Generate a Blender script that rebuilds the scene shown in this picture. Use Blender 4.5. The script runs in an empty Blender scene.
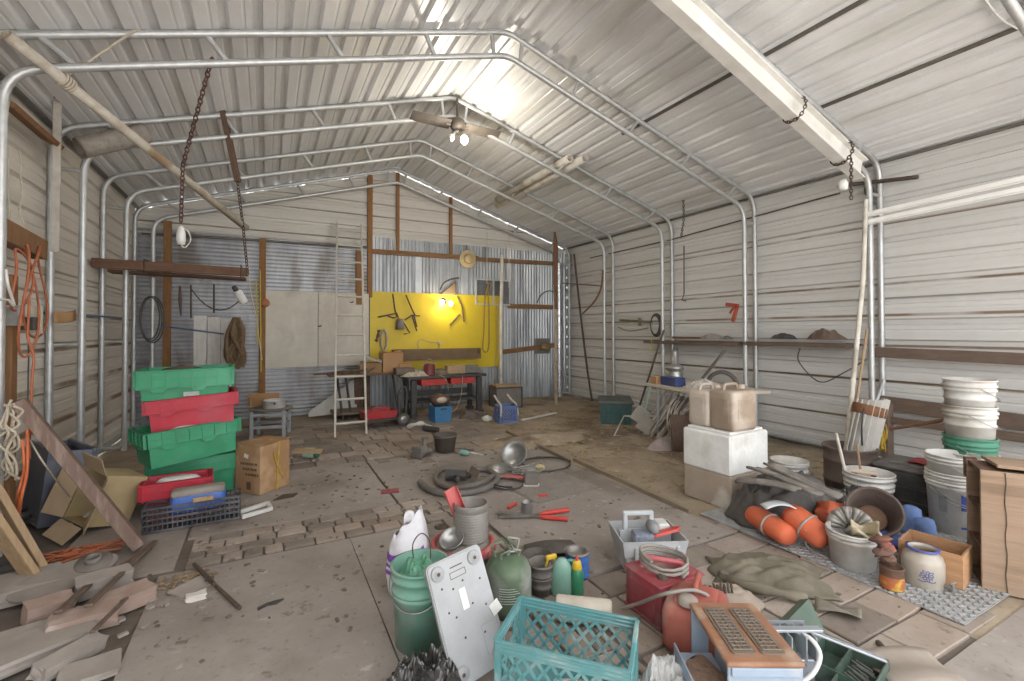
import bpy, bmesh, math, random
from mathutils import Vector as V, Matrix, Euler, noise
random.seed(7)
S = bpy.context.scene
COL = S.collection
PI = math.pi
def R(d): return math.radians(d)

# ---------------------------------------------------------------- camera
FP, YAW, PITCH, ROLL, CYP, CH = 466.21, .484, .0138, -.0016, 324.65, 1.4694
_cy, _sy, _cp, _sp = math.cos(YAW), math.sin(YAW), math.cos(PITCH), math.sin(PITCH)
CF = V((_sy*_cp, _cy*_cp, _sp)); CR0 = V((_cy, -_sy, 0)); CU0 = CR0.cross(CF)
CR = CR0*math.cos(ROLL) + CU0*math.sin(ROLL); CU = CU0*math.cos(ROLL) - CR0*math.sin(ROLL)
cd = bpy.data.cameras.new('camera'); cam = bpy.data.objects.new('camera', cd); COL.objects.link(cam)
cd.sensor_fit = 'HORIZONTAL'; cd.sensor_width = 36; cd.lens = FP/1024*36
cd.shift_x = 0; cd.shift_y = -(340.5-CYP)/1024
cd.clip_start = .05; cd.clip_end = 300
cam.matrix_world = Matrix(((CR.x, CU.x, -CF.x, 0), (CR.y, CU.y, -CF.y, 0), (CR.z, CU.z, -CF.z, CH), (0, 0, 0, 1)))
S.camera = cam
# surveying helpers: where a sight line meets the ground, a wall plane, or how tall / wide something there is
def ray(px, py): return CF + CR*((px-512)/FP) - CU*((py-CYP)/FP)
def G(px, py, z=0.):
    d = ray(px, py); t = (z-CH)/d.z; return V((t*d.x, t*d.y, z))
def AY(px, py, y):
    d = ray(px, py); t = y/d.y; return V((t*d.x, y, CH+t*d.z))
def AX(px, py, x):
    d = ray(px, py); t = x/d.x; return V((x, t*d.y, CH+t*d.z))
def dep(p): return V((p[0], p[1], p[2]-CH)).dot(CF)
def AD(px, py, p):                      # on the fronto-parallel plane through p
    return V((0, 0, CH)) + ray(px, py)*dep(p)
def W(p, n): return n*dep(p)/FP
def PJ(p):
    d = V((p[0], p[1], p[2]-CH)); w = d.dot(CF); return (512+FP*d.dot(CR)/w, CYP-FP*d.dot(CU)/w)
def ZT(p, py):                          # height above p seen at image row py
    lo, hi = -2., 8.
    for _ in range(40):
        m = (lo+hi)/2
        if PJ((p[0], p[1], m))[1] > py: lo = m
        else: hi = m
    return lo

# ---------------------------------------------------------------- materials
def lin(h):
    h = h.lstrip('#'); o = []
    for i in (0, 2, 4):
        c = int(h[i:i+2], 16)/255
        o.append(c/12.92 if c <= .04045 else ((c+.055)/1.055)**2.4)
    return (*o, 1)
_mats = {}
def pm(name, c, c2=None, sc=6, amt=.5, rough=.6, metal=0., bump=0., kind='noise', stretch=(1, 1, 1), island=0., spec=.4,
       trans=0., emit=None, estr=0., c3=None, sc3=2., dust=.14, specks=()):
    """procedural material: base colour blotched with a second one, optional wood grain, third stain colour and bump"""
    if name in _mats: return _mats[name]
    m = bpy.data.materials.new(name); m.use_nodes = True; nt = m.node_tree; N = nt.nodes; L = nt.links
    b = N['Principled BSDF']; b.inputs['Roughness'].default_value = rough; b.inputs['Metallic'].default_value = metal
    b.inputs['Specular IOR Level'].default_value = spec
    if trans: b.inputs['Transmission Weight'].default_value = trans
    if emit: b.inputs['Emission Color'].default_value = lin(emit); b.inputs['Emission Strength'].default_value = estr
    tc = N.new('ShaderNodeTexCoord'); mp = N.new('ShaderNodeMapping'); L.new(tc.outputs['Object'], mp.inputs['Vector'])
    mp.inputs['Scale'].default_value = stretch
    oi = N.new('ShaderNodeObjectInfo'); L.new(oi.outputs['Random'], mp.inputs['Location'])
    no = N.new('ShaderNodeTexNoise'); no.inputs['Scale'].default_value = sc; no.inputs['Detail'].default_value = 6
    no.inputs['Roughness'].default_value = .62
    L.new(mp.outputs['Vector'], no.inputs['Vector'])
    fac = no.outputs['Fac']
    rp = N.new('ShaderNodeValToRGB'); rp.color_ramp.elements[0].position = max(0, .5-.22+(.5-amt)*.4)
    rp.color_ramp.elements[1].position = min(1, .5+.18+(.5-amt)*.4)
    rp.color_ramp.elements[0].color = lin(c); rp.color_ramp.elements[1].color = lin(c2 or c)
    L.new(fac, rp.inputs['Fac']); out = rp.outputs['Color']
    if c3:
        n3 = N.new('ShaderNodeTexNoise'); n3.inputs['Scale'].default_value = sc3; n3.inputs['Detail'].default_value = 5
        L.new(mp.outputs['Vector'], n3.inputs['Vector'])
        r3 = N.new('ShaderNodeValToRGB'); r3.color_ramp.elements[0].position = .52; r3.color_ramp.elements[1].position = .66
        L.new(n3.outputs['Fac'], r3.inputs['Fac'])
        x = N.new('ShaderNodeMix'); x.data_type = 'RGBA'; L.new(r3.outputs['Color'], x.inputs['Factor'])
        L.new(out, x.inputs['A']); x.inputs['B'].default_value = lin(c3); out = x.outputs['Result']
    if island:
        ge = N.new('ShaderNodeNewGeometry'); hs = N.new('ShaderNodeHueSaturation')
        mr = N.new('ShaderNodeMapRange'); mr.inputs['To Min'].default_value = 1-island; mr.inputs['To Max'].default_value = 1+island
        L.new(ge.outputs['Random Per Island'], mr.inputs['Value']); L.new(mr.outputs['Result'], hs.inputs['Value'])
        L.new(out, hs.inputs['Color']); out = hs.outputs['Color']
    if dust:                                       # patchy grey-brown dust settled everywhere in the place
        nd = N.new('ShaderNodeTexNoise'); nd.inputs['Scale'].default_value = 9; nd.inputs['Detail'].default_value = 8; nd.inputs['Roughness'].default_value = .75
        L.new(tc.outputs['Object'], nd.inputs['Vector'])
        md = N.new('ShaderNodeMapRange'); md.inputs['From Min'].default_value = .32; md.inputs['From Max'].default_value = .72; md.inputs['To Max'].default_value = dust*2
        L.new(nd.outputs['Fac'], md.inputs['Value'])
        x = N.new('ShaderNodeMix'); x.data_type = 'RGBA'; L.new(md.outputs[0], x.inputs['Factor'])
        L.new(out, x.inputs['A']); x.inputs['B'].default_value = lin('#8a8077'); out = x.outputs['Result']
    for sc_, lo_, hi_, col_, am_ in specks:         # small stains: thresholded noise
        ns = N.new('ShaderNodeTexNoise'); ns.inputs['Scale'].default_value = sc_; ns.inputs['Detail'].default_value = 7; ns.inputs['Roughness'].default_value = .7
        L.new(mp.outputs['Vector'], ns.inputs['Vector'])
        ms = N.new('ShaderNodeMapRange'); ms.inputs['From Min'].default_value = lo_; ms.inputs['From Max'].default_value = hi_; ms.inputs['To Max'].default_value = am_
        L.new(ns.outputs['Fac'], ms.inputs['Value'])
        x = N.new('ShaderNodeMix'); x.data_type = 'RGBA'; L.new(ms.outputs[0], x.inputs['Factor']); L.new(out, x.inputs['A']); x.inputs['B'].default_value = lin(col_); out = x.outputs['Result']
    L.new(out, b.inputs['Base Color'])
    if bump:
        bp = N.new('ShaderNodeBump'); bp.inputs['Strength'].default_value = bump; bp.inputs['Distance'].default_value = .01
        n2 = N.new('ShaderNodeTexNoise'); n2.inputs['Scale'].default_value = sc*3; n2.inputs['Detail'].default_value = 5
        L.new(mp.outputs['Vector'], n2.inputs['Vector']); L.new(n2.outputs['Fac'], bp.inputs['Height'])
        L.new(bp.outputs['Normal'], b.inputs['Normal'])
    _mats[name] = m; return m
def wood(name, c, c2, sc=5, axis=1, **k):
    st = [9, 9, 9]; st[axis] = 1
    return pm(name, c, c2, sc=sc, stretch=tuple(st), rough=k.pop('rough', .75), bump=k.pop('bump', .3), **k)

# ---------------------------------------------------------------- mesh builder
def xf(loc=(0, 0, 0), rot=(0, 0, 0), sc=(1, 1, 1)):
    return Matrix.Translation(V(loc)) @ Euler(rot).to_matrix().to_4x4() @ Matrix.Diagonal((*sc, 1))
def zto(d):                              # rotation taking +z to direction d
    return V((0, 0, 1)).rotation_difference(V(d).normalized()).to_matrix().to_4x4()
def seg(a, b):                           # matrix whose z axis runs from a to b
    return Matrix.Translation(V(a)) @ zto(V(b)-V(a))
class MB:
    def __init__(s): s.v = []; s.f = []; s.sm = []; s.mi = []; s.cm = 0
    def add(s, vs, fs, M=None, smooth=False):
        o = len(s.v)
        s.v += [tuple(M @ V(p)) if M is not None else tuple(p) for p in vs]
        flip = M is not None and M.determinant() < 0
        for f in fs:
            s.f.append(tuple(o+i for i in (reversed(f) if flip else f))); s.sm.append(smooth); s.mi.append(s.cm)
        return s
    def bm(s, b, M=None, smooth=False):
        b.verts.index_update(); s.add([v.co.copy() for v in b.verts], [[v.index for v in f.verts] for f in b.faces], M, smooth); b.free(); return s
    def box(s, c, d, rot=(0, 0, 0), bev=0, M=None, seg_=1, smooth=False, taper=None):
        b = bmesh.new(); bmesh.ops.create_cube(b, size=1)
        for v in b.verts:
            if taper and v.co.z > 0: v.co.x *= taper[0]; v.co.y *= taper[1]
            v.co = V((v.co.x*d[0], v.co.y*d[1], v.co.z*d[2]))
        if bev: bmesh.ops.bevel(b, geom=b.edges[:], offset=min(bev, min(d)*.45), segments=seg_, profile=.5, affect='EDGES')
        m = xf(c, rot)
        return s.bm(b, (M @ m) if M is not None else m, smooth)
    def beam(s, a, b, w, h, roll=0, bev=.003):
        a = V(a); b = V(b); d = b-a; m = Matrix.Translation((a+b)/2) @ d.to_track_quat('Z', 'Y').to_matrix().to_4x4() @ Matrix.Rotation(roll, 4, 'Z')
        return s.box((0, 0, 0), (w, h, d.length), bev=bev, M=m)
    def tube(s, pts, r, n=8, closed=False, M=None, caps=True, smooth=True):
        P = [V(p) for p in pts]; k = len(P)
        rs = r if isinstance(r, (list, tuple)) else [r]*k
        T = []
        for i in range(k):
            if closed: t = P[(i+1) % k]-P[i-1]
            else: t = P[min(i+1, k-1)]-P[max(i-1, 0)]
            T.append(t.normalized() if t.length > 1e-9 else V((0, 0, 1)))
        u = T[0].orthogonal().normalized(); vs = []; fs = []
        for i in range(k):
            if i: u = (T[i-1].rotation_difference(T[i]) @ u)
            u = (u - T[i]*u.dot(T[i])).normalized(); w = T[i].cross(u)
            for j in range(n):
                a = 2*PI*j/n; vs.append(P[i]+(u*math.cos(a)+w*math.sin(a))*rs[i])
        for i in range(k if closed else k-1):
            i2 = (i+1) % k
            for j in range(n):
                j2 = (j+1) % n; fs.append((i*n+j, i*n+j2, i2*n+j2, i2*n+j))
        s.add(vs, fs, M, smooth)
        if caps and not closed:
            s.add(vs[:n], [tuple(reversed(range(n)))], M); s.add(vs[-n:], [tuple(range(n))], M)
        return s
    def lathe(s, prof, n=24, M=None, smooth=True, ell=(1, 1)):
        vs = []; fs = []; idx = []
        for r, z in prof:
            if abs(r) < 1e-6: idx.append([len(vs)]); vs.append((0, 0, z))
            else:
                idx.append(list(range(len(vs), len(vs)+n)))
                vs += [(r*ell[0]*math.cos(2*PI*j/n), r*ell[1]*math.sin(2*PI*j/n), z) for j in range(n)]
        for A, B in zip(idx, idx[1:]):
            for j in range(n):
                k = (j+1) % n
                if len(A) == 1 and len(B) == 1: continue
                if len(A) == 1: fs.append((A[0], B[k], B[j]))
                elif len(B) == 1: fs.append((A[j], A[k], B[0]))
                else: fs.append((A[j], A[k], B[k], B[j]))
        return s.add(vs, fs, M, smooth)
    def cyl(s, a, b, r, r2=None, n=16, cap=True):
        L = (V(b)-V(a)).length; r2 = r if r2 is None else r2; m = seg(a, b)
        s.lathe([(r, 0), (r2, L)], n, m)
        if cap: s.lathe([(0, 0), (r, 0)], n, m, False); s.lathe([(r2, L), (0, L)], n, m, False)
        return s
    def prism(s, poly, h, M=None, smooth=False):
        n = len(poly); vs = [(x, y, 0) for x, y in poly]+[(x, y, h) for x, y in poly]
        fs = [tuple(reversed(range(n))), tuple(range(n, 2*n))]+[(i, (i+1) % n, n+(i+1) % n, n+i) for i in range(n)]
        return s.add(vs, fs, M, smooth)
    def ell(s, c, r, M=None, nu=14, nv=8, wob=0, seed=0, wf=3.):
        vs = []; fs = []
        m = xf(c); m = (M @ m) if M is not None else m
        for i in range(nv+1):
            t = PI*i/nv
            for j in range(nu):
                a = 2*PI*j/nu; d = V((math.sin(t)*math.cos(a), math.sin(t)*math.sin(a), math.cos(t)))
                k = 1+(noise.noise(d*wf+V((seed*3.1, seed, 0)))*wob if wob else 0)
                vs.append((d.x*r[0]*k, d.y*r[1]*k, d.z*r[2]*k))
        for i in range(nv):
            for j in range(nu):
                k = (j+1) % nu; fs.append((i*nu+j, (i+1)*nu+j, (i+1)*nu+k, i*nu+k))
        return s.add(vs, fs, m, True)
    def sheet(s, fn, nu, nv, th=.004, M=None, smooth=True):
        """a cloth-like sheet fn(u,v)->point with thickness"""
        P = [[V(fn(i/nu, j/nv)) for j in range(nv+1)] for i in range(nu+1)]
        vs = []; fs = []; w = nv+1
        Nn = []
        for i in range(nu+1):
            for j in range(nv+1):
                a = P[min(i+1, nu)][j]-P[max(i-1, 0)][j]; b = P[i][min(j+1, nv)]-P[i][max(j-1, 0)]
                q = a.cross(b); Nn.append(q.normalized() if q.length > 1e-12 else V((0, 0, 1)))
        fl = [p for r_ in P for p in r_]; n = len(fl)
        vs = [p+q*th/2 for p, q in zip(fl, Nn)]+[p-q*th/2 for p, q in zip(fl, Nn)]
        for i in range(nu):
            for j in range(nv):
                a = i*w+j; fs.append((a, a+w, a+w+1, a+1)); fs.append((n+a, n+a+1, n+a+w+1, n+a+w))
        for i in range(nu):
            a = i*w; fs.append((a, n+a, n+a+w, a+w)); a = i*w+nv; fs.append((a, a+w, n+a+w, n+a))
        for j in range(nv):
            fs.append((j, j+1, n+j+1, n+j)); a = nu*w+j; fs.append((a, n+a, n+a+1, a+1))
        return s.add(vs, fs, M, smooth)
    def build(s, name, mats, parent=None, loc=None, rz=0, rot=None, local=True):
        me = bpy.data.meshes.new(name); me.from_pydata(s.v, [], s.f)
        for m in (mats if isinstance(mats, (list, tuple)) else [mats]): me.materials.append(m)
        me.polygons.foreach_set('use_smooth', s.sm); me.polygons.foreach_set('material_index', s.mi); me.update()
        o = bpy.data.objects.new(name, me); COL.objects.link(o)
        if parent: o.parent = parent
        if loc is not None: o.location = loc
        if rot is not None: o.rotation_euler = rot
        elif rz: o.rotation_euler = (0, 0, rz)
        return o
    def world(s, name, mats, parent=None):
        """vertices were given in world space: move the origin to the base of the mesh (or into the parent's frame)"""
        if parent is not None:
            iv = (Matrix.Translation(parent.location) @ parent.rotation_euler.to_matrix().to_4x4()).inverted()
            s.v = [tuple(iv @ V(p)) for p in s.v]; return s.build(name, mats, parent)
        xs, ys, zs = zip(*s.v); c = V(((min(xs)+max(xs))/2, (min(ys)+max(ys))/2, min(zs)))
        s.v = [tuple(V(p)-c) for p in s.v]; return s.build(name, mats, None, c)
def tag(o, label, cat, group=None, kind=None):
    if label: o['label'] = label
    if cat: o['category'] = cat
    if group: o['group'] = group
    if kind: o['kind'] = kind
    return o
def struct(o): o['kind'] = 'structure'; return o
def thing(name, label, cat, loc=(0, 0, 0), rz=0, group=None, rot=None):
    o = bpy.data.objects.new(name, None); COL.objects.link(o); o.empty_display_size = .05
    o.location = loc; o.rotation_euler = rot if rot else (0, 0, rz); return tag(o, label, cat, group)
def dup(o, loc, rz=None, label=None, rot=None):
    c = o.copy(); COL.objects.link(c); c.location = loc
    if rz is not None: c.rotation_euler = (0, 0, rz)
    if rot is not None: c.rotation_euler = rot
    if label: c['label'] = label
    for ch in list(o.children):
        d = ch.copy(); COL.objects.link(d); d.parent = c
        for g in list(ch.children):
            e = g.copy(); COL.objects.link(e); e.parent = d
    return c
def catmull(P, k=6, closed=False):
    P = [V(p) for p in P]; n = len(P); out = []
    for i in range(n if closed else n-1):
        a, b, c, d = (P[(i+q) % n] if closed else P[min(max(i+q, 0), n-1)] for q in (-1, 0, 1, 2))
        for j in range(k):
            t = j/k; out.append(.5*((2*b)+(c-a)*t+(2*a-5*b+4*c-d)*t*t+(3*b-a-3*c+d)*t**3))
    if not closed: out.append(P[-1])
    return out
def rounded(P, r, k=6):
    """polyline with its corners rounded"""
    P = [V(p) for p in P]; out = [P[0]]
    for a, b, c in zip(P, P[1:], P[2:]):
        u = (a-b).normalized(); w = (c-b).normalized(); q = min(r, (a-b).length*.45, (c-b).length*.45)
        for j in range(k+1):
            t = j/k; out.append((b+u*q)*(1-t)**2+2*b*t*(1-t)+(b+w*q)*t*t)
    return out+[P[-1]]
def blob(pts, seed=0): return pts

# ---------------------------------------------------------------- world and lights
w = bpy.data.worlds.new('world'); S.world = w; w.use_nodes = True
wn = w.node_tree; bg = wn.nodes['Background']
bg.inputs['Color'].default_value = (.96, .985, 1.0, 1); bg.inputs['Strength'].default_value = 2.0
S.view_settings.view_transform = 'Standard'; S.view_settings.look = 'None'
S.view_settings.gamma = 1; S.view_settings.use_curve_mapping = False; S.view_settings.exposure = 0.96

sl_ = bpy.data.lights.new('sun', 'SUN'); sl_.energy = 9; sl_.angle = R(2); sl_.color = (1, .985, .96)
so = bpy.data.objects.new('sun', sl_); COL.objects.link(so); so.rotation_euler = V((0, -.22, .97)).to_track_quat('Z', 'Y').to_euler()

# ---------------------------------------------------------------- common materials
GALV = pm('galvanized_steel', '#c9cbcc', '#b3b5b6', sc=14, rough=.42, metal=.55, bump=.05)
WHITE = pm('white_plastic', '#dcdcda', '#c6c4c0', sc=9, rough=.45, amt=.35)
BLACKP = pm('black_plastic', '#26272a', '#3b3b3c', sc=10, rough=.5, amt=.4)
DARK = pm('dark_rusty_steel', '#3c322c', '#55463a', sc=20, rough=.7, metal=.2)
RUST = pm('rust', '#7a4f30', '#5a3a26', sc=16, rough=.85)
STEEL = pm('bare_steel', '#a9a9a8', '#8e8d8a', sc=18, rough=.35, metal=.7)
TIMB = wood('brown_timber', '#94662f', '#7a5124', axis=2)
OLDW = wood('weathered_timber', '#6f5a4d', '#56463c', axis=1)
PALEW = wood('pale_timber', '#b59a78', '#9c805f', axis=2)
CARD = pm('cardboard', '#b58b60', '#a57c53', sc=5, rough=.85)
ROPE = pm('rope_fibre', '#c9bfae', '#b0a490', sc=30, rough=.9)
DKW = wood('dark_brown_timber', '#5a3d2a', '#452d1f', axis=0)
# ================================================================ SETTING
XR, SP, HE, HR = 6.0934, 7.8524, 3.3398, 4.5387
XL, XM = XR-SP, XR-SP/2
YB, SF = 4.2193, 1.524
SL = (HR-HE)/(SP/2); AN = math.atan(SL)
YBACK, YFRONT = 9.0, -.75
def ribbed(length, n_per, base=.229, dep_=.028, major=4):
    """profile of ribbed steel siding: list of (along, outward)"""
    out = []; u = 0; i = 0
    while u < length:
        d = dep_
        out += [(u, 0), (u+.085, 0), (u+.092, .005), (u+.104, .005), (u+.111, 0), (u+base-.078, 0), (u+base-.062, d), (u+base-.018, d), (u+base-.002, 0)]
        if i % major == major-1: out += [(u+base-.0018, .03), (u+base+.0035, .03), (u+base+.0037, 0)]
        u += base; i += 1
    return [(a, b) for a, b in out if a <= length]+[(length, 0)]
def extrude_sheet(prof, fn, t0, t1, nt=1):
    m = MB(); n = len(prof); vs = []
    for k in range(nt+1):
        t = t0+(t1-t0)*k/nt; vs += [fn(a, b, t) for a, b in prof]
    fs = [(k*n+i, k*n+i+1, (k+1)*n+i+1, (k+1)*n+i) for k in range(nt) for i in range(n-1)]
    m.add(vs, fs); return m
def siding_mat(name, c, c2, rustc, zs, amt, scale=(1, .35, 3), low=None):
    """off-white painted sheet with streaky grime and rust along some lap seams (object-space heights)"""
    m = pm(name, c, c2, sc=1.5, amt=.5, rough=.5, specks=((7, .60, .75, '#8d8377', .5),), stretch=scale, spec=.3, dust=.05)
    nt = m.node_tree; N = nt.nodes; L = nt.links; b = N['Principled BSDF']
    col = b.inputs['Base Color'].links[0].from_socket
    tc = N.new('ShaderNodeTexCoord'); sx = N.new('ShaderNodeSeparateXYZ'); L.new(tc.outputs['Object'], sx.inputs[0])
    nz = N.new('ShaderNodeTexNoise'); nz.inputs['Scale'].default_value = 1.3; nz.inputs['Detail'].default_value = 4
    L.new(tc.outputs['Object'], nz.inputs['Vector'])
    for z, wd in zs:
        d = N.new('ShaderNodeMath'); d.operation = 'SUBTRACT'; L.new(sx.outputs['Z'], d.inputs[0]); d.inputs[1].default_value = z
        a = N.new('ShaderNodeMath'); a.operation = 'ABSOLUTE'; L.new(d.outputs[0], a.inputs[0])
        r = N.new('ShaderNodeMapRange'); r.inputs['From Min'].default_value = wd; r.inputs['From Max'].default_value = wd*.5
        L.new(a.outputs[0], r.inputs['Value'])
        n2 = N.new('ShaderNodeMapRange'); n2.inputs['From Min'].default_value = .28; n2.inputs['From Max'].default_value = .5
        n2.inputs['To Max'].default_value = amt; L.new(nz.outputs['Fac'], n2.inputs['Value'])
        mu = N.new('ShaderNodeMath'); mu.operation = 'MULTIPLY'; L.new(r.outputs[0], mu.inputs[0]); L.new(n2.outputs[0], mu.inputs[1])
        x = N.new('ShaderNodeMix'); x.data_type = 'RGBA'; L.new(mu.outputs[0], x.inputs['Factor'])
        L.new(col, x.inputs['A']); x.inputs['B'].default_value = lin(rustc); col = x.outputs['Result']
    L.new(col, b.inputs['Base Color']); return m
WOFF = .034
prof = ribbed(HE+.032, 1)
RW = siding_mat('siding_right', '#cfcecc', '#c2c0bd', '#7d6a58', [(1.99, .02), (1.64, .02), (1.30, .018), (.9, .018), (2.66, .012), (.45, .02)], .95, (1, .12, 5))
LW = siding_mat('siding_left', '#dad4cb', '#c9c1b6', '#6d4f36', [(1.99, .012), (1.64, .02), (1.30, .025), (.95, .03), (.6, .03), (.3, .03)], .9, (1, .12, 5))
BW = siding_mat('siding_back', '#d0ccc5', '#bfbab2', '#6a5a4c', [(3.19, .012), (3.65, .01)], .8, (.12, 1, 5))
o = struct(extrude_sheet(prof, lambda a, b, t: (XR+WOFF+b, t, a-.0), YFRONT, YBACK+.02).build('wall_right', RW))
o = struct(extrude_sheet(prof, lambda a, b, t: (XL-WOFF-b, t, a), YFRONT, YBACK+.02).build('wall_left', LW))
# roof: ribs run front to back
RL = math.hypot(SP/2+WOFF, (SP/2+WOFF)*SL)
rp_ = ribbed(RL, 1, dep_=.035)
RF = pm('roof_sheet', '#e6e6e7', '#d9d9da', sc=1.6, stretch=(2.5, .4, 1), rough=.36, metal=.1, c3='#d0cfcc', sc3=1.1, spec=.4, dust=.05)
m = MB(); n = len(rp_)
for sd in (1, -1):
    vs = []
    for t in (YFRONT, YBACK+.12):
        for a, b in rp_:
            x = (RL-a)*math.cos(AN)*sd; z = HR+WOFF-(RL-a)*math.sin(AN)
            vs.append((XM+x+sd*b*math.sin(AN), t, z+b*math.cos(AN)))
    m.add(vs, [(i, i+1, n+i+1, n+i) for i in range(n-1)])
struct(m.build('ceiling', RF))
# gable siding above the galvanized part, with gaps under the roof ribs
def gz(x): return HR+WOFF-abs(x-XM)*SL
gp = ribbed(HR+.04-3.0, 1)
m = MB(); nx = 40
for i in range(nx):
    x0 = XL-.03+(SP+.06)*i/nx; x1 = XL-.03+(SP+.06)*(i+1)/nx
    for (a, b), (a2, b2) in zip(gp, gp[1:]):
        z0, z1 = 2.98+a, 2.98+a2
        p = [(x0, z0, b), (x1, z0, b), (x1, z1, b2), (x0, z1, b2)]
        q = [(x, YBACK+d, min(z, gz(x)-.012)) for x, z, d in p]
        if q[0][2] >= gz(x0)-.013 and q[1][2] >= gz(x1)-.013: continue
        m.add(q, [(0, 1, 2, 3)])
struct(m.build('wall_back', BW))
# lower back wall: corrugated galvanized, horizontal waves on the left, upright waves on the right
def wavy(length, pitch, amp, k=6): return [(i*pitch/k, amp*math.sin(2*PI*i/k)) for i in range(int(length/pitch*k)+1)]
CG = pm('corrugated_galvanized', '#c2c4c8', '#a2a5ab', sc=2.5, stretch=(1.6, 1, .5), rough=.36, metal=.6, c3='#8d8a85', sc3=1.7)
CG2 = pm('corrugated_galvanized_upright', '#c6cace', '#a7adb4', sc=2.2, stretch=(3, 1, .35), rough=.36, metal=.55, c3='#8b8f96', sc3=2.3)
struct(extrude_sheet(wavy(3.12, .066, .009), lambda a, b, t: (t, YBACK-.02+b, a-.04), XL-.06, 1.72).build('wall_back_left_sheet', CG))
struct(extrude_sheet(wavy(XR-1.64, .07, .009), lambda a, b, t: (1.70+a, YBACK-.035+b, t), -.05, 3.25).build('wall_back_right_sheet', CG2))
# frames
TR = .030
DP, DR, DE = .2228, .2434, .1594
def frame(k, feet='', left=True):
    y = YB+k*SF
    fr = thing('portal_frame', None, None, (XM, y, 0)); struct(fr)
    cx = XM
    out = MB(); e = []
    zb = .02
    pl = [(XL-cx, 0, zb), (XL-cx, 0, HE), (0, 0, HR), (XR-cx, 0, HE), (XR-cx, 0, zb)]
    def bend(P):
        a = rounded(P[:3], .22, 6)[:-1]; b = rounded(P[1:4], .10, 4)[1:-1]; c = rounded(P[2:], .22, 6)[1:]
        return a+b+c
    out.tube(bend(pl), TR, 12)
    for p in [(XL-cx, 0, 2.45), (XR-cx, 0, 2.45), (XR-cx, 0, 1.15)]: out.tube([V(p)-V((0, 0, .035)), V(p)+V((0, 0, .035))], TR+.003, 12)
    out.build('outer_tube', GALV, fr)
    inn = MB(); hi, hr = HE-DE, HR-DR
    inn.tube(bend([(XL+DP-cx, 0, zb), (XL+DP-cx, 0, hi), (0, 0, hr), (XR-DP-cx, 0, hi), (XR-DP-cx, 0, zb)]), TR, 12)
    for sx in (-1, 1):
        for f_ in (.3, .72): 
            c = V((sx*(SP/2-DP)*f_, 0, hr-(hr-hi)*f_)); d = V((sx, 0, -SL)).normalized()*.035
            inn.tube([c-d, c+d], TR+.003, 12)
    inn.build('inner_tube', GALV, fr)
    for sx in (-1, 1):
        for f_ in ((.045, .22, .44, .66, .9) if sx < 0 else (.045, .23, .45, .67, .9)):
            x = SP/2*f_; a = V((sx*x, 0, HR-SL*x)); x2 = x-(.05 if f_ < .6 else .0)+(.03 if f_ < .1 else 0); x2 = max(x2, .05)
            b = V((sx*x2*(SP/2-DP)/(SP/2), 0, hr-(hr-hi)*x2/(SP/2)))
            MB().tube([a, b], .022, 8).build('web_strut', GALV, fr)
    for x, x2 in ((XL, XL+DP), (XR, XR-DP)):
        for z in (HE-.36, 1.35 if x == XL else HE-2.9):
            MB().tube([(x-cx, 0, z), (x2-cx, 0, z)], .018, 8).build('web_strut', GALV, fr)
    for s_ in feet:
        x, d = (XL-cx, 1) if s_ == 'L' else (XR-cx, -1)
        MB().tube(rounded([(x, 0, .06), (x+d*DP, 0, .06), (x+d*DP, 0, .4)], .17, 6), TR+.001, 10).build('foot_bend', GALV, fr)
    return fr
for k in (-3, -2, -1, 0, 1, 2, 3): frame(k, {2: 'L', 3: 'R', 1: '', 0: ''}.get(k, ''))
# eave strips, roof lap strips, base rails
def trim(n, m, mat): return struct(m.build('trim_%d' % n, mat))
STR = pm('dull_steel_strip', '#77746e', '#625e58', sc=12, rough=.5, metal=.5)
def roofpt(x, off=0): return HR+WOFF-off-abs(x-XM)*SL
m = MB(); m.box((XR-.01, (YFRONT+YBACK)/2, HE+.015), (.05, YBACK-YFRONT, .02)); trim(1, m, STR)
m = MB(); m.box((XL+.01, (YFRONT+YBACK)/2, HE+.015), (.05, YBACK-YFRONT, .02)); trim(2, m, STR)
m = MB()
def RP(px, py):
    d = ray(px, py); t = (HR+WOFF+XM*SL-CH)/(d.z+SL*d.x); return V((t*d.x, t*d.y, CH+t*d.z))
for (a, b) in (((622, 133), (850, 7)), ((800, 113), (1010, 32))):
    x = (RP(*a).x+RP(*b).x)/2; y1 = RP(*a).y; m.box((x, (YFRONT+y1)/2, roofpt(x, .012)), (.038, y1-YFRONT, .014), rot=(0, AN, 0))
trim(3, m, STR)
m = MB(); m.tube([(XR-.005, YFRONT, .05), (XR-.005, YBACK, .05)], .028, 8); m.tube([(XL+.005, YFRONT, .05), (XL+.005, YBACK, .05)], .028, 8); trim(4, m, GALV)
# timber framing of the back wall
m = MB()
for px, wd, z0 in ((1.70, .09, 2.1), (2.22, .06, 2.98), (3.30, .06, 2.98)):
    m.box((px, YBACK-.05, (z0+gz(px)-.03)/2), (wd, .05, gz(px)-.03-z0))
for x in (-.07,): m.box((x, YBACK-.06, 1.52), (.10, .06, 3.04))
m.box((-1.38, YBACK-.06, 1.6), (.1, .06, 3.2)); m.box((1.50, YBACK-.06, 2.46), (.10, .05, 1.0))
trim(5, m, TIMB)
m = MB(); m.beam((1.72, YBACK-.06, 2.97), (3.9, YBACK-.06, 2.99), .05, .09); m.beam((3.9, YBACK-.06, 2.97), (5.95, YBACK-.06, 3.01), .04, .085)
m.beam((4.45, YBACK-.06, 1.02), (5.95, YBACK-.06, 1.16), .05, .10); m.beam((4.6, YBACK-.06, 2.01), (5.75, YBACK-.06, 2.01), .05, .10)
trim(6, m, wood('rusty_girt_timber', '#92683a', '#664526', axis=0))
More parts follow.
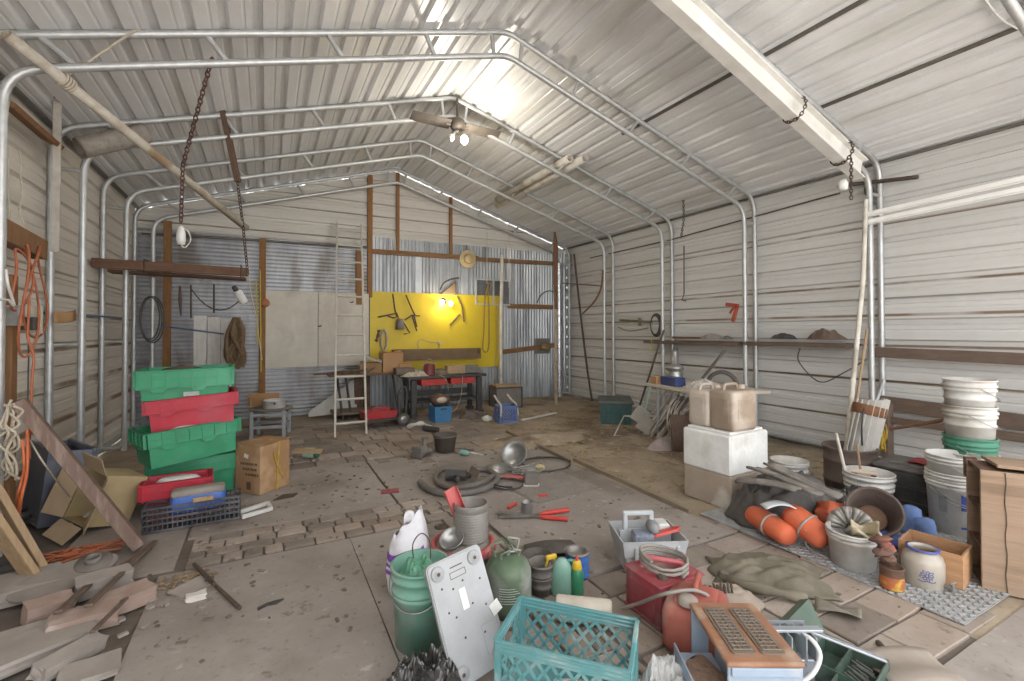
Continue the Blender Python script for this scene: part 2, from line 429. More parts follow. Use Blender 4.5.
m = MB(); m.tube([(XL+.05, YBACK-.05, 2.98), (1.66, YBACK-.05, 3.04)], .022, 8); trim(7, m, STR)
m = MB()
for px in (2.62, 3.62, 4.72): m.box((px, YBACK-.045, 1.5), (.11 if px != 4.72 else .08, .03, 2.9))
trim(8, m, pm('flashing_strip', '#bfc2c6', '#a9adb3', sc=3, rough=.35, metal=.5))
# floor -----------------------------------------------------------
DIRT = pm('dirt', '#ab9c87', '#8f7f6a', sc=3.5, specks=((22, .56, .7, '#5f5140', .6), (9, .58, .7, '#c0b296', .6)), rough=.95, bump=.9, c3='#6b5b4b', sc3=1.6)
m = MB(); nx, ny = 60, 84; vs = []; struct_ground = None
for j in range(ny+1):
    for i in range(nx+1):
        x = -3.2+11.*i/nx; y = -3.5+14.*j/ny
        h = -.018 if x < 3.05 else -.010
        if x > 3.1 and y > 2.55: h += .012*min(1, (x-3.1)/.4)+.022*noise.noise(V((x*2.3, y*2.3, 0)))
        if x < -.75 and y > 0: h += min(1, (-.75-x)/.5)*.012*noise.noise(V((x*3, y*3, 4)))
        vs.append((x, y, h))
for j in range(ny):
    for i in range(nx):
        m.cm = 1 if vs[j*(nx+1)+i][0] < 2.95 and vs[j*(nx+1)+i][1] < 6 else 0
        m.f.append((j*(nx+1)+i, j*(nx+1)+i+1, (j+1)*(nx+1)+i+1, (j+1)*(nx+1)+i)); m.mi.append(m.cm); m.sm.append(True)
m.v = vs
struct(m.build('floor', [DIRT, pm('dark_joint_soil', '#6f655d', '#5c534b', sc=5, rough=.95, bump=.8)]))
CONC = pm('concrete', '#a39a93', '#877d76', sc=1.6, rough=.9, bump=.6, island=.07, c3='#7a7067', sc3=1.1, specks=((28, .56, .75, '#665c54', .7), (6, .60, .68, '#594f46', .65), (11, .61, .7, '#bdb6ae', .6)))
def slab(m, poly, z=0, h=.06, gap=.012, seed=0):
    cx = sum(p[0] for p in poly)/len(poly); cy_ = sum(p[1] for p in poly)/len(poly)
    pts = []
    for i in range(len(poly)):                      # edges a little ragged
        a, b = poly[i], poly[(i+1) % len(poly)]; L_ = math.hypot(b[0]-a[0], b[1]-a[1]); k = max(1, int(L_/.12))
        for q in range(k):
            x = a[0]+(b[0]-a[0])*q/k; y = a[1]+(b[1]-a[1])*q/k; d = math.hypot(x-cx, y-cy_)
            g = gap*(1+.5*noise.noise(V((x*6, y*6, seed)))); x -= (x-cx)/d*g; y -= (y-cy_)/d*g; pts.append((x, y))
    m.prism(pts, h, xf((0, 0, z-h)))
m = MB(); sl = [
 [(-.57, -1.6), (.53, -1.6), (.53, 3.5), (-.57, 3.5)], [(.53, -1.6), (1.2, -1.6), (1.2, 3.5), (.53, 3.5)],
 [(1.5, 2.28), (3.02, 2.28), (3.02, 4.0), (1.62, 4.0), (1.5, 3.5)],
 [(-.5, 4.02), (1.0, 4.02), (1.0, 5.5), (-.5, 5.5)], [(1.0, 4.02), (3.0, 4.02), (3.0, 5.0), (1.0, 5.5)],
 [(1.5, -1.6), (5.9, -1.6), (5.9, .96), (1.5, .96)], [(-1.2, 3.55), (-.5, 3.55), (-.5, 5.2), (-1.2, 5.2)]]
for i, p in enumerate(sl): slab(m, p, random.uniform(-.002, .002), seed=i)
struct(m.build('trim_9', CONC))
PAV = pm('paver_brick', '#9d9187', '#83766b', sc=4, specks=((24, .56, .75, '#5a5047', .75), (7, .6, .7, '#574c43', .65)), rough=.92, bump=.5, island=.30, c3='#8f7f72', sc3=.9)
def pavers(m, x0, x1, y0, y1, a, b, off=.5, rot=0, tilt=.02, skip=0):
    rows = int(round((y1-y0)/b)); b = (y1-y0)/rows
    for j in range(rows):
        x = x0-(off*a if j % 2 else 0)
        while x < x1-.02:
            l = a*random.choice((.6, 1, 1, 1)); xa, xb = max(x, x0), min(x+l, x1); x += l
            if xb-xa < .04 or random.random() < skip: continue
            m.box(((xa+xb)/2, y0+(j+.5)*b, -.03+random.uniform(-.005, .004)), (xb-xa-.012, b-.012, .06), rot=(random.uniform(-tilt, tilt), random.uniform(-tilt, tilt), random.uniform(-.02, .02)), bev=.004)
m = MB()
pavers(m, -.45, 1.6, 3.53, 4.0, .2, .118)
pavers(m, 1.22, 1.48, -.5, 3.52, .13, .2, 0)
pavers(m, 1.5, 3.35, .98, 2.26, .38, .21)
pavers(m, 3.0, 3.5, 2.28, 2.6, .25, .2)
pavers(m, -.9, 3.0, 5.52, 8.2, .33, .24, skip=.03)
pavers(m, 1.1, 3.0, 5.05, 5.5, .3, .22, skip=.0)
pavers(m, 3.02, 5.2, 7.0, 8.6, .4, .3, skip=.25)
struct(m.build('trim_10', PAV))
m = MB()
for y0, y1 in ((2.7, 4.4), (4.42, 6.1)): m.beam((3.06, y0, -.04), (3.12, y1, -.036), .05, .12)
struct(m.build('trim_11', wood('pale_edging', '#978873', '#7f705c', axis=1)))

m = MB(); m.add([(-40, -45, -.05), (45, -45, -.05), (45, -3.4, -.02), (-40, -3.4, -.02)], [(0, 1, 2, 3)])
struct(m.build('ground', pm('pale_bounce_ground', '#d6d5d2', '#c9c8c4', sc=9, rough=.95)))  # unseen ground outside, added large and pale to bounce daylight onto the roof
# ================================================================ RIGHT SIDE HEAP
def fbox(a, b, topy, z=0.):
    """oriented footprint from the two ends of its front bottom edge as surveyed; returns base corner, heading, width, height"""
    A = G(*a, z); B = G(*b, z); d = B-A; return A, math.atan2(d.y, d.x), d.length, ZT(A, topy)-z
def bucket_parts(t, rt, rb, h, mat, bands=((.86, .012), (.78, .006)), wire=STEEL, handle='down', n=28, ang=0., fill=None, inner=None, grip=True):
    m = MB(); th = .004
    pf = [(0, 0), (rb, 0)]
    def rad(z): return rb+(rt-rb)*z/h
    for f_, e in sorted(bands): pf += [(rad(h*f_-.012), h*f_-.012), (rad(h*f_)+e, h*f_-.01), (rad(h*f_)+e, h*f_+.004), (rad(h*f_), h*f_+.006)]
    pf += [(rt, h-.012), (rt+.008, h-.01), (rt+.008, h), (rt-th, h), (rb-th, .006), (0, .006)]
    m.lathe(pf, n); m.build('body', mat, t)
    hz = h*.84; rr = rad(hz)+.012
    if handle:
        P = []
        for i in range(15):
            a = PI*i/14; x = rr*math.cos(a)
            if handle == 'down': P.append((x, -rr*math.sin(a)*1.02-.004, hz-.10*math.sin(a)*h/.37))
            elif handle == 'up': P.append((x, 0, hz+rr*1.05*math.sin(a)))
            else: P.append((x, -rr*math.sin(a)*1.0-.002, hz+.02*math.sin(a)))
        P = [Matrix.Rotation(ang, 3, 'Z') @ V(p) for p in P]
        hd = MB().tube(P, .0028, 6).build('handle', wire, t)
        if grip and handle != 'flat': MB().tube(P[6:9], .009, 8).build('grip', WHITE, hd)
    return t
def bucket(label, loc, rt, rb, h, mat, group=None, rot=None, rz=0, name='bucket', **k):
    t = thing(name, label, 'bucket', loc, rz, group, rot); return bucket_parts(t, rt, rb, h, mat, **k)
BW1 = pm('dirty_white_plastic', '#d9d8d5', '#b9b3aa', sc=5, amt=.32, rough=.5, c3='#a89e92', sc3=3)
# diamond plate lying on the ground
def tread(name, label, poly_o, ax, ay, wd, ln, mat, z, pitch=.03):
    m = MB(); m.box((wd/2, ln/2, 0), (wd, ln, .006))
    i = 0
    ny = int(ln/pitch*1.0); nx = int(wd/pitch)
    for a in range(nx):
        for b in range(ny):
            s = 1 if (a+b) % 2 else -1
            m.box((pitch*(a+.5), pitch*(b+.5), .0045), (.026, .007, .006), rot=(0, 0, s*PI/4))
    return tag(m.build(name, mat, None, (poly_o[0], poly_o[1], z), rot=(0, 0, math.atan2(ax[1], ax[0]))), label, 'metal sheet')
TP = pm('tread_plate_steel', '#b4b6b8', '#9a9a99', sc=9, rough=.4, metal=.35)
tread('tread_plate', 'grey raised-pattern metal sheet under the buckets and stoneware crock at right', (3.07, 1.02), (1, 0), 0, 1.5, 1.60, TP, .008)
# white foam block with tan lower half
A, rz, wd, h = fbox((684, 495), (731, 512), 426)
FZ = h
t = thing('foam_box', 'white foam block with tan lower half carrying two tan plastic jugs', 'foam box', A, rz)
FOAM = pm('white_foam', '#e9e9e6', '#d6d5d1', sc=5, rough=.9, bump=.2, c3='#c8c4bc', sc3=3)
TAN = pm('tan_crust', '#aa9a8a', '#98897a', sc=5, rough=.95, bump=.3, c3='#c9c2b8', sc3=4)
dpt = .52
MB().box((wd/2, dpt/2, h*.225), (wd, dpt, h*.45), bev=.01).build('lower_half', TAN, t)
MB().box((wd/2, dpt/2, h*.72), (wd+.012, dpt+.012, h*.54), bev=.015).build('upper_half', FOAM, t)
MB().box((wd/2, dpt/2, h+.004), (wd*.9, dpt*.9, .022), bev=.006).build('lid', FOAM, t)
rot_ = Matrix.Rotation(rz, 4, 'Z')
# jugs
JUG = pm('tan_jug_plastic', '#c6baae', '#b0a294', sc=4, rough=.5, c3='#9c8d7e', sc3=3, amt=.5)
JUG2 = pm('brown_jug_plastic', '#a3917f', '#8d7b69', sc=4, rough=.5, c3='#bdae9f', sc3=3.5, amt=.5)
for i, (px0, px1, mt, lb) in enumerate(((691, 727, JUG, 'paler tan plastic jug on the left of the foam block top'), (720, 763, JUG2, 'browner tan plastic jug on the right of the foam block top'))):
    zb = h+.015
    c = A + rot_ @ V((wd*(.24 if i == 0 else .76), .20, zb))
    t = thing('plastic_jug', lb, 'jug', c, rz-R(6 if i else 3), 'tan jugs on the foam block')
    w_ = .22 if i == 0 else .255; hh = ZT(c, 389)-zb
    m = MB(); m.box((0, 0, hh/2), (w_, .29, hh), bev=.035, seg_=3, smooth=True)
    m.box((0, -.146, hh*.5), (w_*.6, .006, hh*.62), bev=.003)
    for s in (-1, 1): m.box((s*w_*.5, 0, hh*.5), (.006, .18, hh*.6), bev=.003)
    m.build('body', mt, t)
    MB().tube(rounded([(0, -.11, hh-.01), (0, -.10, hh+.045), (0, .04, hh+.045), (0, .06, hh-.01)], .03, 5), .014, 10).build('handle', mt, t)
    m = MB(); m.lathe([(0, hh+.035), (.026, hh+.035), (.028, hh+.005), (.03, hh-.01)], 16, xf((0, .11, 0))); m.build('cap', mt, t)
# brown board and red can behind
p = G(684, 452); t = MB(); t.beam(p+V((0, 0, 0)), p+V((.09, .12, .42)), .30, .02, roll=R(20)); 
tag(t.world('leaning_board', wood('dark_board', '#5c4334', '#4a362a', axis=2)), 'dark brown board leaning behind the white foam block', 'board')
p = V((4.35, 3.74, 0)); t = thing('fuel_can', 'small red can between the foam block and the white worktable', 'can', p)
m = MB(); m.box((0, 0, .17), (.2, .16, .34), bev=.03, seg_=2, smooth=True); m.build('body', pm('red_enamel', '#b3241f', '#8f1c18', sc=8, rough=.45), t)
m = MB(); m.cyl((0, 0, .33), (0, 0, .39), .03); m.build('spout', DARK, t)
# small white pail behind the tarp
bucket('short white pail on the ground between foam block and brown barrel', G(789, 489), .155, .135, .27, BW1, name='pail', handle='flat', bands=((.9, .012), (.7, .008)))
# brown barrel with slat bundle
BARR = pm('brown_barrel', '#6a5a52', '#54463f', sc=6, rough=.6, amt=.5)
pB = G(850, 492)
t = thing('barrel', 'dull brown open barrel holding the slats and sticks', 'barrel', pB)
pf = [(0, 0), (.185, 0)]
for z in (.12, .30): pf += [(.20, z-.01), (.208, z), (.20, z+.01)]
hb = ZT(pB, 446); pf += [(.205, hb-.02), (.214, hb-.01), (.214, hb), (.198, hb), (.18, .01), (0, .01)]
m = MB(); m.lathe(pf, 30); m.build('body', BARR, t)
# bundle of white slats bound by a rusty band
t = thing('slat_bundle', 'bundle of white slats held by a rusty metal band in the barrel', 'slats', pB+V((.02, .0, .03)))
m = MB(); d = V((.20, -.105, .92)).normalized(); zt = ZT(pB+V((.1, 0, 0)), 398)-.03
SLW = pm('white_slat', '#d2d1cd', '#bcb8b0', sc=6, rough=.6)
axis_pt = lambda k: d*(k/d.z)
for i in range(10):
    a = PI+PI*1.1*(i-4.5)/9+R(60); r0, r1 = .10, .115
    o0 = V((math.cos(a)*r0, math.sin(a)*r0, 0)); o1 = V((math.cos(a)*r1, math.sin(a)*r1, 0))
    m.beam(o0, axis_pt(zt)+o1, .058, .012, roll=a)
m.build('slats', SLW, t)
mm = seg(axis_pt(zt-.15), axis_pt(zt)); m = MB(); m.lathe([(.128, .0), (.132, .005), (.132, .085), (.128, .09), (.122, .085), (.122, .005), (.128, 0)], 26, mm); m.build('band', pm('rusty_band', '#8c5a30', '#6b4024', sc=12, rough=.8), t)
# conduits and pipes leaning in the corner post
def pole(name, label, pts, r, mat, cat='pole', n=10, group=None):
    return tag(MB().tube([V(p) for p in pts], r, n).world(name, mat), label, cat, group)
PVC = pm('pvc_pipe', '#dedad2', '#c6beb2', sc=5, rough=.5, c3='#aba293', sc3=4)
a = pB+V((-.12, .0, .05)); 
pole('pvc_pipe', 'tall white plastic pipe leaning on the near right tube post', [a, AX(863, 280, 5.55), AX(866, 200, 5.72)], .022, PVC, 'pipe')
pole('stick', 'thin pale stick leaning out of the barrel beside the post', [pB+V((-.03, .03, .05)), AX(867, 330, 5.75)], .012, PALEW, 'stick')
pole('conduit', 'short grey conduit leaning right of the slat bundle', [pB+V((.10, .06, .1)), AX(884, 380, 5.6)], .016, GALV, 'conduit')
pole('conduit', 'thin grey conduit leaning behind the slat bundle', [pB+V((.02, .08, .1)), AX(866, 345, 5.8)], .010, GALV, 'conduit')
# cable hoop around the bundle
P = [pB+V((.03, 0, 0))+V((.13*math.cos(a)+.1, -.1, .55+.28*math.sin(a))) for a in [2*PI*i/24 for i in range(24)]]
tag(MB().tube(P, .007, 6, closed=True).world('cable_hoop', BLACKP), 'black cable loop hung around the slat bundle', 'cable')
m = MB()
for k in range(5):
    P = [V((5.0+.05*math.cos(a+k), 2.25+.05*math.sin(a+k*2), .42+.07*math.sin(2*a+k)+.03*k)) for a in [2*PI*i/12 for i in range(12)]]
    m.tube(catmull(P, 3, True), .008, 6, closed=True)
tag(m.world('rope', pm('yellow_rope', '#c9a733', '#a98b25', sc=20, rough=.9)), 'bunched yellow rope beside the brown barrel', 'rope')
# black chest
A2 = V((4.60, 2.10, 0)); rz2 = R(-84); h2 = ZT((4.6, 2.1, 0), 461)
t = thing('storage_chest', 'black plastic chest with grey dusty lid between barrel and bucket stacks', 'chest', A2, rz2)
wd2 = .50
m = MB(); m.box((wd2/2, .22, h2*.44), (wd2, .44, h2*.88), bev=.02, seg_=2)
for x in (.08, wd2-.08): m.box((x, -.004, h2*.45), (.05, .02, h2*.8), bev=.005)
for z in (.2, .5): m.box((wd2/2, -.002, h2*z), (wd2*.9, .012, .02), bev=.003)
m.build('body', BLACKP, t)
m = MB(); m.box((wd2/2, .22, h2*.93), (wd2+.03, .47, h2*.12), bev=.03, seg_=2); m.box((wd2/2, .22, h2), (wd2*.7, .3, .02), bev=.008); m.build('lid', pm('dusty_black_lid', '#6d6a68', '#4c4a4a', sc=6, rough=.7), t)
p = A2+Matrix.Rotation(rz2, 4, 'Z') @ V((.36, .2, h2+.012))
m = MB(); m.sheet(lambda u, v: (-.16+.32*u, -.1+.2*v, .012+.012*math.sin(9*u)*math.sin(6*v+1)), 12, 8, .012); tag(m.build('cloth', pm('red_cloth', '#a8323a', '#7d2730', sc=10, rough=.9), None, p, rz2), 'crumpled red cloth lying on the black chest lid', 'cloth')
# white bucket with box and sticks
p = G(869, 514)
bucket('white ribbed bucket holding a paper box and two sticks, before the brown barrel', p, .165, .14, .34, BW1, handle='flat', bands=((.9, .012), (.76, .008), (.66, .008)))
t = thing('carton', 'small maroon and cream carton standing in the ribbed white bucket', 'carton', p+V((-.03, .02, .04)), R(-20), rot=(R(14), 0, R(-64)))
m = MB(); m.box((0, 0, .17), (.17, .05, .32), bev=.003); m.build('body', pm('cream_card', '#cdbfae', '#b8a894', sc=8, rough=.8), t)
m = MB(); m.box((-.06, -.0265, .27), (.035, .003, .10)); m.build('printed_stripe', pm('maroon', '#70303a', '#5a2630', sc=8), t); m = MB(); m.box((.06, -.0265, .27), (.03, .003, .10)); m.build('printed_stripe', _mats['maroon'], t)
pole('stick', 'white stick standing in the ribbed white bucket', [p+V((-.09, .06, .03)), AX(836, 433, p.x-.12)], .012, PVC, 'stick')
pole('stick', 'pale wooden stick crossing over the ribbed white bucket', [p+V((.05, .05, .05)), AX(857, 445, p.x+.02)], .009, PALEW, 'stick')
# bucket stacks
GRN = pm('green_bucket', '#3f8f74', '#357a63', sc=6, rough=.5)
st = G(971, 524)
hb_ = .37
base = st; z = 0.
tops = (ZT(st, 452), ZT(st, 436), ZT(st, 405), ZT(st, 379))
labs = ('white bucket lowest in the tall bucket stack, just under the green one', 'green bucket low in the tall white bucket stack', 'white bucket nested above the green one in the tall stack', 'topmost white bucket of the tall stack by the right wall')
for i, (tp, lb) in enumerate(zip(tops, labs)):
    bucket(lb, (base.x, base.y, max(.0, tp-hb_)), .152-.001*i, .132-.001*i, hb_, GRN if i == 1 else BW1, 'buckets of the tall stack', handle='down' if i != 0 else 'flat', ang=R(-35+25*i), grip=False, bands=((.88, .012), (.8, .008), (.62, .006)))
st2 = G(955, 532)
tops = (ZT(st2, 499), ZT(st2, 484), ZT(st2, 471), ZT(st2, 454))
labs = ('lowest white bucket of the near stack, with blue and white label', 'second white bucket from the bottom of the near stack', 'third white bucket from the bottom of the near stack', 'topmost dusty white bucket of the near stack beside the wooden crate')
LBL = pm('blue_label', '#2b4fae', '#244392', sc=6, rough=.5)
for i, (tp, lb) in enumerate(zip(tops, labs)):
    t = bucket(lb, (st2.x, st2.y, max(0, tp-.40)), .158-.001*i, .138-.001*i, .40, BW1, 'buckets of the near stack', handle='down', ang=R(-40+18*i), grip=(i == 1), bands=((.93, .012), (.87, .006)))
    if i == 0:
        m = MB()
        def arc(a0, a1, z0, z1, off=.0025, n=8):
            for k in range(n):
                u0 = a0+(a1-a0)*k/n; u1 = a0+(a1-a0)*(k+1)/n; r_ = lambda z: .138+.02*z/.40+off
                m.add([(r_(z0)*math.cos(u0), r_(z0)*math.sin(u0), z0), (r_(z0)*math.cos(u1), r_(z0)*math.sin(u1), z0), (r_(z1)*math.cos(u1), r_(z1)*math.sin(u1), z1), (r_(z1)*math.cos(u0), r_(z1)*math.sin(u0), z1)], [(0, 1, 2, 3)], smooth=True)
        arc(R(212), R(252), .2, .31); m.build('label', LBL, t); m = MB(); arc(R(212), R(252), .07, .085); m.build('printed_stripe', LBL, t); m = MB(); arc(R(228), R(252), .13, .16); m.build('printed_stripe', LBL, t)
        m = MB(); arc(R(166), R(184), .17, .28); m.build('sticker', pm('grey_sticker', '#6f7476', '#8b8f90', sc=30), t)
# lid of rubbish on near stack
# brown pot tilted
pt = G(884, 520, .0)
t = thing('stock_pot', 'brown enamel pot tipped on its side, open end facing out, behind the white bucket', 'pot', (3.74, 1.72, .185), rot=zto((-.74, -.42, .52)).to_euler())
m = MB(); m.lathe([(0, -.12), (.10, -.12), (.118, -.115), (.152, .10), (.165, .105), (.165, .112), (.148, .112), (.112, -.105), (0, -.105)], 30); m.build('body', pm('brown_enamel', '#584740', '#43352f', sc=7, rough=.45), t)
m = MB(); m.lathe([(0, -.085), (.08, -.085), (.09, -.095), (.09, -.103), (0, -.103)], 26); m.build('sediment', pm('brown_residue', '#8a6853', '#74543f', sc=9, rough=.8), t)
# front bucket and steamer basket
pf_ = G(853, 566)
bucket('white bucket standing at the front edge of the metal sheet, with folded steamer inside', pf_, .137, .114, ZT(pf_, 529), BW1, bands=((.90, .010), (.80, .005)), handle='flat')
t = thing('steamer_basket', 'fan of grey metal steamer leaves standing in the front white bucket', 'steamer basket', pf_+V((.075, .045, ZT(pf_, 534))), rot=(R(64), 0, R(-64)))
m = MB()
for i in range(13):
    a = PI*(.02+.96*i/12)-.0; c_, s_ = math.cos(a), math.sin(a)
    m.sheet(lambda u, v: (c_*(.03+.10*u)-s_*(v-.5)*.045*(.3+u), s_*(.03+.10*u)+c_*(v-.5)*.045*(.3+u), .025*u+.008*(i % 2)+.01*math.sin(PI*v)), 3, 3, .002)
m.build('leaves', pm('grey_leaf_metal', '#8d8a84', '#79756e', sc=12, rough=.45, metal=.4), t)
m = MB(); m.lathe([(0, 0), (.04, 0), (.045, .006), (0, .01)], 14); m.build('hub', STEEL, t)
m = MB()
m.sheet(lambda u, v: (-.05+.14*u, -.02+.1*v, .06*math.sin(5*u+3*v)+.03*math.sin(9*v)), 12, 10, .003)
tag(m.build('newspaper', pm('yellowed_paper', '#c9bda2', '#a99c80', sc=14, rough=.9), None, pf_+V((.01, -.04, ZT(pf_, 533))), rot=(R(50), 0, R(-64))), 'crumpled yellowed paper stuffed in the front white bucket', 'paper')
# paint can with gloves
pp = G(892, 590)
t = thing('paint_can', 'rusty paint can with a worn orange and yellow label, on the metal sheet', 'paint can', pp)
m = MB(); m.lathe([(0, 0), (.056, 0), (.058, .004), (.056, .01), (.056, .125), (.059, .13), (.059, .137), (.05, .137), (.046, .125), (0, .125)], 22); m.build('body', pm('rusty_can', '#6b4a36', '#4d362a', sc=14, rough=.7), t)
m = MB(); m.lathe([(.0568, .02), (.0572, .022), (.0572, .085), (.0568, .087)], 22); m.build('label', pm('orange_label', '#b5602c', '#8a4a2a', sc=22, rough=.7, c3='#d1ac35', sc3=14), t)
m = MB()
for i, (x, y, z, a) in enumerate(((0, 0, .16, 0), (.012, .01, .195, 1), (-.02, .015, .215, 2), (.02, .02, .245, .5), (-.005, .03, .27, 1.6))): m.ell((0, 0, 0), (.055, .035, .02), M=xf((x, y, z), (.3*math.sin(i*2), .35*math.cos(i*3), a)), wob=.7, seed=i)
o = tag(m.build('work_glove', pm('stained_glove', '#7d5a4c', '#5f453c', sc=16, rough=.95, c3='#a0503f', sc3=9), None, pp+V((.0, .02, .0)), rz=.4), 'stained brown work gloves heaped on the rusty paint can', 'gloves')
# stoneware crock
pc = G(923, 584)
t = thing('stoneware_crock', 'grey stoneware crock with blue rim, blue flower mark and a spigot', 'crock', pc, R(212))
STN = pm('stoneware', '#b3aa9d', '#a0978a', sc=7, rough=.35, spec=.6)
BLU = pm('cobalt_glaze', '#4a55a5', '#3a4590', sc=14, rough=.35)
hc = ZT(pc, 547)
m = MB(); m.lathe([(0, 0), (.088, 0), (.096, .012), (.098, hc*.66), (.09, hc*.8), (.07, hc*.88), (.066, hc*.93), (.074, hc*.96), (.075, hc), (.062, hc), (.06, hc*.9), (.085, hc*.7), (.085, .02), (0, .02)], 32); m.build('body', STN, t)
m = MB(); m.lathe([(.0762, hc*.955), (.0775, hc*.97), (.0772, hc*1.004), (.066, hc*1.006)], 32); m.build('rim', BLU, t)
m = MB()
random.seed(3)
cz_ = hc*.42; R_ = .0985
def onc(u, v): return (R_*math.cos(u/R_), R_*math.sin(u/R_), cz_+v)
for i in range(9):                           # brushed flower: narrow petal loops round a centre, with two leaves
    a = 2*PI*i/9; L_ = .030+.006*(i % 2)
    m.tube([onc(math.cos(a)*L_*(.6-.4*math.cos(q_))-math.sin(a)*.006*math.sin(q_), math.sin(a)*L_*(.6-.4*math.cos(q_))*.9+math.cos(a)*.006*math.sin(q_)) for q_ in [2*PI*k/10 for k in range(10)]], .0015, 5, closed=True)
for s_ in (-1, 1): m.tube([onc(s_*.008*k+.0, -.03-.004*k+.0008*k*k) for k in range(6)], .0022, 5)
m.build('flower_mark', BLU, t)
q_ = Matrix.Rotation(R(48), 4, 'Z'); m = MB(); m.tube([q_ @ V((.095, .02, .035)), q_ @ V((.135, .025, .035))], .012, 8); m.cyl(q_ @ V((.13, .024, .02)), q_ @ V((.13, .024, .065)), .009); m.tube([q_ @ V((.13, .0, .066)), q_ @ V((.13, .05, .066))], .005, 6); m.build('spigot', STEEL, t)
# wooden box behind the crock
t = thing('plywood_box', 'open pale plywood box standing behind the stoneware crock', 'box', (0, 0, 0))
A3 = G(908, 584); B3 = G(962, 592)
A3 = V((3.42, 1.44, .012)); t.location = A3; t.rotation_euler = (0, 0, math.atan2(B3.y-A3.y, B3.x-A3.x)); wd3 = .29; h3 = .185
PLY = wood('plywood', '#bd9068', '#a67a54', axis=0, rough=.65)
for nm, c, s in (('panel', (wd3/2, .006, h3/2), (wd3, .014, h3)), ('panel', (wd3/2, .234, h3/2), (wd3, .014, h3)), ('panel', (.006, .12, h3/2), (.014, .214, h3)), ('panel', (wd3-.006, .12, h3/2), (.014, .214, h3)), ('base', (wd3/2, .12, .008), (wd3-.03, .21, .01))):
    m = MB(); m.box(c, s, bev=.002); m.build(nm, PLY, t)
# blue jeans rolls
DEN = pm('blue_fabric', '#6a86bd', '#54709f', sc=18, rough=.9)
for i, (px, py, lb) in enumerate(((910, 534, 'faded blue cloth roll standing beside the brown pot'), (926, 540, 'shorter blue cloth roll leaning by the near bucket stack'))):
    q = G(px, py); hh = .20-.05*i
    m = MB(); m.lathe([(0, 0), (.06, .0), (.064, .03), (.062, hh*.5), (.066, hh*.6), (.058, hh*.92), (.03, hh), (0, hh-.01)], 18, xf((0, 0, 0), (0, R(6+10*i), 0)))
    tag(m.build('cloth_roll', DEN, None, q, R(40*i)), lb, 'cloth roll', 'blue cloth rolls')
m = MB(); m.ell((0, 0, .05), (.10, .08, .05), wob=.5, seed=4); tag(m.build('rag', pm('navy_rag', '#2e3c66', '#3a57a8', sc=9, rough=.7), None, G(889, 548)), 'navy blue bag crumpled between brown pot and paint can', 'bag')
# large wooden crate at right edge
A4 = G(982, 590); B4 = G(1024, 599)
rz4 = math.atan2(B4.y-A4.y, B4.x-A4.x); h4 = ZT(A4, 470)
t = thing('wooden_crate', 'large weathered plywood crate standing on end at the right edge', 'crate', A4, rz4)
PLW = wood('weathered_plywood', '#a08770', '#927862', axis=0, sc=3, c3='#7d6550', sc3=1.6)
w4, d4 = .62, .29
m = MB(); m.box((w4/2, .01, h4/2), (w4, .02, h4), bev=.003); m.build('front_panel', PLW, t)
for y in (.02, ):
    pass
m = MB(); m.box((w4/2, d4-.01, h4/2), (w4, .02, h4), bev=.003); m.build('back_panel', PLW, t)
for z in (.03, h4*.34, h4*.66, h4-.012):
    m = MB(); m.box((w4/2, d4/2, z), (w4-.01, d4-.044, .022), bev=.003); m.build('shelf', DKW, t)
m = MB(); m.box((w4-.012, d4/2, h4/2), (.02, d4-.046, h4-.03)); m.build('side_panel', PLW, t)
m = MB(); m.box((.02, d4+.0, h4-.05), (.06, .03, .12), bev=.004); m.build('cleat', DKW, t)
for k, z in enumerate((.05, .23, .42)):
    m = MB()
    for j in range(4): m.box((.05+.05*j, .1+.07*j, z+.05), (.035, .2, .11), rot=(0, 0, .1*j), bev=.006)
m = MB(); m.tube([(.1+.004*math.sin(i*1.7), -.003, h4*(1-i/12)) for i in range(13)], .0025, 4); m.build('crack', DARK, t)
m = MB(); m.box((.32, .16, h4+.025), (.5, .24, .02), rot=(0, 0, .05), bev=.003); tag(m.build('board', PLW, None, A4, rz4), 'loose flat board on top of the weathered plywood crate', 'board')
# rusty bar
pole('rusty_bar', 'long rusty bar leaning from the yellow rope up to the tall bucket stack', [V((4.75, 2.05, .62)), AX(944, 420, 4.75)], .014, RUST, 'bar')
# wall timbers at right
m = MB(); m.beam(AX(876, 352, 6.0), AX(1040, 360, 6.0), .05, .11); tag(m.world('timber_beam', OLDW), 'long rough brown beam fixed along the right wall above the bucket stacks', 'beam')
m = MB(); m.beam(AX(868, 417, 6.0), AX(1040, 440, 6.0), .05, .07); m.beam(AX(880, 402, 6.07), AX(1040, 425, 6.07), .03, .15); m.beam((5.98, 2.6, 0), (5.98, 2.6, .68), .12, .06); tag(m.world('timber_ledge', OLDW), 'lower weathered timber ledge with short leg behind the barrel', 'ledge')
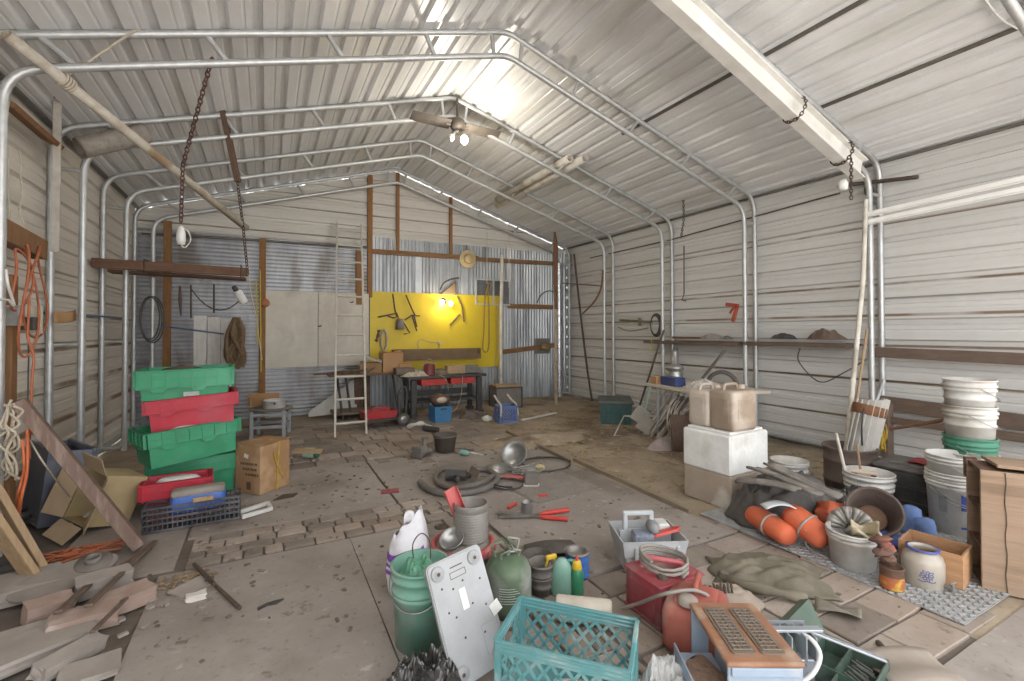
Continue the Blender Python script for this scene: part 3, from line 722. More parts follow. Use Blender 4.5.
# ================================================================ TARP AND FLOATS
def ridged(p, n=4):
    a = 0; f = 1.; w_ = .5
    for i in range(n): a += w_*(1-abs(noise.noise(p*f))*2); f *= 2.1; w_ *= .5
    return a
def heap(rx, ry, h, amp, freq, seed=0, nu=44, nv=16, pw=2., M=None, smooth=False, mb=None):
    m = mb or MB(); vs = [(0, 0, h*.2)]; fs = []
    sv = V((seed*5.3, seed*1.7, 0)); rows = []
    for j in range(nv+1):
        r = j/nv; row = []
        for i in range(nu):
            a = 2*PI*i/nu; e = 1+.22*noise.noise(V((math.cos(a)*1.4, math.sin(a)*1.4, seed)))
            x, y = rx*r*math.cos(a)*e, ry*r*math.sin(a)*e
            z = h*(1-r**pw)+amp*(ridged(V((x*freq, y*freq, 0))+sv)-.55)*(1-r**6)
            row.append((x, y, max(z, .002)))
            if j == 0: break
        rows.append(row)
    vs = []; idx = []
    for row in rows: idx.append(list(range(len(vs), len(vs)+len(row)))); vs += row
    for A_, B_ in zip(idx, idx[1:]):
        for i in range(nu):
            k = (i+1) % nu
            if len(A_) == 1: fs.append((A_[0], B_[i], B_[k]))
            else: fs.append((A_[i], B_[i], B_[k], A_[k]))
    fs.append(tuple(reversed(idx[-1])))
    m.add(vs, fs, M, smooth); return m
TARP = pm('black_tarp', '#3a3838', '#55514f', sc=8, rough=.55, amt=.4, bump=.3)
PLAS = pm('black_plastic_sheet', '#18181b', '#2a2a2d', sc=9, rough=.22, spec=.6)
tag(heap(.50, .32, .31, .19, 5.5, 3, 72, 30, 3., smooth=True).build('tarp', TARP, None, (3.62, 2.26, .012), R(-10)), 'grey black tarp heaped over the orange floats beside the foam block', 'tarp')
tag(heap(.42, .2, .22, .14, 6., 9, 60, 22, 3., smooth=False).build('plastic_sheet', PLAS, None, (4.02, 2.0, .012), R(-12)), 'shiny black plastic sheet bunched between tarp and ribbed white bucket', 'plastic sheet')
ORG = pm('orange_float', '#d4633a', '#bf5530', sc=5, rough=.6, amt=.35, c3='#a8543a', sc3=4)
BOOT = pm('grey_webbing', '#8d8882', '#a39d95', sc=20, rough=.9)
def orange_float(label, a, b, r):
    t = thing('float_cushion', label, 'float', a, 0, 'orange floats'); d = (b-a); L_ = d.length; m = MB()
    m.lathe([(0, -.01), (r*.7, -.008), (r*.95, .02), (r, .07), (r*1.02, L_*.5), (r*.97, L_-.06), (r*.8, L_-.02), (0, L_)], 26, zto(d), ell=(1, .86)); m.build('body', ORG, t)
    mm = zto(d); m = MB()
    P = [mm @ V((r*1.04*math.cos(q), r*.9*math.sin(q), L_*.45)) for q in [2*PI*i/20 for i in range(20)]]; m.tube(P, .008, 6, closed=True); m.build('strap', BOOT, t)
orange_float('left orange padded float roll poking out under the black tarp', G(790, 537, .09), G(750, 512, .13), .085)
orange_float('right orange padded float roll with a hanging grey strap, next to the white bucket', G(826, 541, .10), G(786, 509, .22), .092)
m = MB(); m.ell((0, 0, 0), (.13, .09, .07), wob=.6, seed=2); tag(m.build('orange_cloth', ORG, None, G(832, 512, .17)), 'bunched bright orange cloth behind the right float roll', 'cloth')
m = MB(); m.tube(catmull([G(806, 530, .16), G(806, 545, .03), G(822, 556, .012), G(838, 558, .012), G(842, 548, .03), G(832, 536, .13)], 6), .009, 6); tag(m.world('strap', BOOT), 'loose grey strap trailing on the metal sheet before the orange floats', 'strap')
m = MB(); m.sheet(lambda u, v: (.2*(u-.5), .09*(v-.5), .03*math.sin(3*u)), 8, 4, .006); tag(m.build('white_cloth', pm('white_cloth', '#dcdfe2', '#cfd2d4', sc=8, rough=.9), None, G(778, 507, .26), R(-30)), 'white cloth scrap lying over the top of the orange floats', 'cloth')
MATG = pm('grey_foam_mat', '#76716b', '#645f59', sc=7, rough=.85, c3='#8f8981', sc3=5)
for i, (a, b, wd_, lb) in enumerate(((G(740, 480, .36), G(800, 490, .40), .15, 'widest grey mat flap at the left end of the mat pile on the tarp'), (G(752, 470, .38), G(818, 492, .40), .11, 'long grey mat strip second from the left on the tarp'), (G(768, 466, .40), G(838, 494, .36), .10, 'long narrow grey mat strip third from the left on the tarp'), (G(765, 474, .37), G(786, 478, .37), .11, 'short pale grey mat square on top of the mat pile'))):
    m = MB(); d = b-a
    n_ = V((-d.y, d.x, 0)).normalized()
    m.sheet(lambda u, v: a+d*u+n_*((v-.5)*wd_)+V((0, 0, .02*math.sin(3*u+i)+.012*math.sin(5*v+i))), 10, 4, .018); tag(m.world('foam_mat', MATG), lb, 'mat', 'grey mats on the tarp')
# ================================================================ FOREGROUND
PURP = pm('purple_print', '#7d3fa8', '#6a3493', sc=9, rough=.5)
BAGW = pm('white_bag', '#dbd9dd', '#c6c3c8', sc=6, rough=.45, bump=.5)
p = G(409, 590); hb1 = ZT(p, 520)
t = thing('soil_bag', 'white and purple plastic sack standing behind the green pail', 'sack', p, R(20))
m = MB(); nb = 36
def sackp(a, f):
    pr_ = [(0, .10), (.1, .125), (.35, .13), (.6, .127), (.8, .118), (.92, .105), (1.0, .088)]
    for (f0, r0), (f1, r1) in zip(pr_, pr_[1:]):
        if f <= f1: r_ = r0+(r1-r0)*(f-f0)/(f1-f0); break
    r_ *= 1+.10*noise.noise(V((math.cos(a)*2.4, math.sin(a)*2.4, f*4)))+.05*math.sin(7*a)*max(0, f-.6)
    return V((r_*math.cos(a), r_*.72*math.sin(a)*(1-.82*f**5), hb1*f+.05*f**4*math.cos(a)+.012*f*math.sin(5*a)))
def sackpatch(m, a0, a1, f0, f1, na, nf, off=0):
    vs = []; 
    for j in range(nf+1):
        for i in range(na+1):
            q = sackp(a0+(a1-a0)*i/na, f0+(f1-f0)*j/nf); o_ = V((q.x, q.y, 0)).normalized()*off; vs.append(q+o_)
    m.add(vs, [(j*(na+1)+i, j*(na+1)+i+1, (j+1)*(na+1)+i+1, (j+1)*(na+1)+i) for j in range(nf) for i in range(na)], smooth=True)
sackpatch(m, 0, 2*PI, 0, 1, 40, 22); m.build('sack', BAGW, t)
m = MB(); sackpatch(m, R(150), R(290), .34, .66, 24, 8, .0025); m.build('purple_print', PURP, t)
m = MB(); sackpatch(m, R(165), R(200), .40, .44, 8, 1, .004); m.build('print_line', BAGW, t)
m = MB(); sackpatch(m, R(165), R(205), .49, .54, 8, 1, .004); m.build('print_line', BAGW, t)
m = MB(); m.add([sackp(0, 1)+V((0, 0, -.01)), sackp(PI, 1)+V((0, 0, -.01)), (-.005, .01, hb1+.07), (.015, 0, hb1+.05)], [(0, 1, 2, 3)])
m = MB(); m.sheet(lambda u, v: (-.035+.07*u, .01*math.sin(6*u), hb1-.02+v*(.045+.03*math.sin(3*u))), 8, 3, .003); m.build('torn_top', BAGW, t)
# green pail
GPL = pm('sea_green_plastic', '#6fa593', '#5f9482', sc=5, rough=.5, amt=.4, c3='#93aa9f', sc3=4)
pg_ = G(420, 640); hg = ZT(pg_, 562)
t = bucket('sea green pail with wire handle, filled with green plastic, beside the white and purple sack', pg_, .132, .112, hg, GPL, name='pail', bands=((.88, .006), (.72, .006), (.66, .004)), ang=R(-30), grip=False)
m = heap(.105, .105, .07, .12, 12., 5, 30, 12, 2.); tag(m.build('plastic_wrap', pm('green_film', '#3f7d62', '#6fae90', sc=14, rough=.3), None, pg_+V((0, 0, hg-.06))), 'crumpled green plastic wrap heaped inside the sea green pail', 'plastic wrap')
c0 = pg_+V((.02, .02, hg)); m = MB(); m.tube(catmull([c0+V(q) for q in ((-.04, 0, -.02), (-.05, -.0, .08), (-.01, -.01, .13), (.03, -.015, .08), (.03, -.02, -.03))], 6), .003, 6); tag(m.world('wire_loop', DARK), 'thin dark wire loop rising out of the sea green pail', 'wire')
# leaning appliance panel
PNL = pm('light_grey_panel', '#a4a6a9', '#949698', sc=4, rough=.55, amt=.4)
BL, BR = G(456, 694), G(512, 668); TL = G(425, 568, .46); TR_ = G(478, 553, .46)
ax = (BR-BL).normalized(); up = (TL-BL).normalized(); ax = (ax+(TR_-TL).normalized()).normalized(); ax = (ax-up*ax.dot(up)).normalized(); nn = ax.cross(up)
wP = (BR-BL).length; hP = (TL-BL).length
mw = Matrix(((ax.x, up.x, nn.x, BL.x), (ax.y, up.y, nn.y, BL.y), (ax.z, up.z, nn.z, BL.z), (0, 0, 0, 1)))   # +z towards the viewer side
t = thing('appliance_panel', 'light grey plastic appliance panel leaning on the sea green pail, feet up', 'panel', BL, rot=mw.to_euler())
def rrect(x0, y0, x1, y1, r, k=4):
    o = []
    for cx_, cy_, a0 in ((x1-r, y1-r, 0), (x0+r, y1-r, 90), (x0+r, y0+r, 180), (x1-r, y0+r, 270)):
        for i in range(k+1): a = R(a0+90*i/k); o.append((cx_+r*math.cos(a), cy_+r*math.sin(a)))
    return o
m = MB(); outl = rrect(0, 0, wP, hP, .025); 
outl = [(x, y-(.02*max(0, 1-((x-wP/2)/(wP*.25))**2) if y > hP*.8 else 0)) for x, y in outl]
m.prism(rrect(0, 0, wP, hP, .025), .022, xf((0, 0, -.026))); m.prism(rrect(.006, .006, wP-.006, hP-.006, .02), .005, xf((0, 0, -.004))); m.build('shell', PNL, t)
for x, y in ((.045, hP-.045), (wP-.045, hP-.045), (.045, .05), (wP-.045, .05)):
    m = MB(); m.lathe([(0, .016), (.012, .016), (.013, .012), (.026, .012), (.03, .008), (.031, .001)], 20, xf((x, y, 0))); f_ = m.build('foot', PNL, t)
    MB().lathe([(0, .0165), (.008, .0165), (.008, .012)], 10, xf((x, y, .0005))).build('foot_screw', DARK, f_)
m = MB()
for x, y, l_, w_ in ((wP*.5, hP-.045, .06, .004), (wP*.5, hP-.065, .075, .002), (wP*.5, hP-.09, .075, .002)): m.box((x, y, .0015), (l_, w_, .002))
m.box((wP*.5+.037, hP-.0775, .0015), (.002, .026, .002)); m.box((wP*.5-.037, hP-.0775, .0015), (.002, .026, .002)); m.build('battery_slot', DARK, t)
for i, (fx, fy) in enumerate(((.18, .78), (.36, .74), (.55, .77), (.85, .72), (.20, .58), (.30, .52), (.62, .56), (.84, .5), (.36, .34), (.7, .3))):
    MB().lathe([(0, .003), (.004, .003), (.005, .001)], 8, xf((fx*wP, fy*hP, 0))).build('screw', DARK, t)
m = MB(); m.box((wP*.5, hP*.63, .0015), (.03, .085, .002)); m.build('label', pm('paper_label', '#dededb', '#d2d2cf', sc=10), t)
m = MB()
for (x0, y0), (x1, y1) in (((.66, .12), (.95, .12)), ((.66, .36), (.95, .36)), ((.66, .12), (.66, .36)), ((.95, .12), (.95, .36))): m.tube([(x0*wP, y0*hP, .001), (x1*wP, y1*hP, .001)], .0012, 4)
m.build('hatch', pm('panel_groove', '#8b8d90', sc=5), t)
m = MB(); m.box((wP*.98, hP*.44, .005), (.05, .05, .001), rot=(0, 0, .3)); m.build('paper_tag', _mats['paper_label'], t)
# black trash bag
GBAG = pm('black_trash_bag', '#131315', '#222226', sc=14, rough=.2, spec=.7)
p = G(420, 700); tag(heap(.20, .15, .13, .20, 9., 11, 56, 24, 2.4).build('trash_bag', GBAG, None, p, R(15)), 'glossy black trash bag slumped at the foot of the sea green pail', 'bag')
# red-lidded bucket with duct pipe and bowl
pr2 = G(463, 583); hr_ = ZT(pr2, 541)
REDL = pm('red_lid', '#b9484a', '#a23c40', sc=8, rough=.55, c3='#b98a86', sc3=5)
t = thing('lidded_bucket', 'dark bucket closed by a dusty red-rimmed lid, behind the green gas cylinder', 'bucket', pr2)
rr_ = W(pr2+V((0, 0, hr_)), 31)
m = MB(); m.lathe([(0, 0), (rr_*.82, 0), (rr_*.94, hr_-.05), (rr_*.94, hr_-.02), (0, hr_-.02)], 30); m.build('body', BLACKP, t)
m = MB(); m.lathe([(rr_*.97, hr_-.05), (rr_*1.03, hr_-.048), (rr_*1.03, hr_-.01), (rr_*.99, hr_+.004), (rr_*.90, hr_+.004), (rr_*.88, hr_-.008), (0, hr_-.008)], 36)
for i in range(24): a = 2*PI*i/24; m.box((rr_*1.03*math.cos(a), rr_*1.03*math.sin(a), hr_-.028), (.006, .02, .03), rot=(0, 0, a))
m.build('lid', REDL, t)
m = MB(); m.lathe([(0, hr_-.004), (rr_*.86, hr_-.004), (rr_*.86, hr_-.009)], 30); m.build('dusty_top', pm('grey_dust', '#8e857d', '#7c736b', sc=10, rough=1), t)
pt2 = pr2+V((.05, -.0, hr_-.003)); hd_ = ZT(pt2, 502)-pt2.z; rd = W(pt2, 17)
pf = [(rd*.9, 0)]
nr = 11
for i in range(nr): z0 = .012+(hd_*.78)*i/nr; z1 = .012+(hd_*.78)*(i+1)/nr; pf += [(rd, z0), (rd*1.035, (z0+z1)/2), (rd, z1-.002)]
pf += [(rd*.99, hd_*.8), (rd*.99, hd_), (rd*.94, hd_), (rd*.94, .01), (0, .01)]
t = thing('duct_pipe', 'short ribbed grey metal duct pipe standing on the red-rimmed lid', 'duct', pt2)
MB().lathe(pf, 32).build('pipe', pm('dull_galvanized', '#9a9792', '#86827c', sc=10, rough=.5, metal=.4), t)
t = thing('red_scoop', 'dusty red plastic scoop standing upright in the ribbed duct pipe', 'scoop', pt2+V((-.03, .03, hd_*.35)))
m = MB(); mt_ = zto((-.35, .1, .93)); wS = .075
for c, s in (((0, 0, .11), (wS, .006, .26)), ((-wS/2, -.016, .11), (.006, .035, .26)), ((wS/2, -.016, .11), (.006, .035, .26))): m.box(c, s, M=mt_, bev=.002)
m.build('blade', pm('pink_red_plastic', '#c65f5c', '#b34a49', sc=8, rough=.55), t)
pb_ = pr2+V((-.085, -.05, hr_+.0))
t = thing('metal_bowl', 'small silver metal bowl resting tilted on the red-rimmed lid', 'bowl', pb_+V((0, 0, .05)), rot=zto((-.45, -.35, .8)).to_euler())
rb_ = .07; m = MB(); m.lathe([(0, -.045), (.03, -.043), (.055, -.025), (rb_, .01), (rb_+.004, .012), (rb_-.003, .013), (.05, -.02), (.026, -.038), (0, -.040)], 26); m.build('body', STEEL, t)
# green gas cylinder
pc2 = G(508, 610); rc = .124
LPG = pm('olive_green_paint', '#53694f', '#455c45', sc=6, rough=.5, c3='#8f918a', sc3=5)
t = thing('gas_cylinder', 'dark green gas cylinder with carrying collar on top, beside the leaning panel', 'gas cylinder', pc2)
zs = ZT(pc2, 571); zd = zs+.085
m = MB(); m.lathe([(0, .0), (rc*.8, 0), (rc*.82, .02), (rc*.95, .03), (rc, .06), (rc, zs), (rc*.97, zs+.02), (rc*.85, zs+.05), (rc*.6, zs+.075), (rc*.3, zd), (0, zd+.003)], 34); m.lathe([(rc+.001, .15), (rc+.003, .153), (rc+.001, .156)], 34); m.build('body', LPG, t)
m = MB()
for s in (-1, 1):
    P = [(s*.05, -.02, zd-.012), (s*.06, -.03, zd+.025), (s*.012, -.05, zd+.045), (s*.012, .04, zd+.075), (s*.085, .03, zd+.055), (s*.06, .02, zd-.012)]
    m.tube(rounded(P, .012, 4), .0055, 8)
m.build('collar', LPG, t)
m = MB(); m.cyl((0, 0, zd-.005), (0, 0, zd+.03), .014); m.cyl((0, 0, zd+.03), (0, 0, zd+.045), .02); m.cyl((0, 0, zd+.015), (.035, -.01, zd+.015), .008); m.build('valve', STEEL, t)
m = MB()
for k in range(7):
    a0, a1 = R(222), R(222+38+6*(k % 3)); P = [((rc+.0015)*math.cos(a0+(a1-a0)*i/8), (rc+.0015)*math.sin(a0+(a1-a0)*i/8), zs-.03-.012*k) for i in range(9)]
    m.tube(P, .0012, 4)
m.build('printed_lines', WHITE, t)
# dark pails, rubber mat
DKM = pm('dark_grey_metal', '#58534e', '#47423e', sc=8, rough=.6, amt=.5, c3='#77716a', sc3=5)
p = G(541, 592); bucket('dark grey metal pail nested over another beside the gas cylinder, upper one', p+V((0, 0, .05)), .072, .06, .12, DKM, 'dark metal pails', handle=None, name='metal_pail', bands=((.5, .004), (.3, .004)))
bucket('dark grey metal pail under the nested upper one beside the gas cylinder', p, .068, .058, .1, DKM, 'dark metal pails', handle=None, name='metal_pail', bands=((.5, .004),))
p = G(537, 566); bucket('wide dark grey pan behind the two nested dark pails', p, .095, .085, .07, DKM, handle=None, name='pan', bands=())
m = MB(); m.sheet(lambda u, v: ((u-.5)*.36*(1-.3*(v-.5)**2), (v-.5)*.22, .01+.05*math.sin(PI*u)*(.6+.4*math.sin(4*v))), 16, 10, .012); tag(m.build('rubber_mat', pm('dark_rubber', '#524d49', '#403c39', sc=8, rough=.8), None, G(552, 552), R(-15)), 'curled dark rubber mat lying behind the blue paint can', 'mat')
# blue can
p = G(577, 574); hc2 = ZT(p, 550)
t = thing('paint_can', 'bright blue metal can with open grey top, behind the teal crate', 'paint can', p)
m = MB(); m.lathe([(0, 0), (.072, 0), (.075, .005), (.072, .012), (.072, hc2*.3), (.074, hc2*.34), (.072, hc2*.38), (.072, hc2*.62), (.074, hc2*.66), (.072, hc2*.7), (.072, hc2*.9)], 28); m.build('body', pm('bright_blue_paint', '#2f6fc4', '#2a62ad', sc=7, rough=.4), t)
m = MB(); m.lathe([(.073, hc2*.9), (.078, hc2*.92), (.078, hc2), (.07, hc2+.002), (.056, hc2-.004), (.054, hc2-.03), (0, hc2-.03)], 28); m.build('rim', pm('grey_tin', '#8f8c88', '#7a7772', sc=10, rough=.4, metal=.5), t)
# teal jug and yellow-capped bottle and spray
TEALP = pm('teal_plastic', '#3f8a6f', '#357a61', sc=5, rough=.35)
p = G(562, 594); hj = ZT(p, 558)
t = thing('plastic_jug', 'translucent teal green jug with rounded shoulders behind the crate', 'jug', p, R(-30))
m = MB(); m.lathe([(0, 0), (.06, 0), (.066, .01), (.064, hj*.5), (.055, hj*.75), (.04, hj*.9), (.025, hj*.97), (.022, hj), (0, hj)], 22, ell=(1, .6)); m.build('body', pm('grey_teal_plastic', '#7fa596', '#6a9485', sc=6, rough=.4), t)
m = MB(); m.tube(rounded([(.03, 0, hj*.92), (.062, 0, hj*.95), (.07, 0, hj*.5), (.055, 0, hj*.42)], .02, 4), .009, 8); m.build('handle', TEALP, t)
p = G(577, 595); hj2 = ZT(p, 564)
t = thing('squeeze_bottle', 'green bottle with yellow collar and red tip behind the crate', 'bottle', p)
m = MB(); m.lathe([(0, 0), (.034, 0), (.037, .01), (.037, hj2*.72), (.03, hj2*.85), (.022, hj2*.9), (0, hj2*.9)], 20); m.build('body', pm('green_bottle_plastic', '#1f7a55', '#1a6a4a', sc=5, rough=.35), t)
m = MB(); m.lathe([(.028, hj2*.86), (.03, hj2*.88), (.024, hj2*1.05), (.018, hj2*1.12), (0, hj2*1.12)], 16); m.build('yellow_collar', pm('yellow_plastic', '#d8b52e', '#c9a51f', sc=6, rough=.4), t)
m = MB(); m.lathe([(.008, hj2*1.1), (.008, hj2*1.25), (0, hj2*1.28)], 10); m.build('red_tip', pm('red_plastic', '#c8302a', '#ad2822', sc=6, rough=.4), t)
p = G(553, 588); t = thing('spray_bottle', 'yellow and white spray trigger head leaning left of the teal jug', 'spray bottle', p)
m = MB(); m.lathe([(0, 0), (.03, 0), (.03, .12), (.012, .16), (0, .16)], 16); m.build('body', pm('pale_plastic', '#c9ccc6', '#b5b8b2', sc=6), t)
m = MB(); m.box((-.012, 0, .18), (.07, .022, .025), bev=.006); m.box((-.04, 0, .155), (.012, .014, .05), rot=(0, .35, 0), bev=.003); m.box((0, 0, .165), (.022, .02, .02)); m.build('trigger_head', _mats['yellow_plastic'], t)
# milk crate
TEAL = pm('teal_crate', '#5b9799', '#457f84', sc=4, rough=.55, amt=.5, c3='#9db0ae', sc3=5)
zc = .28
c4 = [G(x, y, zc) for x, y in ((495, 641), (630, 673), (640, 622), (530, 599))]
A5 = c4[0]; d5 = c4[1]-c4[0]; rzc = math.atan2(d5.y, d5.x); wc = d5.length; dc = ((c4[3]-c4[0])+(c4[2]-c4[1])).length/2
def crate_wall(m, L_, H, b0=.03, t0=.045, pitch=.036, bar=.012, th=.006, grip=True, M=None):
    """diamond lattice wall in x-z, with solid bands"""
    m.box((L_/2, 0, b0/2), (L_, th, b0), M=M); m.box((L_/2, 0, H-t0/2), (L_, th, t0), M=M)
    for x in (.012, L_-.012): m.box((x, 0, H/2), (.024, th*1.3, H), M=M)
    z0, z1 = b0, H-t0; hh = z1-z0; n = int(L_/pitch)+1
    gx0, gx1, gz0 = (L_*.5-.065, L_*.5+.065, H-.11) if grip else (9, 9, 9)
    for s in (-1, 1):
        k = -int(hh/pitch)-1
        while k < n+int(hh/pitch)+1:
            x0 = k*pitch; xa, za, xb, zb_ = (x0, z0, x0+hh*.8, z1) if s > 0 else (x0, z1, x0+hh*.8, z0)
            # clip to the panel
            P = []
            for q in range(21):
                x = xa+(xb-xa)*q/20; z = za+(zb_-za)*q/20
                if 0.01 < x < L_-.01 and not (gx0 < x < gx1 and z > gz0): P.append((x, z))
            if len(P) > 2:
                a, b = V((P[0][0], 0, P[0][1])), V((P[-1][0], 0, P[-1][1])); dd = b-a
                m.box((a+b)/2, (dd.length, th, bar), rot=(0, -math.atan2(dd.z, dd.x), 0), M=M)
            k += 1
    if grip:
        m.box(((gx0+gx1)/2, 0, gz0-.006), (gx1-gx0+.012, th*1.5, .012), M=M)
        for x in (gx0, gx1): m.box((x, 0, (gz0+H-.04)/2), (.012, th*1.5, H-.04-gz0), M=M)
def lattice_crate(name, label, loc, rz, w_, d_, h_, mat, pitch=.036, rim=.008, **k):
    t = thing(name, label, 'crate', loc, rz)
    T = Matrix.Translation
    for i, (M_, L_) in enumerate(((T((0, 0, 0)), w_), (T((0, d_, 0)), w_), (T((0, 0, 0)) @ Matrix.Rotation(PI/2, 4, 'Z'), d_), (T((w_, 0, 0)) @ Matrix.Rotation(PI/2, 4, 'Z'), d_))):
        m = MB(); crate_wall(m, L_, h_, pitch=pitch, M=M_, grip=(i > 1), **k); m.build('wall', mat, t)
    m = MB()
    P = [(0, 0, h_), (w_, 0, h_), (w_, d_, h_), (0, d_, h_)]
    for i in range(4):
        a, b = V(P[i]), V(P[(i+1) % 4])
        for dz in (0, -.016, -.032): m.beam(a+V((0, 0, dz)), b+V((0, 0, dz)), rim*2.2 if dz == 0 else rim*1.6, .006)
    m.build('rim', mat, t)
    m = MB(); m.box((w_/2, d_/2, .004), (w_, d_, .006))
    m.build('base', mat, t); return t
mc = lattice_crate('milk_crate', 'teal plastic milk crate with diamond lattice sides, front centre', (A5.x, A5.y, 0.004), rzc, wc, dc, zc, TEAL, pitch=.056)
m = MB(); m.lathe([(0, 0), (.09, 0), (.13, .02), (.135, .03), (.12, .03), (.085, .012), (0, .012)], 26); m.lathe([(.02, .012), (.02, .04), (.014, .042), (0, .042)], 12)
q = Matrix.Rotation(rzc, 4, 'Z') @ V((wc*.55, dc*.32, .012)); tag(m.build('pot_lid', pm('white_enamel', '#c9c8c4', '#b0aea9', sc=6, rough=.4), None, A5*1+V((q.x, q.y, q.z-zc))), 'white enamel pot lid lying inside the teal milk crate', 'lid')
# paper roll behind the crate
a, b = G(556, 607, .07), G(612, 613, .07); m = MB(); d = b-a
m.lathe([(0, 0), (.055, 0), (.06, .01), (.06, d.length*.97), (.05, d.length), (.02, d.length), (.018, d.length-.03), (0, d.length-.03)], 24, seg(a, b)); tag(m.world('fabric_roll', pm('soiled_white_roll', '#cdc5b8', '#b3a898', sc=8, rough=.9, c3='#8f7f6c', sc3=6)), 'soiled white fabric roll lying behind the teal milk crate', 'roll')
# ================================================================ FOREGROUND, RIGHT OF THE CRATE
# grey toolbox: wide two-level tray body with carrying handle
A, rz, wd, h = fbox((627, 574), (682, 572), 546)
TBX = pm('light_grey_plastic', '#b4b7ba', '#a2a5a8', sc=5, rough=.5, amt=.4, c3='#c6c8c9', sc3=5)
dT = .27
t = thing('toolbox', 'light grey open plastic toolbox with carrying handle, behind the red cans', 'toolbox', A, rz)
wd = .34; h = .20
m = MB()                                     # open tub with flared upper half
def tub(m, x0, x1, y0, y1, z0, z1, fl, th=.007):
    o = [(x0, y0), (x1, y0), (x1, y1), (x0, y1)]; q = [(x0-fl, y0-fl), (x1+fl, y0-fl), (x1+fl, y1+fl), (x0-fl, y1+fl)]
    qi = [(x0-fl+th, y0-fl+th), (x1+fl-th, y0-fl+th), (x1+fl-th, y1+fl-th), (x0-fl+th, y1+fl-th)]; oi = [(x0+th, y0+th), (x1-th, y0+th), (x1-th, y1-th), (x0+th, y1-th)]
    vs = [(*p, z0) for p in o]+[(*p, z1) for p in q]+[(*p, z1) for p in qi]+[(*p, z0+th) for p in oi]
    fs = [(3, 2, 1, 0), (12, 13, 14, 15)]
    for b in (0, 4, 8):
        for i in range(4): k = (i+1) % 4; fs.append((b+i, b+k, b+4+k, b+4+i))
    m.add(vs, fs)
tub(m, 0, wd, 0, dT, 0, h*.55, .006); m.build('tub', TBX, t)
m = MB(); tub(m, -.015, wd+.015, -.012, dT+.012, h*.5, h, .018); m.box((wd/2, dT/2, h*.52), (wd+.02, dT+.02, .008)); m.build('tray', TBX, t)
m = MB()
for x in (.05, wd-.03): m.box((x, -.022, h*.6), (.022, .014, h*.5), bev=.004)
m.build('latch', TBX, t)
m = MB()
for x in (wd*.12, wd*.62): m.box((x, dT*.62, h*1.22), (.03, .03, h*.6), bev=.006)
m.box((wd*.37, dT*.62, h*1.5), (wd*.5+.03, .034, .03), bev=.008); m.build('handle', TBX, t)
m = MB(); m.box((wd*.5, dT*.62, h*.75), (wd*.98, .03, h*.46)); m.build('divider', TBX, t)
tb = lambda x, y, z: A + Matrix.Rotation(rz, 4, 'Z') @ V((x, y, z))
t = thing('scraper', 'bright red plastic hand tool lying across the open toolbox tray', 'tool', tb(.15, .05, h*.93), rot=(R(-12), R(-8), rz+R(8)))
m = MB(); m.prism([(0, 0), (.05, -.015), (.2, -.01), (.24, .03), (.21, .06), (.06, .055), (.01, .04)], .016); m.build('body', pm('bright_red_plastic', '#d03a30', '#bd2f27', sc=6, rough=.4), t)
tag(MB().lathe([(0, 0), (.032, 0), (.034, .01), (.034, .13), (.02, .15), (0, .15)], 16, xf((0, 0, 0), (R(80), 0, R(-35)))).build('grey_cylinder', pm('mid_grey_plastic', '#8d9093', '#7b7e81', sc=6), None, tb(.21, .17, h*1.12)), 'grey plastic cylinder resting in the toolbox beside its handle', 'canister')
m = MB(); m.box((0, 0, .03), (.12, .09, .05), bev=.006); m.box((.0, .0, .06), (.11, .08, .006)); tag(m.build('parts_box', pm('blue_grey_parts', '#8d98a8', '#5d6470', sc=40, rough=.4), None, tb(.12, .07, h*.80), rz), 'small clear box of screws in the toolbox tray', 'box')
m = MB(); m.box((0, 0, .02), (.08, .11, .04), bev=.01); tag(m.build('white_case', WHITE, None, tb(.29, .2, h*.95), rz), 'small white case at the right end of the toolbox tray', 'case')
# red steel fuel can with hose
RED = pm('dusty_red_enamel', '#9c3a44', '#7e2c38', sc=6, rough=.55, c3='#ab8f88', sc3=3)
A, rz, wd, h = fbox((625, 604), (659, 631), 577)
wd = .26; h = .215; dC = .30
t = thing('fuel_can', 'boxy dark red steel fuel can with pink handle and hose coiled on top', 'fuel can', A, rz)
m = MB(); m.box((wd/2, dC/2, h/2), (wd, dC, h), bev=.018, seg_=2, smooth=True); m.box((wd/2, dC/2, h*.97), (wd+.012, dC+.012, .012), bev=.004); m.box((wd/2, dC/2, .012), (wd+.01, dC+.01, .012), bev=.004)
m.box((wd/2, 0, h*.5), (wd*.7, .008, h*.6), bev=.003); m.build('body', RED, t)
m = MB(); P = rounded([(wd*.25, dC*.2, h), (wd*.25, dC*.25, h+.05), (wd*.8, dC*.7, h+.05), (wd*.8, dC*.75, h)], .03, 5); m.tube(P, .014, 10); m.build('handle', pm('pink_red_handle', '#c46a70', '#b0565e', sc=8, rough=.5), t)
m = MB(); m.lathe([(.0, .03), (.025, .03), (.028, .0)], 16, xf((wd*.78, dC*.25, h))); m.build('cap', DARK, t)
HOSE = pm('grey_hose', '#9a948d', '#857f78', sc=8, rough=.6)
Mc = Matrix.Translation(A) @ Matrix.Rotation(rz, 4, 'Z')
m = MB(); P = []
for i in range(40):
    a = 2*PI*i/14; P.append(Mc @ V((wd*.5+.13*math.cos(a), dC*.5+.11*math.sin(a), h+.014+.022*i/14+.006*math.sin(a*2))))
m.tube(P, .0085, 8); tag(m.world('hose', HOSE), 'coil of thin grey hose lying on the boxy red fuel can', 'hose')
m = MB(); m.tube(catmull([G(622, 608, .02), G(640, 603, .10), G(664, 594, .24), G(690, 590, .27), G(705, 594, .25), G(712, 600, .2)], 7), .0085, 8); tag(m.world('cable', HOSE), 'grey cable running from the floor by the crate over the red cans', 'cable')
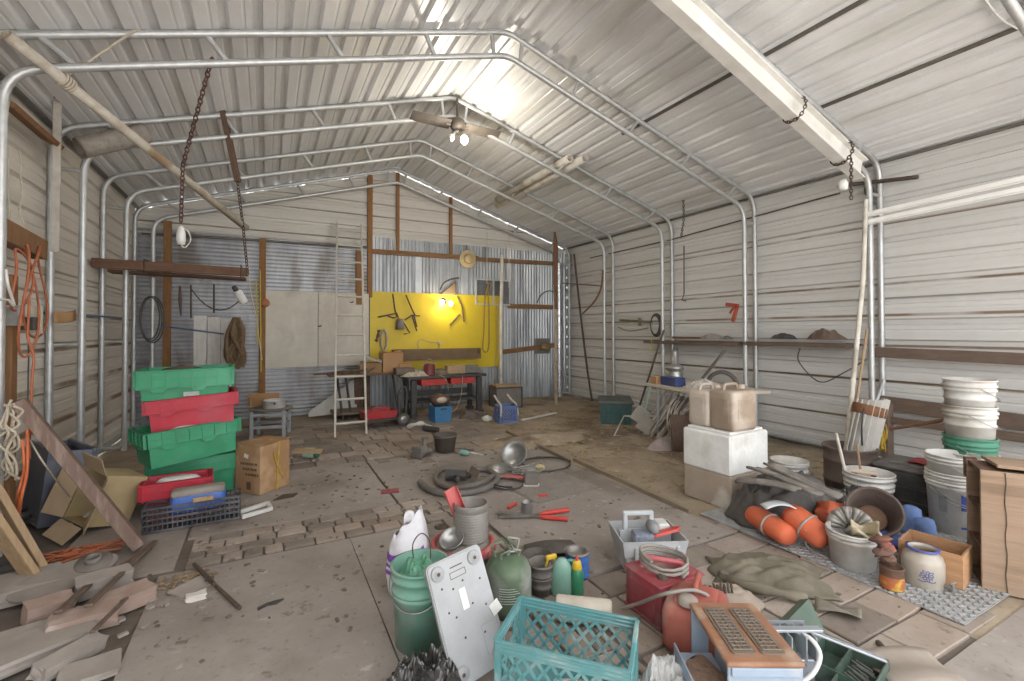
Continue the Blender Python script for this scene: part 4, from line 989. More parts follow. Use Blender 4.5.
# second can, rounded, faded red
FRED = pm('faded_red_plastic', '#a5584a', '#94493d', sc=5, rough=.6, c3='#b39a8e', sc3=2.5)
A, rz, wd, h = fbox((660, 653), (694, 664), 615)
wd = .27; h = .24; dD = .30
t = thing('fuel_can', 'rounded faded red plastic fuel can with flat spout cap, left of the stove', 'fuel can', A, rz)
m = MB(); m.box((wd/2, dD/2, h*.46), (wd, dD, h*.92), bev=.05, seg_=4, smooth=True); m.box((wd/2, dD/2, h*.86), (wd*.7, dD*.7, h*.26), bev=.03, seg_=3, smooth=True); m.build('body', FRED, t)
m = MB(); m.lathe([(0, .03), (.03, .03), (.042, .02), (.046, 0)], 20, xf((wd*.42, dD*.2, h*.95))); m.build('cap', pm('dusty_grey_cap', '#a3988f', '#8f857d', sc=8, rough=.8), t)
m = MB(); m.tube(rounded([(wd*.5, dD*.42, h*.95), (wd*.5, dD*.45, h+.04), (wd*.5, dD*.85, h+.04), (wd*.5, dD*.9, h*.85)], .02, 4), .014, 8); m.build('handle', FRED, t)
# rust-topped stove
zt = .27
c4 = [G(x, y, zt) for x, y in ((728, 664), (803, 664), (757, 605), (695, 604))]
A = c4[0]; d = ((c4[1]-c4[0])+(c4[2]-c4[3])); rz = math.atan2(d.y, d.x); ws = d.length/2; ds = ((c4[3]-c4[0]).length+(c4[2]-c4[1]).length)/2
STB = pm('blue_grey_enamel', '#9fb0c4', '#8e9fb3', sc=4, rough=.4, amt=.4, c3='#b9bec4', sc3=4)
RTOP = pm('rusty_top', '#9c6f52', '#835840', sc=6, rough=.75, c3='#b39a86', sc3=5)
t = thing('stove', 'small blue-grey metal stove with rusty orange top and two grated vents', 'stove', (A.x, A.y, 0.004), rz)
sh = math.atan2((Matrix.Rotation(-rz, 4, 'Z') @ (c4[3]-A)).x, (Matrix.Rotation(-rz, 4, 'Z') @ (c4[3]-A)).y)
SH = Matrix(((1, 0*math.tan(sh), 0, 0), (0, 1, 0, 0), (0, 0, 1, 0), (0, 0, 0, 1)))
m = MB()
m.box((ws/2, .006, zt*.5), (ws, .012, zt-.02), bev=.003); m.box((ws/2, ds-.006, zt*.5), (ws, .012, zt-.02), bev=.003); m.box((ws-.006, ds/2, zt*.5), (.012, ds-.03, zt-.02)); m.box((ws/2, -.004, zt-.03), (ws*.92, .008, .03), bev=.002); m.build('housing', STB, t)
m = MB(); m.box((.10, ds/2, zt*.5), (.012, ds-.03, zt-.02)); m.box((.09, ds/2, zt*.55), (.006, ds*.6, zt*.5), bev=.004); m.build('inner_panel', STB, t)
m = MB(); m.box((ws/2, ds/2, zt-.006), (ws+.012, ds+.012, .02), bev=.008, seg_=2); m.build('top', RTOP, t)
GRT = pm('rusty_grate', '#6e665e', '#7d6a5a', sc=12, rough=.7, metal=.2)
for k in (0, 1):
    x0 = ws*(.13+.40*k); wv = ws*.33
    m = MB(); m.prism(rrect(x0, ds*.10, x0+wv, ds*.88, .015), .006, xf((0, 0, zt+.004))); g_ = m.build('vent', GRT, t)
    m = MB()
    for i in range(4): m.box((x0+wv*(.16+.225*i), ds*.49, zt+.012), (.008, ds*.70, .005), bev=.002)
    for j in range(13): m.box((x0+wv*.5, ds*(.15+.68*j/12), zt+.0125), (wv*.82, .007, .005), bev=.002)
    m.build('grating', GRT, g_)
m = MB(); m.box((-.015, ds*.45, .09), (.16, ds*.8, .008)); m.box((-.09, ds*.45, .11), (.006, ds*.8, .05)); m.box((-.01, ds*.05, .11), (.16, .006, .05)); m.build('drip_tray', STB, t)
m = heap(.07, ds*.36, .012, .012, 30, 4, 40, 12); m.v = [(x-.01, y+ds*.45, z+.094) for x, y, z in m.v]; m.build('sawdust', pm('brown_sawdust', '#9c7f6b', '#84695a', sc=60, rough=1), t)
# green tool case, open
GRC = pm('dark_green_plastic', '#3f5a4d', '#344c41', sc=6, rough=.5, c3='#68756d', sc3=4)
A = G(806, 690, .02); B = G(872, 662, .02); d = B-A; rzt = math.atan2(d.y, d.x)+R(4)
A = G(786, 668, .02); 
t = thing('tool_case', 'dark green plastic tool case lying open with divided trays, right of the stove', 'tool case', V((1.93, .93, .0)), R(12))
wt_, dt_, ht_ = .40, .24, .085
def tray(m, x0, x1, y0, y1, z0, z1, th=.008):
    m.box(((x0+x1)/2, (y0+y1)/2, z0+th/2), (x1-x0, y1-y0, th))
    for y in (y0+th/2, y1-th/2): m.box(((x0+x1)/2, y, (z0+z1)/2), (x1-x0, th, z1-z0), bev=.002)
    for x in (x0+th/2, x1-th/2): m.box((x, (y0+y1)/2, (z0+z1)/2), (th, y1-y0, z1-z0), bev=.002)
m = MB(); tray(m, 0, wt_, 0, dt_, 0, ht_); m.build('base', GRC, t)
m = MB(); m.box((wt_*.42, dt_/2, ht_*.5), (.006, dt_-.02, ht_*.8)); m.box((wt_*.72, dt_*.55, ht_*.5), (wt_*.54, .006, ht_*.8)); m.box((wt_*.2, dt_*.5, ht_*.5), (wt_*.38, .006, ht_*.8)); m.build('divider', GRC, t)
lid = MB(); ml = xf((0, dt_, ht_), (R(62), 0, 0)); 
lid.box((wt_/2, dt_*.29, .004), (wt_, dt_*.58, .008), M=ml)
for y in (.006, dt_*.58-.006): lid.box((wt_/2, y, -.018), (wt_, .01, .036), M=ml)
for x in (.006, wt_-.006): lid.box((x, dt_*.29, -.018), (.01, dt_*.58, .036), M=ml)
lid.build('lid', GRC, t)
m = MB()
for i in range(9): m.tube([V((.2+.02*i, .03+.01*(i % 3), .03)), V((.235+.018*i, .10+.012*((i*2) % 3), .035))], .004, 6)
o = tag(m.build('drill_bits', STEEL, None, V((1.93, .93, 0.0)), R(12)), 'loose drill bits scattered in the front tray of the green tool case', 'drill bits', kind='stuff')
# bright metal drawer frame and white hose by the stove
t = thing('metal_bracket', 'bright grey metal bracket frame with a long arm, between stove and green case', 'bracket', V((0, 0, 0)))
GAL2 = pm('bright_sheet_metal', '#b3b7bd', '#9b9fa6', sc=7, rough=.35, metal=.4)
q0 = G(790, 628, .22); t.location = (q0.x, q0.y, 0); t.rotation_euler = (0, 0, R(-28))
m = MB(); m.box((0, 0, .11), (.16, .10, .006)); 
for x in (-.08, -.02, .04, .08): m.box((x, .0, .15), (.006, .10, .12), bev=.001)
m.box((0, .052, .13), (.18, .005, .18)); m.build('body', GAL2, t)
m = MB(); m.box((0, 0, .215), (.26, .035, .012), bev=.003); m.box((-.10, .06, .215), (.05, .16, .012), bev=.003); m.build('rim', GAL2, t)
m = MB(); m.beam((.08, .0, .21), (.36, -.05, .12), .028, .01); m.build('arm', GAL2, t)
m = MB(); m.box((0, 0, .06), (.15, .09, .115), bev=.003); m.build('foot', GAL2, t)
m = MB(); m.tube(catmull([G(798, 632, .2), G(812, 640, .2), G(820, 655, .16), G(814, 672, .12), G(800, 684, .08)], 7), .009, 8); tag(m.world('white_hose', WHITE), 'curved white hose arching from the metal bracket down beside the stove', 'hose')
# clear plastic bag in front of the cans
m = heap(.13, .11, .12, .12, 9., 21, 48, 20, 2.2); tag(m.build('plastic_bag', pm('milky_plastic_film', '#c4c3c1', '#aaa8a6', sc=7, rough=.25, amt=.5), None, G(664, 694), R(10)), 'crumpled milky clear plastic bag in front of the faded red can', 'bag')
# olive trousers / cloth and beige padded bag
OLV = pm('olive_cloth', '#6d6657', '#5d5749', sc=10, rough=.95, bump=.3, c3='#7d7666', sc3=4)
def cloth(name, label, cat, c, wx, wy, h_, seed, mat, rz, fr=5., amp=.03, th=.008, nu=34, nv=24):
    m = MB()
    def fn(u, v):
        x, y = (u-.5), (v-.5); e = 1+.25*noise.noise(V((u*3, v*3, seed)))
        z = .008+h_*max(0, 1-(2*x)**2)*max(0, 1-(2*y)**2)+amp*max(0, ridged(V((u*fr*.6, v*fr, seed*2.)), 3)-.1)*min(1, 6*(.5-abs(x)))*min(1, 6*(.5-abs(y)))
        return (x*wx*e+.06*noise.noise(V((v*3, seed, 1))), y*wy*e+.06*noise.noise(V((u*3, seed, 7))), z)
    m.sheet(fn, nu, nv, th); return tag(m.build(name, mat, None, c, rz), label, cat)
cloth('olive_trousers', 'crumpled olive green work trousers spread on the pavers before the metal sheet', 'trousers', G(768, 578), .62, .40, .05, 3, OLV, R(-38), 5., .07)
m = MB(); P = catmull([G(727, 572, .05), G(722, 578, .02), G(740, 583, .07), G(775, 592, .05), G(806, 598, .03)], 6); m.tube(P, [.02+.012*math.sin(i*.5)**2 for i in range(len(P))], 8); tag(m.world('trouser_leg', OLV), 'rolled olive cloth fold lying along the front of the trousers', 'cloth')
m = heap(.20, .13, .07, .05, 6., 31, 40, 16, 3., smooth=True); tag(m.build('padded_bag', pm('beige_canvas', '#a89b8d', '#978a7d', sc=9, rough=.9), None, G(726, 602), R(-25)), 'beige padded canvas bag lying behind the rusty stove top', 'bag')
m = MB()
for i in range(7): m.tube(catmull([V((.02*i-.06, .0, .0)), V((.02*i-.05, .03, .03+.01*(i % 2))), V((.02*i-.03, .05, .0))], 4), .006, 6)
tag(m.build('metal_fittings', DARK, None, G(722, 594, .075), R(-20)), 'dark metal buckles heaped on the beige canvas bag', 'fittings')
m = MB(); m.sheet(lambda u, v: ((u-.5)*.20, (v-.5)*.10, .01+.03*abs(math.sin(2.2*u+2*v))), 10, 6, .003); tag(m.build('bent_scrap', pm('olive_scrap', '#827b6d', '#6f695c', sc=8, rough=.6), None, G(838, 614), R(-62)), 'bent olive scrap of sheet on the pavers right of the green case', 'scrap')
m = MB(); m.sheet(lambda u, v: ((u-.5)*.30, (v-.5)*.22, .03+.025*math.sin(2.5*u)+.01*math.sin(7*v)), 12, 8, .006); tag(m.build('cardboard_sheet', pm('grey_cardboard', '#a09488', '#8c8177', sc=5, rough=.9), None, G(912, 678), R(-30)), 'greyish bent cardboard sheet at the lower right on the pavers', 'cardboard')
m = MB(); m.tube([G(878, 642, .012), G(886, 652, .012), G(897, 657, .012)], [.012, .016, .008], 6); tag(m.world('twig', DARK), 'dark broken twig on the pavers beside the cardboard sheet', 'twig')
# ================================================================ MID FLOOR LITTER
p = G(445, 451); hb2 = ZT(p, 434)
bucket('dark brown empty bucket standing alone in the middle of the floor', p, .14, .115, hb2, pm('dark_brown_plastic', '#5a524c', '#4a433e', sc=6, rough=.6), handle='flat', grip=False, bands=((.92, .008),))
t = thing('pump', 'grey cast metal pump housing lying beside the dark brown bucket', 'pump', G(423, 457), R(30))
CAST = pm('grey_cast_metal', '#7d7872', '#69645f', sc=12, rough=.6, metal=.2)
m = MB(); m.cyl((-.10, 0, .07), (.04, 0, .075), .07, .06, 18); m.box((-.105, 0, .07), (.02, .16, .13), bev=.01); m.build('housing', CAST, t)
m = MB(); m.cyl((.02, 0, .1), (.05, .02, .20), .032, .026, 14); m.cyl((.05, .02, .20), (.05, .02, .215), .042); m.build('outlet', CAST, t)
m = MB(); m.cyl((.04, 0, .06), (.12, -.02, .05), .04, .03, 14); m.build('inlet', CAST, t)
def disc_dish(label, p, r, tilt, mat, name='metal_bowl', cat='bowl'):
    m = MB(); m.lathe([(0, -r*.45), (r*.3, -r*.43), (r*.7, -r*.25), (r*.95, 0), (r, .0), (r*.97, .006), (r*.7, -r*.22), (r*.28, -r*.39), (0, -r*.41)], 28)
    return tag(m.build(name, mat, None, p, rot=tilt), label, cat)
disc_dish('shiny steel bowl propped on edge among the cords in mid floor', G(514, 466)+V((0, 0, .14)), .15, zto((-.6, -.55, .45)).to_euler(), STEEL)
disc_dish('shallow dull steel bowl face down beside the propped shiny bowl', G(497, 470)+V((0, 0, .012)), .15, (PI, 0, 0), STEEL)
def coil(label, c, rx, ry, r, turns, mat, seed=0, name='cable', cat='cable', h_=.03):
    random.seed(seed); P = []; n = int(turns*14)
    for i in range(n):
        a = 2*PI*i/14; k = 1+.13*math.sin(a*.37+seed)+.06*math.sin(a*1.7); P.append(c+V((rx*k*math.cos(a), ry*k*math.sin(a), r+h_*i/n+.004)))
    return tag(MB().tube(P, r, 7).world(name, mat), label, cat)
coil('thin black cable loop lying behind the shiny steel bowl', G(545, 466), .30, .24, .009, 1.6, BLACKP, 1)
coil('small black cable loop in front of the shiny steel bowl', G(508, 486), .16, .17, .008, 1.8, BLACKP, 2)
HS2 = pm('ribbed_grey_hose', '#6f6b67', '#5d5955', sc=8, rough=.6)
m = MB(); m.tube(catmull([G(420, 482, .03), G(430, 490, .03), G(450, 494, .03), G(480, 490, .03), G(497, 480, .03), G(488, 470, .03), G(470, 470, .03)], 8), .03, 10); tag(m.world('hose', HS2), 'thick dark grey suction hose curving in front of the black tool', 'hose')
m = MB(); m.tube(catmull([G(492, 476, .05), G(482, 482, .1), G(464, 487, .07), G(446, 487, .03), G(436, 480, .03), G(440, 470, .04), G(456, 468, .03)], 8), .024, 10); tag(m.world('hose', HS2), 'second dark hose looped over the thick suction hose', 'hose')
t = thing('power_tool', 'black and grey power tool lying inside the dark hose loops', 'power tool', G(458, 481), R(-30))
m = MB(); m.cyl((-.12, 0, .06), (.08, 0, .06), .055, .05); m.cyl((.08, 0, .06), (.13, 0, .06), .03); m.build('motor', BLACKP, t)
m = MB(); m.box((.0, -.08, .05), (.05, .14, .05), rot=(0, 0, .3), bev=.015); m.build('grip', BLACKP, t)
m = MB(); m.box((.16, .0, .09), (.10, .13, .012), rot=(.3, .5, 0), bev=.002); m.build('plate', DARK, t)
t = thing('long_tool', 'long thin tool with pinkish red handle lying left of the small crank box', 'tool', G(502, 480), R(-37))
m = MB(); m.tube([(-.22, 0, .03), (.02, 0, .03)], .007, 6); m.build('shaft', STEEL, t)
m = MB(); m.tube([(.0, 0, .03), (.03, 0, .03), (.20, 0, .03), (.22, 0, .03)], [.012, .022, .024, .012], 10); m.build('handle', _mats['pink_red_plastic'], t)
t = thing('junction_box', 'small grey metal box with wire loop on the floor by the cords', 'box', G(531, 483), R(-28))
m = MB(); m.box((0, 0, .05), (.13, .10, .10), bev=.01); m.build('body', CAST, t)
m = MB(); m.tube(rounded([(-.07, -.05, .01), (-.07, -.12, .01), (.07, -.12, .01), (.07, -.05, .01)], .02, 4), .006, 6); m.build('bail', WHITE, t)
m = MB()
for k in range(9):
    random.seed(k); P = [V((random.uniform(-.16, .16), random.uniform(-.12, .12), random.uniform(.01, .07))) for _ in range(5)]; m.tube(catmull(P, 5), .007, 6)
tag(m.build('wire_tangle', pm('grey_wire', '#a5a19b', '#86827c', sc=20, rough=.5), None, G(526, 473)), 'tangle of grey wires between the propped bowl and the small metal box', 'wires')
m = MB(); m.ell((0, 0, .035), (.055, .04, .035), wob=.3, seed=3); tag(m.build('sponge', pm('pale_yellow_foam', '#cdbf8c', '#b8aa78', sc=12, rough=.95), None, G(540, 471)), 'pale yellow sponge lump among the cords', 'sponge')
tread('tread_mat', 'worn grey raised-pattern mat flush in the floor in front of the cords', (2.05, 3.42), (1, .12), 0, .72, .55, pm('worn_tread', '#8f8882', '#7c756f', sc=6, rough=.8), .006, .05)
t = thing('tin_can', 'small silver tin can standing next to the red shears', 'can', G(527, 512))
m = MB(); hcn = .085; m.lathe([(0, 0), (.045, 0), (.047, .003), (.045, .008), (.045, .03), (.047, .035), (.045, .04), (.045, .055), (.047, .06), (.045, .065), (.045, hcn-.006), (.048, hcn-.003), (.046, hcn), (.042, hcn-.002), (.041, .005), (0, .005)], 22); m.build('body', STEEL, t)
t = thing('shears', 'long-handled shears with bright red grips lying open on the pavers', 'shears', G(527, 518), R(-36))
RGR = _mats['bright_red_plastic']
for s in (-1, 1):
    m = MB(); m.beam((0, 0, .02), (.30, s*.09+.06, .02), .02, .012); m.build('arm', CAST, t)
    m = MB(); m.tube([(.10, s*.03+.02, .02), (.15, s*.045+.03, .02), (.32, s*.095+.065, .02)], [.012, .02, .018], 8); m.build('grip', RGR, t)
m = MB(); m.beam((-.24, .03, .02), (.05, 0, .02), .05, .015); m.beam((-.22, -.05, .015), (.05, 0, .02), .035, .012); m.build('jaw', CAST, t)
for i, (px, py, ln, a, lb) in enumerate(((512, 507, .12, 30, 'short red plastic strip lying left of the silver tin can'), (543, 497, .09, -20, 'red plastic wedge lying on the edge of the worn patterned mat'))):
    m = MB(); m.box((0, 0, .012), (ln, .035, .02), bev=.006); tag(m.build('red_plastic_piece', RGR, None, G(px, py), R(a)), lb, 'plastic piece')
m = MB(); m.box((0, 0, .008), (.16, .10, .01), bev=.002)
for i in range(5): m.box((-.06+.03*i, 0, .016), (.006, .1, .008))
tag(m.build('red_grille', pm('dusty_red_grille', '#a04a50', '#8b3c44', sc=12, rough=.7), None, G(390, 492), R(-12)), 'flat dusty red grille piece lying alone on the left middle floor', 'grille')
t = thing('plastic_bottle', 'small teal plastic bottle lying right of the dark brown bucket', 'bottle', G(461, 455), R(-60))
m = MB(); m.lathe([(0, 0), (.03, 0), (.034, .01), (.034, .08), (.015, .11), (0, .12)], 14, xf((0, 0, .034), (0, R(90), 0))); m.build('body', pm('pale_teal', '#8db9b0', '#79a69c', sc=8), t)
for i, (a, b, lb) in enumerate((((468, 452), (483, 455), 'flat white strip lying right of the teal bottle'), ((458, 448), (474, 450), 'narrow grey strip lying behind the teal bottle'))):
    m = MB(); m.beam(G(*a, .01), G(*b, .01), .03, .012); tag(m.world('strip', WHITE if i == 0 else CAST), lb, 'strip')
m = MB(); m.lathe([(0, 0), (.05, 0), (.05, .006), (0, .006)], 12); tag(m.build('metal_disc', DARK, None, G(441, 527)), 'flat dark metal disc on the floor behind the metal bowl', 'disc')
t = thing('jar', 'green capped white jar lying on its side on the floor before the ladder', 'jar', G(311, 458), R(-25))
m = MB(); m.lathe([(0, 0), (.055, 0), (.058, .01), (.058, .12), (.045, .13)], 18, xf((-.08, 0, .06), (0, R(90), 0))); m.build('body', pm('pale_green_label', '#c9d6c6', '#9fc0a4', sc=10), t)
m = MB(); m.lathe([(.05, .12), (.062, .125), (.062, .165), (0, .168)], 18, xf((-.08, 0, .06), (0, R(90), 0))); m.build('cap', _mats['green_bottle_plastic'], t)
m = MB(); m.box((0, 0, 0), (.30, .12, .012), rot=(.15, .05, 0)); tag(m.build('wood_scrap', PALEW, None, G(308, 451, .12), R(-20)), 'thin pale wood scrap resting on top of the green capped jar', 'wood scrap')
# ================================================================ LEFT SIDE
GT = pm('green_tote_plastic', '#2a9468', '#24805a', sc=5, rough=.45, amt=.4, c3='#3f9a74', sc3=3, dust=.08)
RT = pm('red_tote_plastic', '#bf1b37', '#a5172f', sc=5, rough=.45, amt=.4, c3='#b23a4c', sc3=3, dust=.08)
def tote(label, loc, rz, w_, d_, h_, mat, rot=None, skirt=.42, open_=True, fill=None):
    """attached-lid tote: tapered tub, ribbed skirt band round the top, rim"""
    t = thing('storage_tote', label, 'tote', loc, rz, None, rot)
    m = MB(); tub(m, .02, w_-.02, .02, d_-.02, 0, h_, .012, .006); m.build('tub', mat, t)
    m = MB(); zs = h_*(1-skirt)
    def band(x, y, L_, a):
        M = xf((x, y, 0), (0, 0, a)); n = max(3, int(L_/.085))
        # scalloped skirt: panel with dropped tabs
        poly = [(0, h_), (0, zs)]; 
        for i in range(n):
            x0 = L_*i/n; x1 = L_*(i+1)/n; dz = -.03 if i % 3 == 1 else 0
            poly += [(x0+L_*.02, zs+dz), (x1-L_*.02, zs+dz)]
        poly += [(L_, zs), (L_, h_)]
        m.prism(poly, .014, M @ xf((0, -.006, 0), (PI/2, 0, 0)))
        for i in range(n+1): m.box((L_*i/n, -.022, (zs+h_)/2), (.009, .014, h_-zs), M=M)
        for z in (zs+.01, (zs+h_)/2): m.box((L_/2, -.021, z), (L_, .012, .008), M=M)
        m.box((L_/2, -.012, h_-.008), (L_+.02, .03, .016), M=M, bev=.004)
    band(0, 0, w_, 0); band(w_, 0, d_, PI/2); band(w_, d_, w_, PI); band(0, d_, d_, -PI/2); m.build('skirt', mat, t)
    return t
X0, Y0 = -.90, 4.72
tote('bottom green plastic tote of the stack, mostly hidden behind the open red one', (X0+.02, 4.95, .0), R(6), .64, .42, .36, GT)
t = tote('second green tote from the bottom, turned so its printed end shows', (X0+.08, 4.62, .37), R(27), .66, .42, .29, GT, rot=(R(-1), R(-3), R(24)))
m = MB(); m.box((.0, .21, .15), (.004, .06, .03), rot=(0, 0, 0)); m.build('label', pm('faded_print', '#8fb8a4', '#7ba690', sc=10), t)
tote('red plastic tote near the top of the stack, under the green one', (X0+.05, 4.74, .64), R(4), .62, .42, .26, RT, rot=(0, R(-4), R(5)))
t = tote('topmost green plastic tote of the stack with a white label', (X0-.02, 4.74, .90), R(2), .64, .42, .25, GT, rot=(0, R(-1), R(2)), skirt=.62)
m = MB(); m.box((.36, -.006, .04), (.11, .004, .035)); m.build('label', pm('dull_white_label', '#b9bbb8', '#9fa19f', sc=12), t)
m = MB(); m.lathe([(0, .03), (.1, .02), (.14, 0), (.1, -.01), (0, -.01)], 22); tag(m.build('white_plate', WHITE, None, (X0+.30, 4.86, .655)), 'white disc sticking out between red tote and turned green tote', 'plate')
m = heap(.2, .14, .05, .04, 8, 8, 30, 12); tag(m.build('rag_heap', DARK, None, (X0+.25, 4.95, 1.12)), 'dark rags heaped in the topmost green tote', 'rags')
t = tote('open red plastic tote low in front of the stack, with a white item inside', (-.83, 4.46, .0), R(4), .42, .24, .30, RT)
m = MB(); m.lathe([(0, .03), (.12, .025), (.15, 0), (0, -.01)], 20, ell=(1, .5)); tag(m.build('white_tray', WHITE, None, (-.62, 4.58, .28)), 'white oval tray lying in the open red tote', 'tray')
# black slatted crate with blue tub
BLK = pm('black_crate', '#2c2d35', '#3a3b44', sc=6, rough=.5, c3='#5b5c62', sc3=5)
t = thing('slatted_crate', 'low black slatted plastic crate holding the blue tub', 'crate', (-.79, 4.235, 0), R(1.5))
wB, dB, hB = .61, .19, .185
def slat_wall(m, L_, M, hs):
    for z in (.012, .06, .10, .14, hs-.008): m.box((L_/2, 0, z), (L_, .008, .014), M=M)
    for i in range(int(L_/.03)+1): m.box((min(i*.03, L_-.004), 0, hs/2), (.006, .007, hs), M=M)
for M_, L_ in ((xf((0, 0, 0)), wB), (xf((0, dB, 0)), wB), (xf((0, 0, 0), (0, 0, PI/2)), dB), (xf((wB, 0, 0), (0, 0, PI/2)), dB)):
    m = MB(); slat_wall(m, L_, M_, hB); m.build('wall', BLK, t)
m = MB(); m.box((wB/2, dB/2, .006), (wB, dB, .008)); m.build('base', BLK, t)
t = thing('plastic_tub', 'bright blue plastic tub turned upside down, grey dusty bottom up, in the black crate', 'tub', (-.46, 4.33, .10), R(5))
m = MB(); m.box((0, 0, .075), (.37, .15, .15), bev=.04, seg_=3, smooth=True, taper=(.94, .9)); m.build('body', pm('bright_blue_plastic', '#2a60b8', '#2452a0', sc=5, rough=.4), t)
m = MB(); m.box((0, 0, .145), (.35, .135, .06), bev=.028, seg_=3, smooth=True); m.build('dusty_base', pm('grey_dusty_top', '#9a948d', '#7f7972', sc=9, rough=.9), t)
m = MB(); m.box((0, 0, .0), (.13, .02, .03), bev=.003); tag(m.build('wood_block', PALEW, None, (-.42, 4.225, .205), R(3)), 'short pale wooden block lying on the rim of the black crate', 'wood block')
# cardboard box with yellow strap
A, B, C = G(235, 492), G(262, 496), G(285, 485); d = B-A; rz = math.atan2(d.y, d.x); h = ZT(B, 447)
CB2 = pm('brown_cardboard', '#a47e58', '#94704c', sc=4, rough=.9, c3='#b3916e', sc3=5)
t = thing('cardboard_box', 'brown cardboard box with dark print and yellow strap beside the green totes', 'box', A, rz)
wd = .30; dp_ = .34
m = MB(); m.box((wd/2, dp_/2, h/2), (wd, dp_, h), bev=.006); m.build('body', CB2, t)
m = MB(); m.box((wd*.26, dp_*.5, h+.006), (wd*.5, dp_*1.0, .006), rot=(0, .03, 0)); m.box((wd*.75, dp_*.5, h+.008), (wd*.5, dp_*1.02, .006), rot=(0, -.04, 0)); m.build('flap', CB2, t)
m = MB()
PRN = pm('dark_ink', '#4d3a2a', '#5d4733', sc=20, rough=.9)
random.seed(5)
for r_ in range(3):
    x = wd*(.25+.1*r_)
    while x < wd*.9: l_ = random.uniform(.008, .022); m.box((x, -.0015, h*(.62-.11*r_)), (l_, .002, .02)); x += l_+.008
    m.build('printing', PRN, t); m = MB()
m.box((wd*.55, -.0015, h*.17), (.05, .002, .07)); m.build('printed_mark', PRN, t)
m = MB(); m.box((wd*.45, -.002, h*.78), (.05, .002, .035), rot=(0, .3, 0)); m.build('paper_label', _mats['paper_label'], t)
m = MB(); P = rounded([(wd+.004, dp_*.55, .0), (wd+.006, dp_*.55, h*.5), (wd+.004, dp_*.62, h), (wd*.5, dp_*.6, h+.014)], .02, 3); m.tube(P, .008, 5); m.tube([(wd+.012, dp_*.4, h*.8), (wd+.012, dp_*.55, h*.45), (wd+.01, dp_*.75, h*.2)], .007, 5); m.build('strap', _mats['yellow_rope'], t)
m = MB()
for a, b in (((240, 512), (268, 503)), ((242, 517), (270, 509)), ((268, 503), (271, 509))): m.beam(G(*a, .02), G(*b, .02), .03, .03)
tag(m.world('window_bracket', WHITE), 'white metal channel bracket lying on the floor before the cardboard box', 'bracket')
m = MB(); m.prism([(0, 0), (.16, .02), (.2, .1), (.08, .12)], .008); tag(m.build('slate_scrap', DARK, None, G(273, 501, .0)), 'dark flat scrap on the floor right of the cardboard box', 'scrap')
# steel frame stool with pan
p = G(271, 436); t = thing('frame_stool', 'grey square-tube metal frame stool near the back wall holding a pan', 'stool', p, R(-12)); hst = ZT(p, 409)
SQ = pm('grey_paint_metal', '#a3a7ab', '#8d9195', sc=8, rough=.5)
for x in (-.2, .2):
    for y in (-.19, .19): m = MB(); m.box((x, y, hst/2), (.045, .045, hst), bev=.004); m.build('leg', SQ, t)
m = MB()
for y in (-.19, .19):
    for z in (.16, hst-.05): m.box((0, y, z), (.40, .035, .04), bev=.003)
for x in (-.2, .2): m.box((x, 0, .16), (.035, .38, .04)); m.box((x, 0, hst-.05), (.035, .38, .04))
m.build('frame', SQ, t)
m = MB(); m.lathe([(0, hst), (.27, hst), (.285, hst+.012), (.27, hst+.025), (0, hst+.025)], 26, ell=(1.0, .85)); m.build('seat', pm('grey_brown_seat', '#7d756c', '#6b635b', sc=7, rough=.8), t)
t = thing('cooking_pan', 'shiny aluminium pan sitting on the grey frame stool', 'pan', p+V((.04, -.05, hst+.026)))
m = MB(); m.lathe([(0, 0), (.135, 0), (.145, .012), (.15, .10), (.158, .105), (.15, .11), (.143, .1), (.135, .015), (0, .012)], 26); m.build('body', pm('polished_aluminium', '#dededd', '#c9c9c8', sc=9, rough=.3, metal=.35, dust=.05), t)
m = MB(); m.tube([(.0, -.15, .08), (.0, -.28, .085)], .012, 8); m.build('handle', DARK, t)
t = thing('cardboard_carton', 'open flattened cardboard carton standing behind the aluminium pan', 'carton', p+V((-.1, .15, hst+.026)), R(-12))
m = MB(); m.box((0, .05, .09), (.40, .012, .18), rot=(.15, 0, 0)); m.build('panel', CARD, t); m = MB(); m.box((-.15, -.03, .06), (.02, .16, .12), rot=(0, 0, .2)); m.build('flap', CARD, t)
# tipped open carton on the left
t = thing('cardboard_box', 'open pale yellow cardboard box tipped over beside the leaning brown beam', 'box', G(126, 520, .0)+V((0, .05, .17)), rot=(zto((-.62, -.62, .28)) @ Matrix.Rotation(R(35), 4, 'Z')).to_euler())
YCB = pm('yellowed_cardboard', '#b3a078', '#a18c63', sc=4, rough=.9)
ICB = pm('pale_inner_cardboard', '#b9a386', '#aa9476', sc=4, rough=.9)
wq, dq, hq = .36, .24, .30
m = MB()
for c, s in (((0, -dq/2, hq/2), (wq, .006, hq)), ((0, dq/2, hq/2), (wq, .006, hq)), ((-wq/2, 0, hq/2), (.006, dq, hq)), ((wq/2, 0, hq/2), (.006, dq, hq)), ((0, 0, .003), (wq, dq, .006))): m.box(c, s)
m.build('body', YCB, t)
for c, s, r_ in (((0, -dq/2-.07, hq+.04), (wq, .15, .005), (-.5, 0, 0)), ((0, dq/2+.07, hq+.04), (wq, .15, .005), (.5, 0, 0)), ((-wq/2-.06, 0, hq+.05), (.13, dq, .005), (0, .6, 0)), ((wq/2+.06, 0, hq+.05), (.13, dq, .005), (0, -.6, 0))):
    m = MB(); m.box(c, s, rot=r_); m.build('flap', ICB, t)
